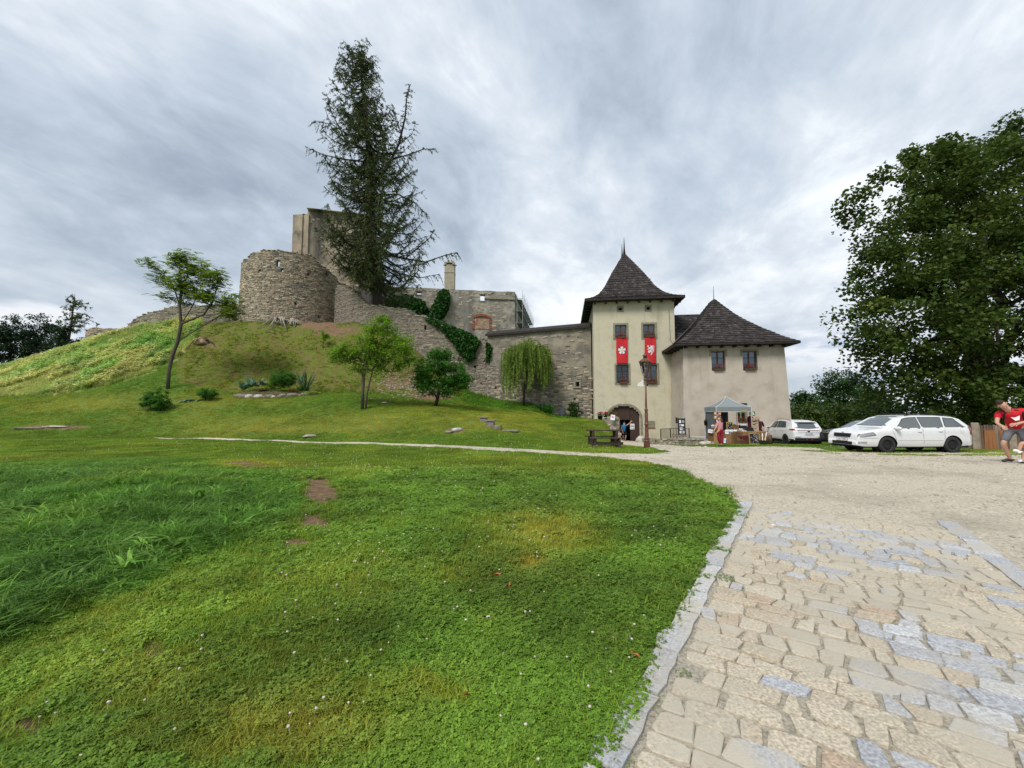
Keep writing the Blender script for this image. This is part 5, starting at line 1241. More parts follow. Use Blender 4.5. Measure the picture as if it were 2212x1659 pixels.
ivy('ivy', CW, [(915, 686), (940, 690), (970, 702), (1002, 714), (1030, 728), (1036, 740), (1028, 758), (1024, 776), (1012, 782), (1000, 770), (988, 752), (975, 735), (962, 722), (950, 706), (930, 697)], 7000, 'thick ivy tumbling over the stepped wall where it meets the plank roofed wall', .24, .35, 3)
ivy('ivy', GW, [(1047, 738), (1056, 742), (1062, 752), (1060, 772), (1054, 786), (1048, 778), (1050, 760), (1044, 748)], 420, 'wispy ivy strand hanging beside the left end of the plank roofed wall', .22, .2, 4)
# ---------------------------------------------------------------- trees and plants
M['bark'] = mat('bark_grey', (.085, .07, .055), .95, .35, 3, .7, 14, stretch=(1, 1, .3), coord='World')
M['bark_dark'] = mat('bark_dark', (.035, .028, .022), .95, .35, 3, .7, 14, stretch=(1, 1, .3), coord='World')
M['linden'] = leafmat('linden_leaf', (.025, .052, .009), (.085, .13, .02), (.25, .27, .06), None, .32, nscale=.5)
M['bright'] = leafmat('bright_leaf', (.08, .17, .012), (.22, .39, .025), (.42, .56, .06), None, .5)
M['mid'] = leafmat('mid_leaf', (.025, .09, .012), (.08, .24, .025), (.17, .36, .045), None, .4)
M['sumac'] = leafmat('feather_leaf', (.07, .13, .012), (.22, .33, .025), (.48, .46, .06), None, .55)
M['willow'] = leafmat('willow_leaf', (.10, .16, .025), (.27, .38, .07), (.46, .54, .15), None, .5)
M['dist'] = leafmat('distant_leaf', (.010, .028, .014), (.028, .062, .026), (.06, .11, .04), None, .25, nscale=.3)
M['back'] = leafmat('back_tree_leaf', (.018, .05, .012), (.05, .12, .025), (.11, .21, .05), None, .3, nscale=.4)
M['larch'] = leafmat('larch_needle', (.035, .055, .016), (.09, .125, .03), (.18, .23, .06), None, .2, nscale=.25)
def lobes_px(l): return [(W(px, py, Y), r if isinstance(r, tuple) else (r, r, r)) for px, py, Y, r in l]
def tree(name, label, base, trunk, lobes, ncl, cr, per, size, leaf, bark='bark', group=None, cat='tree', seed=0, r0=.25, asp=.6, up=.5, shellness=.55, flat=.25, tw=.35, limbs=(), frond=0):
    """tapered trunk, limbs grown towards foliage clumps spread through the lobes, leaves in the clumps"""
    rs = np.random.RandomState(seed+100); base = Vector(base); root = thing(name, label, cat, base, 0, group)
    trunk = [Vector(t) for t in trunk]; vol = np.array([r[0]*r[1]*r[2] for _, r in lobes])**(2/3); vol /= vol.sum(); C = []
    for k in range(ncl):
        i = rs.choice(len(lobes), p=vol); c, r = lobes[i]; v = rs.randn(3); v /= np.linalg.norm(v); q = (shellness+(1-shellness)*rs.rand())*(1 if rs.rand() < .85 else rs.rand()); C.append(Vector((c[0]+v[0]*r[0]*q, c[1]+v[1]*r[1]*q, c[2]+v[2]*r[2]*q)))
    # skeleton
    nodes = []; par = []
    for i, t in enumerate(trunk): nodes.append(t); par.append(i-1)
    for lm in limbs:
        lm = [Vector(p) for p in lm]; p = min(range(len(trunk)), key=lambda i: (nodes[i]-lm[0]).length)
        for q in lm[1:]: nodes.append(q); par.append(p); p = len(nodes)-1
    NP = [np.array(t) for t in nodes]; order = sorted(range(len(C)), key=lambda i: (C[i]-trunk[len(trunk)//2]).length); cnt = [0]*len(nodes)
    lim = min(len(order), 260)
    for oi in order[:lim]:
        c = C[oi]; A = np.array(NP); d = np.linalg.norm(A-np.array(c), axis=1)+.35*np.maximum(0, A[:, 2]-c.z); j = int(np.argmin(d)); a = nodes[j]; L_ = (c-a).length; k = max(1, min(4, int(L_/.7)+1)); p = j
        for s in range(1, k+1):
            t = s/k; q = a.lerp(c, t)+Vector(rs.randn(3)*.06*L_*(1-t)); q.z += .10*L_*math.sin(PI*t); nodes.append(q); par.append(p); NP.append(np.array(q)); cnt.append(0); p = len(nodes)-1
        while p >= 0: cnt[p] += 1; p = par[p]
    rt = r0; mx = max(cnt); rad = [max(.012, rt*(max(c, .6)/mx)**.46) for c in cnt]
    for i in range(len(trunk)): rad[i] = max(rad[i], lerp(rt, rt*tw, i/(len(trunk)-1)))
    tb, lb = MB(), MB(); tb.tube([t-base for t in trunk], rad[:len(trunk)], 10)
    for i in range(len(trunk), len(nodes)): lb.tube([nodes[par[i]]-base, nodes[i]-base], [min(rad[par[i]], rad[i]*1.35), rad[i]], 5, cap=False)
    tr = tb.build('trunk', M[bark], root)
    if len(lb.v) > 120: lb.build('limbs', M[bark], root)
    P_ = []; rn = []
    for c in C:
        n = max(4, int(per*rs.uniform(.5, 1.4))); s = cr*rs.uniform(.6, 1.3); q = rs.randn(n, 3); q *= (rs.rand(n)**.42/np.linalg.norm(q, axis=1))[:, None]; q = q*np.array((s, s, s*.75))+np.array(c-base); P_.append(q); b = rs.rand()*.55; rn.append(b+.45*rs.rand(n)+.18*np.clip((q[:, 2]-(c.z-base.z))/s, -1, 1))  # clump tops lighter, undersides darker: light from above put into leaf tone
    if frond:      # feather-shaped compound leaves
        V = []; rr = []
        for c in C:
            for _ in range(frond):
                a = rs.rand()*6.28; d = Vector((math.cos(a), math.sin(a), rs.uniform(-.2, .7))).normalized(); sd = d.cross(Vector((0, 0, 1))).normalized(); L_ = rs.uniform(.35, .62); o = c-base+Vector(rs.randn(3)*cr*.45); r_ = rs.rand()*1.1
                for k in range(7):
                    f = (k+1)/7.5; p = o+d*L_*f-Vector((0, 0, .30*L_*f*f))
                    for s in (-1, 1):
                        e = (sd*s*.9+d*.45+Vector((0, 0, -.25))).normalized()*L_*.34*(1-.45*abs(f-.45)); w = d*.034; V += [p, p+e*.5+w, p+e, p+e*.5-w]; rr.append(r_)
        V = np.array([tuple(v) for v in V]); mk('crown', leaves_mesh('crown', V, np.arange(len(V)).reshape(-1, 4), M[leaf], rr), None, root); return root
    P_ = np.concatenate(P_); leafy('crown', M[leaf], P_, size, root, seed, up=up, asp=asp, flat=flat, rnd=np.clip(np.concatenate(rn), 0, 1.2)); return root
def gz(px, Y): return H1(WX(px, 800, Y), Y)
def gp(px, Y, dz=0): x = WX(px, 800, Y); return Vector((x, Y, H1(x, Y)+dz))
# big linden
b = gp(2120, 27.5, -.1)
tree('linden_tree', 'huge dense dark green linden filling the right side behind the parked cars and fence', b, [b, W(2112, 820, 27.5), W(2105, 700, 27.6), W(2115, 560, 27.8), W(2130, 430, 28)],
     lobes_px([(2003, 400, 27, (3., 3, 2.9)), (1923, 480, 26.5, (2.3, 2.3, 1.9)), (1943, 590, 26, (3.0, 2.8, 2.4)), (1886, 720, 25.5, (2.0, 2.2, 1.7)), (1943, 790, 26, (2.6, 2.5, 2.2)), (2013, 330, 28, (1.6, 1.6, 1.4)), (2093, 410, 29, (3.6, 3.5, 3.2)), (2198, 330, 29, (3.2, 3.5, 2.2)),
                (2223, 290, 29, (1.6, 2, 1.4)), (2048, 540, 26, (3.8, 3.5, 3.4)), (2188, 480, 27, (4.5, 4.5, 3.8)), (2018, 690, 25.5, (3.6, 3.4, 3.)), (2148, 650, 26, (4.5, 4.2, 3.6)), (2268, 700, 26, (4.5, 4.5, 4.5)), (2003, 850, 26.5, (3.4, 2.6, 1.9)), (2108, 850, 26.5, (4., 3, 2.1)),
                (2248, 850, 27, (4.5, 3.5, 2.4)), (2338, 480, 29, (6, 6, 6)), (1868, 640, 26, (1.3, 1.5, 1.1)), (1863, 440, 26.5, (1.1, 1.2, .8))]), 900, 1.05, 125, .235, 'linden', 'bark_dark', seed=1, r0=.65, asp=.8, shellness=.72, up=.35)
# trees beyond the car park
grp = 'trees beyond the parked cars'
for i, (px, Y, hgt, lobs, lab) in enumerate([
    (1812, 46, 6, [(1812, 828, 46, (2.3, 2.3, 1.9)), (1795, 862, 46, (2.2, 2.2, 1.5)), (1840, 850, 46, (2.3, 2.2, 2.)), (1850, 885, 46, (2.4, 2, 1.4)), (1790, 890, 45.5, (2.2, 2, 1.3))], 'tallest airy green tree beyond the white wagon, between the pinkish building and the linden'),
    (1738, 44, 4, [(1735, 868, 44, (1.5, 1.6, 1.0)), (1750, 888, 44, (2., 1.6, 1.1)), (1722, 892, 44, (1.2, 1.3, .9))], 'low bushy tree right beside the corner of the pinkish building'),
    (1890, 42, 5, [(1885, 865, 42, (1.9, 1.8, 1.6)), (1900, 890, 41, (2.2, 1.8, 1.3)), (1868, 893, 42, (1.6, 1.6, 1.2))], 'small bushy tree close under the left skirt of the linden')]):
    b = gp(px, Y, -.2); tree('background_tree', lab, b, [b, W(px, 893, Y), W(px+2, 870, Y), W(px+2, 845, Y)], lobes_px(lobs), 150 if i else 260, .75, 46, .24, 'back', 'bark_dark', grp, seed=10+i, r0=.16, shellness=.5)
b = gp(2010, 40); tree('hedge_row', 'dark hedge of shrubs behind the wooden fence and the parked cars', b, [b, b+Vector((0, 0, 1.5))], [(Vector((WX(p, 880, 36), 36, .5)), (3., 1.6, 2.)) for p in range(1700, 2330, 70)], 380, .9, 60, .25, 'linden', 'bark_dark', None, 'hedge', seed=15, r0=.1)
# far left trees
for i, (px, Y, lobs, lab, n) in enumerate([
    (62, 64, [(65, 705, 64, (3.2, 3, 2.3)), (45, 730, 64, (3.2, 3, 2.4)), (90, 728, 64, (2.8, 3, 2.3)), (60, 765, 64, (4, 3, 2.4)), (105, 760, 64, (2.2, 3, 1.7))], 'large round dark tree at the far left beyond the meadow bank', 300),
    (-10, 64, [(0, 722, 62, (2.4, 2.5, 1.6)), (-20, 750, 62, (4, 3, 2.7)), (5, 775, 62, (3, 2, 2))], 'dark tree cut by the left edge of the picture', 170),
    (140, 62, [(135, 722, 62, (1.3, 1.3, 1.5)), (130, 745, 62, (2.2, 1.5, 1.4)), (165, 745, 62, (1.4, 1, 1.))], 'small pale loose tree between the dark tree and the slim leaning larch', 80)]):
    b = gp(px, Y, -1); tree('distant_tree', lab, b, [b, W(px, 790, Y), W(px, 750, Y), W(px, 715, Y)], lobes_px(lobs), n, .75, 42, .3, 'dist', 'bark_dark', 'trees beyond the meadow bank', seed=20+i, r0=.2)
b = gp(395, 58, 0); tree('background_tree', 'tiny dark bush poking above the ruined wall behind the feather leaved tree', b, [b, W(396, 662, 58)], lobes_px([(396, 656, 58, (1.1, .8, .6)), (410, 662, 58, (1.3, .8, .5))]), 30, .5, 30, .2, 'dist', 'bark_dark', grp, seed=27, r0=.08)
# conifers with drooping twigs
def larch(name, label, trunk, prof, n, rt, seed, extra=(), needle=.17, dens=1., base=None, gaps=None, tws=1.):
    rs = np.random.RandomState(seed); base = base or trunk[0]; root = thing(name, label, 'larch tree', base); b = MB(); k = len(trunk); b.tube([t-base for t in trunk], [rt*(1-.93*(i/(k-1))**.9) for i in range(k)], 10); b.build('trunk', M['bark_dark'], root)
    def tp(t):
        f = t*(k-1); i = min(k-2, int(f)); return trunk[i].lerp(trunk[i+1], f-i)
    BR = []; 
    for q in range(n):
        t = lerp(prof[0][0], .985, rs.rand()**.85); z = t; az = rs.rand()*2*PI; l = float(np.interp(t, [p[0] for p in prof], [p[1] if math.cos(az) < 0 else p[2] for p in prof])); L_ = l*rs.uniform(.55, 1.12); p0 = tp(t); rise = rs.uniform(-.12, .22)+.55*max(0, t-.6); pts = []
        for s in range(7):
            f = s/6; pts.append(p0+Vector((math.cos(az)*L_*f, math.sin(az)*L_*f*.9, L_*(rise*f-.28*math.sin(PI*f*.9)+.22*f**3)))+Vector(rs.randn(3)*.05*L_*f))
        BR.append(pts)
    BR += [[Vector(p) for p in e] for e in extra]
    lb = MB(); tws_ = MB(); P_, A_ = [], []
    for pts in BR:
        L_ = sum((a-c).length for a, c in zip(pts, pts[1:])); r = .012+.013*L_; lb.tube([p-base for p in pts], [r*(1-.8*i/(len(pts)-1)) for i in range(len(pts))], 4, cap=False)
        m = int(L_/.17*dens)
        for j in range(m):
            f = (rs.rand()**.75)*(len(pts)-1)*.999; i = int(f); p = pts[i].lerp(pts[i+1], f-i); d = (pts[i+1]-pts[i]).normalized(); sd = Vector(rs.randn(3)); sd = (sd-d*sd.dot(d)).normalized(); tl = rs.uniform(.25, .95)*(.5+.5*min(1, L_/3))*tws
            q = p+(sd*.55+d*.35+Vector((0, 0, -.55)))*tl; 
            nn = max(3, int(8*tl/.5)) 
            for u in range(nn):
                w = (u+rs.rand())/nn; P_.append(p.lerp(q, w)-base+Vector(rs.randn(3)*.035)); A_.append((q-p).normalized()*.55+Vector(rs.randn(3))*.5)
            if rs.rand() < .35: tws_.tube([p-base, q-base], [.012, .005], 3, cap=False)
    lb.build('branches', M['bark_dark'], root)
    if tws_.v: tws_.build('twigs', M['bark_dark'], root)
    P_ = np.array([tuple(p) for p in P_]); A = np.array([tuple(a) for a in A_]); A /= np.linalg.norm(A, axis=1)[:, None]; m = len(P_); B = np.cross(A, rs.randn(m, 3)); B /= np.linalg.norm(B, axis=1)[:, None]; s = needle*rs.uniform(.7, 1.5, m)[:, None]
    V = np.stack([P_-A*s*.5, P_+B*s*.12, P_+A*s*.6, P_-B*s*.12], 1).reshape(-1, 3); me = leaves_mesh('crown', V, np.arange(4*m).reshape(m, 4), M['larch'], rs.rand(m)); mk('crown', me, None, root)
    return root
Y = 44.; TR = [W(818, 684, Y), W(814, 620, Y), W(808, 540, Y), W(801, 440, Y), W(797, 350, Y), W(790, 250, Y), W(781, 165, Y), W(774, 104, Y)]
k = .0506
larch('larch_tree', 'very tall dark larch growing between the round tower and the palace ruin', TR,
      [(.135, 1.2, 4.6), (.16, 3.6, 6.8), (.24, 5.6, 7.0), (.32, 5.4, 6.6), (.42, 4.6, 5.9), (.52, 4.6, 5.6), (.60, 5.2, 5.4), (.68, 4.6, 3.8), (.76, 4.4, 2.6), (.84, 3.2, 2.0), (.92, 2.5, 2.0), (.97, 1.9, 2.0), (1, .5, .6)], 400, .62, 3,
      extra=[[W(800, 330, Y), W(840, 345, Y), W(880, 335, Y), W(915, 322, Y), W(942, 322, Y)], [W(800, 400, Y), W(835, 365, Y), W(862, 310, Y), W(875, 255, Y), W(878, 215, Y), W(886, 182, Y)], [W(862, 312, Y), W(890, 290, Y), W(898, 262, Y)], [W(868, 290, Y), W(852, 250, Y), W(848, 225, Y)],
             [W(808, 540, Y), W(860, 556, Y), W(920, 566, Y), W(960, 552, Y), W(987, 545, Y)], [W(808, 560, Y), W(860, 590, Y), W(910, 600, Y), W(950, 592, Y)], [W(797, 350, Y), W(750, 345, Y), W(700, 335, Y), W(662, 318, Y)], [W(796, 370, Y), W(740, 360, Y), W(690, 350, Y)], [W(792, 300, Y), W(750, 290, Y), W(715, 268, Y), W(678, 262, Y)],
             [W(796, 330, Y), W(745, 300, Y), W(715, 240, Y), W(706, 205, Y)], [W(806, 500, Y), W(750, 510, Y), W(705, 512, Y), W(680, 492, Y)], [W(806, 480, Y), W(740, 500, Y), W(690, 520, Y)], [W(805, 420, Y), W(860, 420, Y), W(900, 440, Y), W(925, 470, Y)]], needle=.20, dens=1.05, tws=1.4)
Y = 62.; TR = [gp(143, Y, -1), W(146, 745, Y), W(154, 700, Y), W(158, 665, Y), W(162, 637, Y)]
larch('larch_tree', 'slim wind-shaped larch at the far left with bare limbs reaching right', TR, [(.30, 1.2, 2.2), (.5, 2.0, 1.8), (.6, 1.4, 1.8), (.75, 1.6, 1.7), (.9, 1.1, 1.2), (1, .5, .6)], 70, .26, 5,
      extra=[[W(157, 680, Y), W(180, 686, Y), W(205, 696, Y), W(212, 700, Y)], [W(157, 675, Y), W(180, 678, Y), W(200, 686, Y)], [W(158, 662, Y), W(180, 662, Y), W(200, 664, Y)], [W(152, 700, Y), W(135, 695, Y), W(125, 690, Y)], [W(150, 705, Y), W(170, 706, Y), W(182, 704, Y)], [W(160, 655, Y), W(178, 655, Y), W(192, 655, Y)]], needle=.3, dens=.9, tws=.6)
# tree with feathery leaves on the left
Y = 32.5; b = gp(365, Y)
tree('feather_leaved_tree', 'slender crooked tree with feathery yellow-green leaves growing behind the leftmost round shrub', b, [b, W(365, 800, Y), W(372, 770, Y), W(384, 738, Y), W(391, 700, Y), W(388, 660, Y), W(392, 625, Y)],
     lobes_px([(388, 568, Y, (1.1, 1., 1.05)), (328, 572, Y, (.7, .7, .45)), (350, 600, Y, (.9, .8, .8)), (425, 585, Y, (1.3, 1.1, 1.2)), (468, 605, Y, (1.0, 1., 1.)), (400, 625, Y, (1.5, 1.2, 1.1)), (358, 640, Y, (.6, .7, .4)), (448, 640, Y, (1.3, 1, .9)), (490, 655, Y, (1.0, 1, .8)), (512, 658, Y, (.6, .6, .5)), (500, 682, Y, (.8, .7, .5))]),
     230, .40, 8, .21, 'sumac', 'bark', seed=31, r0=.13, tw=.45, frond=11, limbs=[[W(384, 738, Y), W(408, 722, Y), W(432, 708, Y), W(462, 690, Y), W(495, 668, Y)], [W(391, 700, Y), W(412, 668, Y), W(428, 635, Y), W(440, 605, Y)], [W(388, 660, Y), W(375, 620, Y), W(352, 590, Y), W(330, 575, Y)], [W(432, 708, Y), W(440, 680, Y), W(460, 650, Y), W(470, 620, Y)], [W(392, 625, Y), W(390, 590, Y), W(385, 560, Y)]], asp=.28, up=.6, shellness=.25, flat=.2)
# two small trees in the lawn
Y = 28.5; b = gp(785, Y)
t_ = tree('lawn_tree', 'bright yellow-green small tree with two thin stems in the middle of the lawn', b, [b, W(783, 850, Y), W(785, 815, Y), W(790, 785, Y), W(800, 750, Y)],
     lobes_px([(825, 718, Y, (1.3, 1.2, 1.1)), (795, 750, Y, (1.5, 1.3, 1.1)), (858, 752, Y, (1.3, 1.2, 1.2)), (745, 768, Y, (1.3, 1.1, .8)), (722, 760, Y, (.7, .7, .5)), (830, 785, Y, (1.6, 1.3, 1.)), (878, 770, Y, (.8, .9, .9)), (826, 690, Y, (.5, .5, .4)), (775, 795, Y, (.9, .8, .5))]),
     300, .42, 48, .16, 'bright', 'bark', 'small trees on the lawn', seed=33, r0=.12, asp=.5, shellness=.4)
b2 = MB(); b2.tube([Vector((.22, .05, 0)), W(793, 850, Y)-b, W(800, 820, Y)-b, W(808, 790, Y)-b, W(822, 760, Y)-b], [.07, .06, .05, .045, .03], 7); b2.build('second_stem', M['bark'], t_)
Y = 30.; b = gp(941, Y)
tree('lawn_tree', 'darker green dome shaped small tree in front of the eroded slope', b, [b, W(945, 862, Y), W(948, 840, Y), W(950, 810, Y)],
     lobes_px([(950, 785, Y, (1.4, 1.2, 1.15)), (915, 805, Y, (1.1, 1.1, 1.1)), (985, 802, Y, (1.1, 1.1, 1.2)), (998, 825, Y, (.7, .9, .8)), (925, 832, Y, (1.1, 1., .8)), (970, 835, Y, (1.4, 1.1, .8)), (950, 765, Y, (.9, .7, .6))]),
     300, .44, 52, .155, 'mid', 'bark_dark', 'small trees on the lawn', seed=35, r0=.13, asp=.5, shellness=.45)
# weeping willow
def willow():
    rs = np.random.RandomState(37); Y = 36.2; b = gp(1131, Y); root = thing('weeping_willow', 'small grafted weeping willow with hanging pale green strands before the rubble wall', 'willow tree', b); tb = MB(); tb.tube([Vector((0, 0, 0)), W(1132, 845, Y)-b, W(1137, 815, Y)-b, W(1140, 785, Y)-b], [.12, .10, .09, .07], 8); tb.build('trunk', M['bark_dark'], root); lb = MB(); P_, A_ = [], []
    top = W(1140, 762, Y)-b
    for i in range(620):
        a = rs.rand()*2*PI; r = math.sqrt(rs.rand())*2.15; e = top+Vector((math.cos(a)*r*1.02+rs.randn()*.15, math.sin(a)*r*.9, .7*(1-(r/2.2)**2)+rs.randn()*.25+.25*math.sin(a*3))); L_ = rs.uniform(.5, 2.3)+(1.8*rs.rand()**2 if r > 1.2 else 0)+(1.2 if e.x < -.5 else .2)*rs.rand(); L_ = min(L_, e.z-.3)
        if i % 5 == 0: lb.tube([W(1140, 788, Y)-b, top.lerp(e, .5)+Vector((0, 0, .3)), e], [.045, .03, .012], 5, cap=False)
        m = int(L_/.035)
        sw = Vector((rs.randn()*.12, rs.randn()*.12, 0))+Vector((math.cos(a), math.sin(a), 0))*.12
        for j in range(m): f = j/m; P_.append(e+sw*math.sin(f*2)*1.2+Vector((0, 0, -L_*f))+Vector(rs.randn(3)*.03)); A_.append(Vector((rs.randn()*.5, rs.randn()*.5, -1)))
    lb.build('limbs', M['bark_dark'], root); P_ = np.array([tuple(p) for p in P_]); A = np.array([tuple(a) for a in A_]); A /= np.linalg.norm(A, axis=1)[:, None]; m = len(P_); B = np.cross(A, rs.randn(m, 3)); B /= np.linalg.norm(B, axis=1)[:, None]; s = .15*rs.uniform(.7, 1.4, m)[:, None]
    V = np.stack([P_-A*s*.5, P_+B*s*.16, P_+A*s*.6, P_-B*s*.16], 1).reshape(-1, 3); mk('crown', leaves_mesh('crown', V, np.arange(4*m).reshape(m, 4), M['willow'], np.repeat(rs.rand(m//30+1), 30)[:m]), None, root)
willow()
# shrubs
def shrub(label, px, py, Y, lobes, n, size, leaf, seed, name='shrub', cat='shrub', group=None, asp=.55, cr=.2, per=40, up=.4, r0=.04):
    b = G(px, py, Y-4, Y+4) if Y is None else gp(px, Y)
    L_ = [(b+Vector(c), r) for c, r in lobes]; return tree(name, label, b, [b, b+Vector((0, 0, .25)), b+Vector((0, 0, .5))], L_, n, cr, per, size, M_ and leaf, 'bark_dark', group, cat, seed=seed, r0=r0, asp=asp, up=up, shellness=.5)
M_ = True
shrub('dark round shrub with fine twigs, just in front of the feather leaved tree', 340, 893, 28.6, [((0, 0, .85), (1.0, .9, .75)), ((.35, -.1, .5), (.7, .7, .5)), ((-.45, 0, .65), (.6, .6, .5))], 120, .11, 'mid', 41)
shrub('low dark shrub beside broad pale leaves, between the round shrub and the rock bed', 447, 858, 30.8, [((0, 0, .5), (.8, .6, .4)), ((.3, 0, .4), (.55, .5, .3))], 60, .10, 'mid', 42)
shrub('yellowish leafy bush against the rubble wall, between the grey cabinet and the gate tower', 1239, 906, 35.6, [((0, 0, 1.0), (.5, .45, .8)), ((.1, 0, .5), (.65, .5, .5)), ((-.2, 0, .6), (.5, .4, .5))], 90, .12, 'back', 43)
shrub('low ferny bush in the shade at the foot of the wall, right of the willow', 1168, 893, 36.2, [((0, 0, .35), (1.1, .5, .35)), ((.7, -.2, .2), (.7, .4, .25))], 60, .14, 'mid', 44)
shrub('thin young sapling on the bare slope below the round tower', 696, 780, 38.5, [((0, 0, 1.3), (.7, .6, .45)), ((.3, 0, 1.0), (.5, .5, .35))], 26, .12, 'bright', 45, per=26)
def broad(name, label, b, n, L_, w, matn, seed, rise=.5, cat='plant', droop=.5, rad=.12, parent=None):
    "rosette of broad arching leaves, each leaf its own part"
    rs = np.random.RandomState(seed); root = parent or thing(name, label, cat, b)
    for i in range(n):
        a = rs.rand()*2*PI; l = L_*rs.uniform(.65, 1.15); r_ = rise*rs.uniform(.6, 1.5); d = Vector((math.cos(a), math.sin(a), 0)); sd = Vector((-d.y, d.x, 0)); o = d*rad*rs.rand(); vs = []; k = 4
        for j in range(k+1):
            t = j/k; ww = w*math.sin(PI*min(.97, t*.9+.06))**.7; c = o+d*l*t*.9+Vector((0, 0, l*(r_*t*1.6-droop*t*t*1.3)+.03)); vs += [c-sd*ww/2+Vector((0, 0, ww*.12)), c+sd*ww/2+Vector((0, 0, ww*.12))]
        me = bpy.data.meshes.new('leaf'); me.from_pydata([tuple(v) for v in vs], [], [(2*j, 2*j+1, 2*j+3, 2*j+2) for j in range(k)]); mk('leaf', me, matn, root)
    return root
M['hosta'] = leafmat('hosta_leaf', (.11, .20, .12), (.24, .38, .25), None, None, .3); M['yucca'] = leafmat('yucca_leaf', (.04, .08, .05), (.10, .17, .10), None, None, .2); M['lime'] = leafmat('lime_plant', (.14, .24, .02), (.30, .42, .05), (.55, .55, .2), None, .3); M['rust'] = leafmat('rusty_moss', (.10, .05, .012), (.22, .13, .025), (.12, .16, .03), None, .2)
b = gp(408, 30.4); broad('broad_leaf_plant', 'clump of broad pale blue-green leaves left of the low dark shrub', b, 22, .55, .26, M['hosta'], 1, .35)
b = gp(432, 30.6); broad('broad_leaf_plant', 'smaller clump of pale broad leaves touching the low dark shrub', b, 12, .4, .2, M['hosta'], 2, .3)
# rock bed
M['rock'] = mat('field_rock', (.20, .175, .15), .95, .3, 4, .8, 12, coord='World', dirt=((.10, .09, .06), 3, .5, .7)); M['rock_pale'] = mat('pale_rock', (.46, .43, .39), .95, .25, 4, .6, 12, coord='World', dirt=((.22, .18, .13), 3, .5, .7))
def rock(name, label, p, r, m, seed, parent=None, cat='rock', group=None, rz=0):
    random.seed(seed); b = MB(); b.ball((0, 0, r[2]*.35), r, 9, 6, .16); o = b.build(name, m, parent, label=label, cat=cat, group=group); o.location = p; o.rotation_euler = (0, 0, rz); return o
def rockbed():
    rs = random.Random(3); Y = 32.7; c = gp(602, Y); t = thing('rock_bed', 'raised garden bed edged with mossy stones below the castle slope', 'flower bed', c, 0)
    b = MB(); b.ball((0, 0, .0), (3.1, .75, .42), 24, 8, .08); b.build('soil_mound', mat('bed_soil', (.09, .075, .035), .98, .4, 5, .8, 14, coord='World'), t)
    for i in range(26):
        x = lerp(-3.05, 3.1, i/25)+rs.uniform(-.08, .08); y = -.72*math.sqrt(max(0, 1-(x/3.25)**2))-rs.uniform(0, .1); s = rs.choice((.09, .13, .17, .26)); p = Vector((x, y, H1(c.x+x, c.y+y)-c.z)); rock('stone', None, p, (s*rs.uniform(1, 1.8), s, s*.8), M['rock'] if rs.random() < .88 else M['rock_pale'], i, t, cat=None, rz=rs.random()*.6)
    r2 = np.random.RandomState(4); q = r2.randn(1500, 3)*np.array((1.25, .3, 0)); q = q[np.abs(q[:, 0]) < 2.8]; q[:, 2] = .42*np.sqrt(np.clip(1-(q[:, 0]/3.1)**2-(q[:, 1]/.75)**2, 0, 1))+.12*r2.rand(len(q)); leafy('low_foliage', M['mid'], q, .11, t, 7, asp=.6)
    return c, t
BC, BT = rockbed()
def onbed(px, py, dy=0): Yb = BC.y+dy; p = W(px, py, Yb); return p
for lab, px, py, lobs, n, sz, lf, sd, nm, asp in (
    ('dense dark green dome of a dwarf conifer in the middle of the rock bed', 612, 834, [((0, 0, .62), (1.0, .75, .78)), ((-.35, 0, .45), (.8, .6, .5)), ((.4, 0, .5), (.7, .5, .55))], 420, .09, 'mid', 61, 'dwarf_conifer', .3),
    ('lime green low conifer tucked against the dark dome in the rock bed', 585, 838, [((0, 0, .25), (.5, .4, .3))], 50, .08, 'bright', 62, 'dwarf_conifer', .3),
    ('low leafy green perennials in front of the spiky plant in the rock bed', 652, 845, [((0, 0, .12), (.5, .3, .2))], 26, .10, 'mid', 64, 'perennial', .6)):
    p = onbed(px, py); root = tree(nm, lab, p, [p-Vector((0, 0, .1)), p+Vector((0, 0, .2))], [(p+Vector(c), r) for c, r in lobs], n, .16, 34, sz, lf, 'bark_dark', None, 'plant', seed=sd, r0=.03, asp=asp, shellness=.65, up=.6)
for nm, lab, px, py, w, h, lf, sd in (('moss_cushion', 'rusty brown mossy cushion in front of the spiky plant in the rock bed', 636, 847, .62, .26, 'rust', 71), ('ground_cover', 'flat orange tinted ground cover left of the dark dome in the rock bed', 568, 842, .5, .12, 'rust', 72), ('ground_cover', 'pale yellow variegated ground cover at the right end of the rock bed', 675, 849, .6, .16, 'lime', 73), ('ground_cover', 'bright green creeping plant between dark dome and mossy cushion', 617, 843, .55, .12, 'bright', 74)):
    p = onbed(px, py, -.35); rs = np.random.RandomState(sd); n = 900; q = rs.randn(n, 3)*np.array((w*.5, .2, 0)); q[:, 2] = h*np.exp(-(q[:, 0]/w)**2*1.5)*rs.rand(n); leafy(nm, M[lf], q, .075, None, sd, asp=.7, label=lab, cat='plant').location = p
for i, (px, py) in enumerate(((527, 843), (541, 838), (556, 836), (570, 834))): broad('hosta', ['leftmost blue-green hosta at the tip of the rock bed', 'largest blue-green hosta on the left of the rock bed', 'hosta behind the leaning stone in the rock bed', 'small hosta nearest the dark dome in the rock bed'][i], onbed(px, py), 14, [.5, .55, .45, .4][i], .25, M['hosta'], 80+i, .45, group=None) if False else broad('hosta', ['leftmost blue-green hosta at the tip of the rock bed', 'largest blue-green hosta on the left of the rock bed', 'third hosta from the left tip of the rock bed', 'small hosta nearest the dark dome in the rock bed'][i], onbed(px, py), 14, [.6, .65, .5, .45][i], .28, M['hosta'], 80+i, .85)
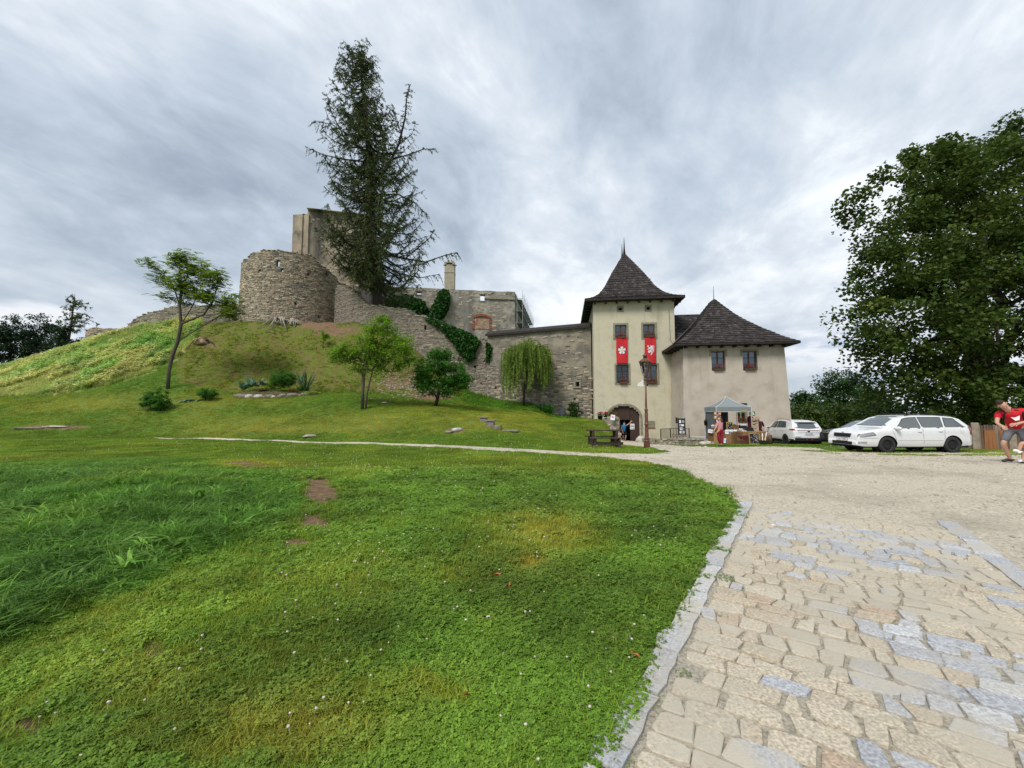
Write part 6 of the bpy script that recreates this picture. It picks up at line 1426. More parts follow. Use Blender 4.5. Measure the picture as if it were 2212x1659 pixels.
broad('yucca', 'spiky dark green yucca at the right of the rock bed', onbed(661, 843), 46, .95, .055, M['yucca'], 90, .95, droop=.25)
broad('yucca', 'smaller pale spiky plant behind the yucca in the rock bed', onbed(650, 832, .3), 24, .7, .05, M['hosta'], 91, 1.0, droop=.15)
# stumps, roots, rocks, stakes
M['deadwood'] = mat('bleached_wood', (.30, .27, .23), .9, .4, 6, .5, 20, stretch=(1, 1, .25))
def root_stump(name, label, px, py, Y, seed, w, n, m):
    rs = random.Random(seed); c = gp(px, Y); t = thing(name, label, 'tree stump', c); b = MB(); b.lathe([(w*.5, -.2), (w*.42, .1), (w*.36, .45), (w*.30, .62), (w*.1, .55)], (0, 0, 0), 11); b.build('stump', m, t)
    for i in range(n):
        a = -PI*.5+rs.uniform(-1.3, 1.3); l = rs.uniform(.7, 1.8)*w; p = [Vector((math.cos(a)*w*.3, math.sin(a)*w*.3, .25)), Vector((math.cos(a)*l*.5, math.sin(a)*l*.5, .28+rs.uniform(-.1, .25)))]
        e = Vector((math.cos(a+rs.uniform(-.5, .5))*l, math.sin(a)*l, 0)); e.z = H1(c.x+e.x, c.y+e.y)-c.z+rs.uniform(0, .3); q = MB(); q.tube(p+[e], [.10, .07, .025], 6); q.build('root', m, t)
    return t
root_stump('root_stump', 'bleached grey stump with tangled roots at the foot of the round tower', 605, 700, 41.9, 1, 1.1, 12, M['deadwood'])
root_stump('root_stump', 'second paler stump just right of the tangled one below the round tower', 628, 703, 41.6, 2, .7, 6, M['deadwood'])
root_stump('tree_stump', 'brown broken stump at the edge of the meadow bank, right of the feather leaved tree', 436, 742, 39.2, 3, 1.1, 3, mat('rotten_wood', (.16, .10, .065), .95, .4, 5, .6, 14, dirt=((.40, .30, .2), 3, .5, .6)))
for (px, py, Y, r, m, lab) in ((670, 944, 23.2, (.42, .2, .10), 'rock_pale', 'flat pale rock lying on the lawn just above the footpath'), (988, 931, 22, (.42, .22, .13), 'rock_pale', 'whitish rock outcrop in the lawn left of the stone blocks'), (968, 934, 22, (.42, .2, .07), 'rock', 'flat grey rock beside the whitish outcrop'),
                               (830, 871, 30, (.35, .2, .08), 'rock_pale', 'small flat rock in the lawn behind the two stemmed tree'), (120, 923, 25.6, (.9, .25, .07), 'rock_pale', 'long flat rock showing in the lawn at the far left'), (60, 926, 25, (1., .25, .06), 'rock', 'flat grey rock at the left edge of the lawn'), (1282, 932, 21.6, (.16, .1, .08), 'rock_pale', 'small pale stone on the grass mound above the picnic table')):
    p = G(px, py, 14, 40); rock('lawn_rock', lab, p, r, M[m], int(px), rz=px % 3, group='rocks in the lawn')
for i, (px, py, w, h, lab) in enumerate(((1045, 912, .55, .34, 'uppermost stone block of the row going down the lawn'), (1059, 922, .62, .40, 'largest stone block of the row going down the lawn'), (1075, 927, .55, .30, 'dark rounded stone block of the row going down the lawn'), (1103, 933, .85, .12, 'lowest flat slab of the row going down the lawn'))):
    p = G(px, py, 14, 40); t = thing('stone_block', lab, 'stone block', p, -.15, 'row of stone blocks on the lawn'); b = MB(); b.box((0, 0, h/2-.06), (w*.78, .38, h-.06), taper=.92); b.build('block', M['rock'], t, bevel=.03)
    if i != 2: b = MB(); b.box((0, 0, h-.05), (w, .45, .07)); b.build('top_slab', M['cutstone'], t, bevel=.012)
for px, py, Y, h in ((843, 845, 33.4, .95), (643, 838, 33.5, .6)):
    p = gp(px, Y, -.1); b = MB(); b.tube([(0, 0, 0), (.02, 0, h)], .045 if h > .8 else .02, 7); o = b.build('wooden_stake', M['deadwood'], None, label='short grey wooden stake standing at the foot of the eroded slope' if h > .8 else 'thin low stake behind the rock bed', cat='stake'); o.location = p
# stones tumbled down the eroded slope
def scree():
    rs = random.Random(9); b = MB()
    for i in range(420):
        px = rs.gauss(880, 42); py = rs.gauss(838, 16); p = G(px, py, 26, 42); s = rs.uniform(.03, .10)
        if not (800 < px < 985 and 800 < py < 872): continue
        b.ball(p+Vector((0, 0, s*.2)), (s*1.3, s, s*.7), 6, 4, .25)
    b.build('scree', M['warm_stone'][3], None, label='broken stones scattered on the eroded slope', kind='stuff')
scree()
# ---------------------------------------------------------------- things by the gate
def flat(name, col, rough=.6, **k): return mat(name, col, rough, .1, 6, **k)
M['lamp_iron'] = mat('rusty_brown_paint', (.12, .045, .028), .45, .3, 5, .2, 20, spec=.5); M['white'] = flat('white_paper', (.75, .76, .78)); M['ink'] = flat('black_ink', (.02, .02, .025))
M['lglass'] = M['pane']
def lamp():
    b0 = gp(1394, 19.1); t = thing('street_lamp', 'tall brown cast iron street lamp with glass lantern in front of the gate', 'street lamp', b0); i = M['lamp_iron']
    b = MB(); b.box((0, 0, .15), (.235, .235, .34), taper=.94); b.lathe([(.105, .32), (.125, .34), (.125, .37), (.10, .40), (.10, .46), (.12, .48), (.10, .51), (.092, .55), (.085, .95), (.075, 1.10), (.105, 1.13), (.105, 1.17), (.08, 1.20), (.078, 1.22), (.078, 1.65), (.06, 1.76), (.085, 1.80), (.085, 1.84), (.055, 1.88), (.05, 2.0), (.04, 3.25)], (0, 0, 0), 12); b.build('post', i, t)
    b = MB(); b.lathe([(.05, 3.22), (.075, 3.26), (.06, 3.30), (.05, 3.34)], (0, 0, 0), 12)
    for k in range(4): a = PI/4+k*PI/2; c, s = math.cos(a), math.sin(a); b.tube([(c*.04, s*.04, 3.30), (c*.07, s*.07, 3.42), (c*.13, s*.13, 3.50), (c*.14, s*.14, 3.58)], .013, 5)
    b.build('bracket', i, t)
    lt = MB(); n = 6; r0, r1, z0, z1 = .145, .27, 3.58, 4.10
    pt = lambda k, r, z: Vector((r*math.cos(2*PI*k/n+PI/6), r*math.sin(2*PI*k/n+PI/6), z))
    for k in range(n):
        lt.bar(pt(k, r0, z0), pt(k, r1, z1), .022); lt.bar(pt(k, r0, z0), pt(k+1, r0, z0), .025); lt.bar(pt(k, r1, z1), pt(k+1, r1, z1), .035); lt.tube([pt(k, r1, z1), pt(k, r1+.03, z1+.05), pt(k, r1+.02, z1+.09)], [.018, .014, .004], 5)
    lo = lt.build('lantern_frame', i, t)
    for k in range(n):
        q = MB(); q.add([pt(k, r0-.004, z0+.01), pt(k+1, r0-.004, z0+.01), pt(k+1, r1-.006, z1-.01), pt(k, r1-.006, z1-.01)], [(0, 1, 2, 3)]); q.build('pane', M['lglass'], lo)
    b = MB(); b.tube_like([(Vector((0, 0, z)), r) for r, z in ((.29, 4.10), (.26, 4.16), (.13, 4.26), (.10, 4.28))], 6, False); b.lathe([(.085, 4.28), (.085, 4.38), (.115, 4.39), (.115, 4.42), (.05, 4.46), (.03, 4.48), (.035, 4.50), (.012, 4.53), (.004, 4.60)], (0, 0, 0), 12); b.build('lantern_roof', i, t)
    b = MB(); b.lathe([(.05, 3.60), (.05, 3.63), (.02, 3.65), (.02, 3.72)], (0, 0, 0), 8); b.ball((0, 0, 3.79), (.045, .045, .07), 8, 6); b.build('bulb', flat('bulb_white', (.8, .8, .75), .2), t)
    b = MB(); b.box((.075, -.02, 3.0), (.05, .05, .1)); b.build('switch_box', M['iron'], t)
lamp()
M['picnic'] = mat('picnic_wood', (.06, .042, .032), .85, .35, 6, .4, 24, stretch=(.3, 1, 1))
def picnic():
    b0 = gp(1302, 19.6); t = thing('picnic_table', 'dark wooden picnic table with attached benches on the grass by the gate', 'picnic table', b0, 0); m = M['picnic']
    for y in (-.22, 0, .22): b = MB(); b.box((0, y, .78), (1.6, .2, .045)); b.build('table_plank', m, t, bevel=.006)
    for sy in (-1, 1):
        for dy in (-.08, .08): b = MB(); b.box((0, sy*.68+dy, .45), (1.62, .145, .045)); b.build('bench_plank', m, t, bevel=.006)
    for sx in (-.56, .56):
        for sy in (-1, 1):
            b = MB(); b.bar((sx, sy*.26, .76), (sx, sy*.20, 0), .12, .12); b.build('leg', m, t); b = MB(); b.bar((sx, sy*.70, .43), (sx, sy*.72, 0), .11, .10); b.build('bench_leg', m, t)
        b = MB(); b.box((sx, 0, .36), (.07, 1.6, .11)); b.build('cross_beam', m, t); b = MB(); b.box((sx, 0, .72), (.07, .62, .08)); b.build('top_batten', m, t)
    b = MB(); b.box((0, -.66, .2), (1.5, .05, .12)); b.build('stretcher', m, t)
    b = MB(); b.lathe([(.03, 0), (.038, .11), (.041, .115)], (0, 0, 0), 10); c = b.build('paper_cup', M['white'], None, label='white paper cup standing on the picnic table', cat='cup'); c.location = b0+Vector((.33, -.1, .803))
picnic()
def stub():
    a, c = Vector((WX(1305, 900, 32.2), 32.2)), Vector((WX(1337.5, 900, 32.0), 32.0)); e = c+Vector((.25, 1.7)); pa = Path([a, c, e]); zt = WZ(1325, 905.5, 32); 
    t = thing('retaining_wall', 'short rough stone retaining wall holding the grass mound beside the gateway', 'wall', (c.x, c.y, H1(c.x+.3, c.y)))
    shell('wall', pa, lambda s: zt+.05*math.sin(s*3), lambda s: -1.6, .7, M['rough_render'], t, ds=.5, dz=.4, jit=.05); b = MB(); b.box(((a.x+c.x)/2, 33., zt-.35), (c.x-a.x, 1.4, .7)); b.build('fill', M['core'], t, world=True)
    stones(t, pa, lambda s: zt, lambda s: -1.2, M['warm_stone'][1:4], 90, .2, (.2, .5), (.02, .05), mask=lambda s, z: .55, seed=71)
    return zt
SZ = stub()
def pot(px, py, Y, r, h, label, kind, name='flower_pot'):
    p = W(px, py, Y); t = thing(name, label, 'flower pot', p, 0, 'potted plants beside the gateway'); b = MB(); b.lathe([(r*.8, 0), (r, h), (r*1.05, h), (r*1.05, h+.03), (r*.9, h+.03)], (0, 0, 0), 12); b.build('tub', M['dark_wood'], t); rs = np.random.RandomState(int(px))
    if kind == 'dry': q = rs.randn(420, 3)*np.array((.2, .2, .16))+np.array((0, 0, h+.22)); leafy('foliage', M['rust'], q, .09, t, 3, asp=.3); return
    q = rs.randn(260, 3)*np.array((r*.6, r*.6, .09))+np.array((0, 0, h+.12)); leafy('foliage', M['pot_leaf'], q, .08, t, 4); q = np.concatenate([np.array((rs.randn()*r*.6, rs.randn()*r*.5-.05, h+.2+.12*rs.rand()))+rs.randn(9, 3)*.022 for _ in range(22)]); leafy('blooms', M['red_bloom'] if kind == 'red' else PKB, q, .05, t, 5, asp=1)
PKB = leafmat('pink_bloom', (.5, .03, .10), (.7, .08, .18), (.8, .3, .35), None, .2)
pot(1296.5, 906.5, 33.2, .22, .30, 'left tub of crimson and pink flowers on the mound beside the gateway', 'pink'); pot(1309, 906, 33., .17, .28, 'small tub of red geraniums next to the crimson flowers by the gateway', 'red'); pot(1322, 905, 32.6, .17, .28, 'tub with a dried brown plant at the left foot of the gate arch', 'dry')
def sheet_sign(name, label, p, w, h, nrm, tilt=0, art=None, cat='sign', group=None, col=None, th=.008, back=0, roll=0):
    "thin board at p (centre) facing nrm; art: list of (material, x, z, w, h[, rot]) printed strips, x and z from the centre"
    n = Vector((nrm[0], nrm[1], 0)).normalized(); t = thing(name, label, cat, p, math.atan2(n.y, n.x)+PI/2, group); t.rotation_euler.x = tilt; t.rotation_euler.y = roll; b = MB(); b.box((0, 0, 0), (w, th, h)); b.build('board', col or M['white'], t)
    by = {}
    for a in art or []: by.setdefault(a[0].name, (a[0], []))[1].append(a[1:])
    for m, L_ in by.values():
        b = MB()
        for a in L_: b.box((a[0], -th/2-.002, a[1]), (a[2], .003, a[3]), (0, a[4] if len(a) > 4 else 0, 0))
        b.build('print', m, t)
    return t
M['blue'] = flat('print_blue', (.05, .09, .35)); M['redp'] = flat('print_red', (.55, .05, .04)); M['greyp'] = flat('print_grey', (.30, .32, .33)); M['yellow'] = flat('print_yellow', (.75, .42, .03)); M['greenp'] = flat('print_green', (.03, .12, .06)); M['chalk'] = flat('chalk', (.6, .6, .58), .9); M['slate'] = flat('slate_black', (.015, .015, .018), .8)
nt_ = (-N1.x, -N1.y)
p = W(1323.6, 901.8, 31.75); sheet_sign('notice', 'white notice with a red picture propped on the stone wall beside the gateway', p, .34, .42, (-.1, -1), -.15, [(M['redp'], 0, .03, .22, .05, -.1), (M['redp'], -.03, .06, .08, .04), (M['greyp'], 0, .12, .2, .02), (M['ink'], .02, -.02, .18, .015)], roll=.12)
s_, z_ = TP.P(1366.6, 921.5); q = TO+D1*s_+N1*.18; sheet_sign('notice', 'white paper notice with blue print pinned to the brown gate leaf', Vector((q.x, q.y, z_)), .36, .48, nt_, 0, [(M['blue'], -.02, .14, .24, .02), (M['blue'], 0, .09, .26, .02), (M['ink'], 0, .02, .28, .05), (M['greyp'], 0, -.04, .24, .015), (M['blue'], -.06, -.14, .12, .05, .2), (M['ink'], .09, -.15, .09, .07)])
q = on_tower(1405.5, 916, .05); sheet_sign('wall_plaque', 'weathered grey information board on the cream wall right of the gateway', q, .62, .52, nt_, 0, [(M['ink'], .31, 0, .012, .52), (M['ink'], 0, .26, .62, .012)], col=M['cutstone'], th=.03)
q = on_tower(1405.5, 923.6, .06); b = MB(); b.box((0, 0, 0), (.72, .05, .055)); o = b.build('red_bar', M['redp'], None, label='thin red bar fixed to the cream wall under the grey board', cat='bar'); o.location = q; o.rotation_euler.z = RZ
q = gp(1381, 33.6); rock('corner_stone', 'rounded guard stone at the right foot of the gate arch', q, (.42, .38, .42), M['rock_pale'], 4)
# banners
def banner(label, px0, px1, py0, py1, art):
    a, z1 = TP.P((px0), py0); c, _ = TP.P(px1, py0); _, z0 = TP.P((px0+px1)/2, py1); w = c-a; h = z1-z0; o = TO+D1*((a+c)/2)-N1*.16; t = thing('banner', label, 'banner', Vector((o.x, o.y, z0)), RZ, 'red banners hanging on the gate tower')
    nx, nz = 16, 26; vs = []; yf = lambda x, z: .018*math.sin(x*9+z*1.3)+.014*math.sin(z*2.7-x*5)+.02*(z/h)
    for j in range(nz+1):
        for i in range(nx+1): x = -w/2+w*i/nx; z = h*j/nz; vs.append((x+.008*math.sin(z*4), -yf(x, z), z))
    b = MB(); b.add(vs, [(j*(nx+1)+i, j*(nx+1)+i+1, (j+1)*(nx+1)+i+1, (j+1)*(nx+1)+i) for j in range(nz) for i in range(nx)], True); o = b.build('cloth', M['banner'], t); sd = o.modifiers.new('thick', 'SOLIDIFY'); sd.thickness = .006
    b = MB(); b.tube([(-w/2-.04, 0, h+.01), (w/2+.04, 0, h+.01)], .015, 6); b.build('rod', M['iron'], t)
    for nm, m, polys, off in art:
        b = MB()
        for poly in polys:
            pts = [((x-.5)*w, z*h) for x, z in poly]; n = len(pts); vs = [(x, -yf(x, z)-off, z) for x, z in pts]; b.add(vs, [tuple(range(n))])
        b.build(nm, m, t)
M['banner'] = mat('banner_red', (.50, .022, .030), .8, .08, 3); M['silver'] = flat('emblem_white', (.62, .64, .68)); M['gold'] = flat('emblem_gold', (.7, .45, .06)); M['outline'] = flat('emblem_outline', (.03, .035, .08))
def petal(cx, cy, a, r0, r1, wd, asp):
    P_ = []
    for k in range(13):
        u = k/12; th = (u-.5)*2; rr = r1*(1-.10*math.exp(-(th*4)**2)); ang = a+th*wd; f = math.cos(th*PI/2)**.35 if abs(th) < .999 else .0; q = r0+(rr-r0)*f; P_.append((cx+q*math.cos(ang)*asp, cy+q*math.sin(ang)))
    P_.append((cx+r0*math.cos(a+wd*.1)*asp, cy+r0*math.sin(a+wd*.1))); return P_
ASP = 2.36
def disc(cx, cy, r, n=12): return [(cx+r*ASP*math.cos(2*PI*k/n), cy+r*math.sin(2*PI*k/n)) for k in range(n)]
rc_ = (.50, .505)
ang5 = [PI/2+k*2*PI/5 for k in range(5)]
rose = [('emblem_outline', M['outline'], [petal(*rc_, a, .0, .168, .70, ASP) for a in ang5], .006), ('emblem', M['silver'], [petal(*rc_, a, .025, .155, .58, ASP) for a in ang5], .012), ('emblem_centre', M['gold'], [disc(*rc_, .028)]+[[(rc_[0]+ASP*r*math.cos(a+PI/5+d), rc_[1]+r*math.sin(a+PI/5+d)) for r, d in ((.02, -.3), (.075, 0), (.02, .3))] for a in ang5], .018)]
def zl(x, y): return ((x-742)/198, (1215-y)/470)
def band(pts, w):
    out = []; P_ = [Vector(p) for p in pts]
    for a, c in zip(P_, P_[1:]):
        d = (c-a).normalized(); n = Vector((-d.y, d.x))*w; out.append([zl(*(a+n-d*w*.4)), zl(*(c+n+d*w*.4)), zl(*(c-n+d*w*.4)), zl(*(a-n-d*w*.4))][::-1])
    return out
lion = band([(868, 935), (848, 985), (842, 1010)], 17)+band([(862, 915), (858, 940)], 17)+band([(842, 905), (868, 912)], 8)+band([(832, 930), (858, 938)], 7)+band([(848, 950), (812, 955), (795, 968)], 7)+band([(845, 960), (806, 928), (796, 905), (806, 898)], 7)+band([(842, 1000), (812, 990), (808, 1012), (826, 1022)], 8)+band([(848, 1005), (872, 1022), (862, 1046), (848, 1058)], 8)+band([(862, 1012), (888, 1012), (903, 990), (893, 972), (880, 984), (888, 998)], 5)+band([(886, 975), (884, 930), (880, 900)], 5)+band([(900, 975), (906, 935), (904, 900)], 5)
lion = [('emblem', M['silver'], lion, .014), ('emblem_outline', M['outline'], band([(853, 925), (856, 1000)], 1.5), .02)]
banner('red banner with a white five petalled rose hanging between the left tower windows', 1330.3, 1354.3, 729.5, 786.5, rose); banner('red banner with a white rampant lion hanging behind the street lamp', 1391.5, 1415, 728.5, 786, lion)
# low wall, railing and notice board before the annex
def low_wall():
    pa = Path([(WX(1392, 955, 28.6), 28.6), (WX(1412, 955, 26.9), 26.9), (WX(1534, 955, 26.2), 26.2)]); t = thing('low_stone_wall', 'knee high dry stone kerb wall in front of the iron railing', 'wall', (pa.p[1].x, pa.p[1].y, H1(*pa.p[1]))); top = lambda s: H1(*pa.at(s))+.30+.03*math.sin(s*2.3)
    shell('wall', pa, top, lambda s: H1(*pa.at(s))-.3, .45, M['core'], t, ds=.4, dz=.3, jit=.04); stones(t, pa, top, lambda s: H1(*pa.at(s))-.05, M['grey_stone'][:2]+M['warm_stone'][:2], 160, .11, (.14, .38), (.03, .08), seed=81)
    b = MB(); b.box((WX(1460, 955, 28.2), 28.3, H1(WX(1460, 955, 28), 28)+.12), (4.0, 2.4, .26), (0, 0, RZ)); b.build('ramp_floor', M['cutstone'], t, world=True)
low_wall()
def railing():
    Y = 27.7; A = W(1427.5, 951, 28.9); B = W(1449, 951, Y); C_ = W(1489, 951.5, 27.3); h = .80; t = thing('iron_railing', 'black wrought iron railing with ring ornaments beside the annex wall', 'railing', B)
    for p, q, n, orn in ((A, B, 11, False), (B, C_, 5, True)):
        for e in (p, q): b = MB(); b.bar(e, e+Vector((0, 0, h+.02)), .045); b.build('post', M['iron'], t, world=True)
        for z in (h, .04): b = MB(); b.bar(p+Vector((0, 0, z)), q+Vector((0, 0, z)), .03); b.build('rail', M['iron'], t, world=True)
        for k in range(1, n+1):
            e = p.lerp(q, k/(n+1)); b = MB(); b.bar(e+Vector((0, 0, .04)), e+Vector((0, 0, h)), .016)
            if orn:
                d = (q-p).normalized(); 
                for z, r in ((.32, .075),): b.tube([e+d*r*math.cos(a)+Vector((0, 0, z+r*1.3*math.sin(a))) for a in np.linspace(0, 2*PI, 11)], .010, 4)
                for z in (.20, .45): b.ball(e+Vector((0, 0, z)), .025, 6, 4)
            b.build('baluster', M['iron'], t, world=True)
railing()
p = W(1472.5, 921, 28.5); D_ = [(M['white'], -.1, .34, .12, .22), (M['greyp'], .1, .34, .16, .2), (M['white'], .0, .08, .3, .14), (M['greyp'], -.08, .08, .1, .1), (M['white'], -.05, -.16, .2, .16), (M['greyp'], .12, -.16, .1, .1), (M['white'], 0, -.40, .34, .18), (M['ink'], .03, -.40, .16, .1)]
t = sheet_sign('notice_board', 'black framed notice board with photographs standing behind the iron railing', p, .44, 1.04, nt_, 0, D_, 'notice board', col=M['slate'], th=.03)
for x in (-.23, .23): b = MB(); b.box((x, 0, 0), (.035, .05, 1.2)); b.build('frame_side', M['iron'], t)
for z in (-.54, .54): b = MB(); b.box((0, 0, z), (.46, .05, .035)); b.build('frame_rail', M['iron'], t)
b = MB(); b.box((.23, .03, .75), (.03, .03, .5)); b.box((-.2, .03, -.75), (.03, .03, .5)); b.box((.2, .03, -.75), (.03, .03, .5)); b.build('support', M['greyp'], t)
p = W(1461.5, 908, 28.9); sheet_sign('metal_panel', 'small dark metal panel on the wall left of the photo notice board', p, .12, .42, nt_, 0, [], 'panel', col=M['slate'], th=.05)
p = W(1511, 948, 28.6); b = MB(); b.box((0, 0, 0), (1.15, .5, .34)); o = b.build('concrete_plinth', M['cutstone'] if False else mat('pale_concrete', (.42, .41, .38), .9, .2, 3, .2), None, label='pale concrete plinth at the foot of the annex wall left of the tent', cat='plinth', bevel=.02); o.location = p; o.rotation_euler.z = RZ
# market tent and stall
def dead_leaves():
    m = flat('dead_leaf_brown', (.36, .13, .04), .8); labs = ['curled orange dead leaf on the bare patch in the middle of the lawn', 'small pale dead leaf just right of the orange one in the lawn', 'reddish dead leaf lying on the granite kerb', 'orange dead leaf in the clover near the bottom of the lawn', 'bright green fallen leaf among the clover near the bottom']
    for i, (px, py, s) in enumerate(((1076, 1256, .045), (1100, 1284, .028), (1372, 1438, .035), (1005, 1620-90, .022), (955, 1470, .03))):
        p = G(px, py); b = MB(); vs = [(-s, 0, .03), (-s*.3, s*.35, .05), (s*.5, s*.25, .045), (s, 0, .07), (s*.4, -s*.3, .04), (-s*.4, -s*.3, .05), (0, 0, .03)]; b.add(vs, [(k, (k+1) % 6, 6) for k in range(6)]); o = b.build('fallen_leaf', m if i < 4 else M['bright'], None, label=labs[i], cat='leaf', group='fallen leaves'); o.location = p+Vector((0, 0, .02)); o.rotation_euler.z = i*1.3
dead_leaves()
def Z2(zx, zy, Y): return W((2550+zx/4.424)*.553, (1500+zy/4.424)*.553, Y)
def stall():
    FL = Vector((WX(1547.4, 900, 26.), 26.)); gzr = H1(FL.x+1, 26.8); T = thing('market_tent', 'grey folding market tent with white piping in front of the pinkish building', 'tent', (FL.x, FL.y, gzr), RZ); w = (Plane(FL, D1).P(1623.7, 900)[0]); d = 2.25; ze = WZ(1547, 879.3, 26)-gzr; zv = WZ(1547, 889.8, 26)-gzr; za = WZ(1570.5, 856.3, 27)-gzr
    g = mat('tent_grey', (.20, .225, .235), .75, .08, 2); pipe = flat('piping_white', (.7, .7, .7)); mt = flat('tent_leg', (.5, .5, .5), .4); ax, ay = w/2, d/2
    cs = [(0, 0), (w, 0), (w, d), (0, d)]
    for k in range(4):
        (x0, y0), (x1, y1) = cs[k], cs[(k+1) % 4]; n = 8; vs = []
        for j in range(n+1):
            f = j/n; s = 1-f; sag = -.10*math.sin(PI*f); vs += [(lerp(x0, ax, f), lerp(y0, ay, f), lerp(ze, za, f)+sag), (lerp(lerp(x0, x1, .5), ax, f), lerp(lerp(y0, y1, .5), ay, f), lerp(ze, za, f)+sag*1.35), (lerp(x1, ax, f), lerp(y1, ay, f), lerp(ze, za, f)+sag)]
        b = MB(); b.add(vs, [(3*j, 3*j+1, 3*j+4, 3*j+3) for j in range(n)]+[(3*j+1, 3*j+2, 3*j+5, 3*j+4) for j in range(n)], True); b.build('roof_panel', g, T)
        b = MB(); m_ = 12; vs = []
        for j in range(m_+1): f = j/m_; vs += [(lerp(x0, x1, f), lerp(y0, y1, f), ze), (lerp(x0, x1, f), lerp(y0, y1, f), zv+.02*math.sin(PI*f))]
        b.add(vs, [(2*j, 2*j+1, 2*j+3, 2*j+2) for j in range(m_)]); b.build('valance', g, T)
        b = MB(); b.bar((x0, y0, zv+.01), (x1, y1, zv+.01), .018); b.tube([Vector(v) for v in [(lerp(x0, ax, j/8), lerp(y0, ay, j/8), lerp(ze, za, j/8)-.10*math.sin(PI*j/8)+.008) for j in range(9)]], .012, 5); b.bar((x0, y0, ze), (x0, y0, zv), .02); b.build('piping', pipe, T)
        b = MB(); b.bar((x0*.985+.02, y0+.02*(1-2*(y0 > 1)), -.05), (x0*.985+.02, y0+.02*(1-2*(y0 > 1)), ze-.01), .035); b.build('leg', mt, T)
    dr = mat('side_sheet', (.10, .11, .12), .8, .15, 2)
    def sheetw(a, c, z0, z1): 
        b = MB(); n = 24; vs = []
        for j in range(n+1): f = j/n; q = Vector((lerp(a[0], c[0], f), lerp(a[1], c[1], f))); o = .03*math.sin(j*1.9); vs += [(q.x+o*.4, q.y+o, z0), (q.x+o*.4, q.y+o, z1)]
        b.add(vs, [(2*j, 2*j+2, 2*j+3, 2*j+1) for j in range(n)], True); b.build('side_sheet', dr, T)
    sheetw((.05, .3), (.05, d-.05), .0, zv); sheetw((.05, d-.08), (w*.13, d-.08), .0, zv); sheetw((w*.33, d-.08), (w*.72, d-.08), .75, zv)
    b = MB(); b.box((w*.8, -.02, (ze+zv)/2-.1), (.35, .01, .07)); b.build('printed_strip', flat('tan_print', (.45, .28, .12)), T)
    inv = None
    tl = lambda x, y, z: Vector((FL.x, FL.y, gzr))+Vector((D1.x*x+N1.x*y, D1.y*x+N1.y*y, z))
    wd = [mat('stall_wood_%d' % i, c, .85, .3, 4, .3, 18, coord='World', stretch=(1, 1, .4)) for i, c in enumerate([(.22, .12, .05), (.14, .075, .035), (.30, .18, .08)])]; burl = mat('brown_cloth', (.10, .055, .03), .95, .3, 3)
    # counter
    t = thing('stall_counter', 'wooden trestle counter with board front under the market tent', 'counter', tl(.1, -.2, 0), RZ); b = MB(); b.box((1.25, .3, .9), (2.75, .75, .05)); b.build('counter_top', wd[2], t)
    xs = [-.75, -.42, -.1, .28, .62, .95, 1.3, 1.68, 2.05, 2.32, 2.62]
    for i, (a, c) in enumerate(zip(xs, xs[1:])): b = MB(); b.box(((a+c)/2, -.1+.015*(i % 2), .43), (c-a-.015, .03, .88)); b.build('front_board', wd[(i*2) % 3 if i % 4 else 1], t)
    b = MB(); b.add([(1.0, -.135, .62), (1.75, -.135, .68), (1.62, -.14, .25)], [(0, 1, 2)]); b.build('maroon_cloth', flat('maroon_cloth', (.10, .015, .02), .9), t)
    for x, z, ww, hh, m in ((1.15, .22, .75, .26, burl), (2.0, .25, .9, .32, burl), (2.0, .72, .75, .22, M['greenp'])): b = MB(); b.box((x, -.15, z), (ww, .02, hh)); b.build('hanging_cloth', m, t)
    # papers pinned along the counter edge
    lab = ['curled price sheet at the left end of the counter', 'first price sheet right of the walking woman', 'second price sheet pinned under the counter edge', 'largest price sheet in the middle of the counter edge', 'price sheet alone on the dark cloth at the right of the counter', 'narrow white sheet near the ground behind the walking woman']
    for i, (zx, zy, ww, hh) in enumerate(((997, 815, .42, .28), (1285, 828, .34, .34), (1350, 828, .40, .32), (1420, 838, .42, .42), (1582, 848, .44, .38), (1248, 980, .22, .36))): q = Z2(zx, zy, 25.62); sheet_sign('price_sheet', 'white '+lab[i], q, ww*.68, hh*.8, nt_, -.08, [(M['greyp'], 0, hh*.1*(k-1.5), ww*.45, .012) for k in range(4)]+[(M['blue'], ww*.31, -.02, .03, hh*.6)], 'paper sign', 'papers pinned to the counter', roll=[.15, .03, -.08, -.05, .02, .1][i])
    # goods
    def board(label, zx0, zx1, zy0, zy1, Y, tilt, wood, slate, marks, name='chalkboard', group=None):
        a, c = Z2(zx0, (zy0+zy1)/2, Y), Z2(zx1, (zy0+zy1)/2, Y); ww = (c-a).length; hh = Z2(0, zy0, Y).z-Z2(0, zy1, Y).z; r = random.Random(int(zx0)); ms = [(M['chalk'], r.uniform(-.36, .36)*ww, (.38-.76*(k+.5)/marks)*hh, r.uniform(.05, .22)*ww, .014, r.uniform(-.5, .5)) for k in range(marks) for _ in range(2)]
        t = sheet_sign(name, label, (a+c)/2, ww-.06, hh-.06, nt_, tilt, ms, 'chalkboard', col=slate)
        for x in (-1, 1): b = MB(); b.box((x*(ww/2-.02), -.01, 0), (.05, .035, hh)); b.build('frame_side', wood, t)
        for z in (-1, 1): b = MB(); b.box((0, -.01, z*(hh/2-.025)), (ww-.09, .035, .05)); b.build('frame_rail', wood, t)
        return t
    yw = mat('yellow_wood', (.34, .22, .07), .7, .2, 5); board('large yellow framed chalkboard leaning on the ground at the right end of the stall', 1668, 1838, 846, 1042, 25.0, -.13, yw, M['slate'], 14); board('smaller framed chalkboard standing on the counter behind the walking woman', 1275, 1385, 655, 792, 26.2, -.15, yw, M['slate'], 8)
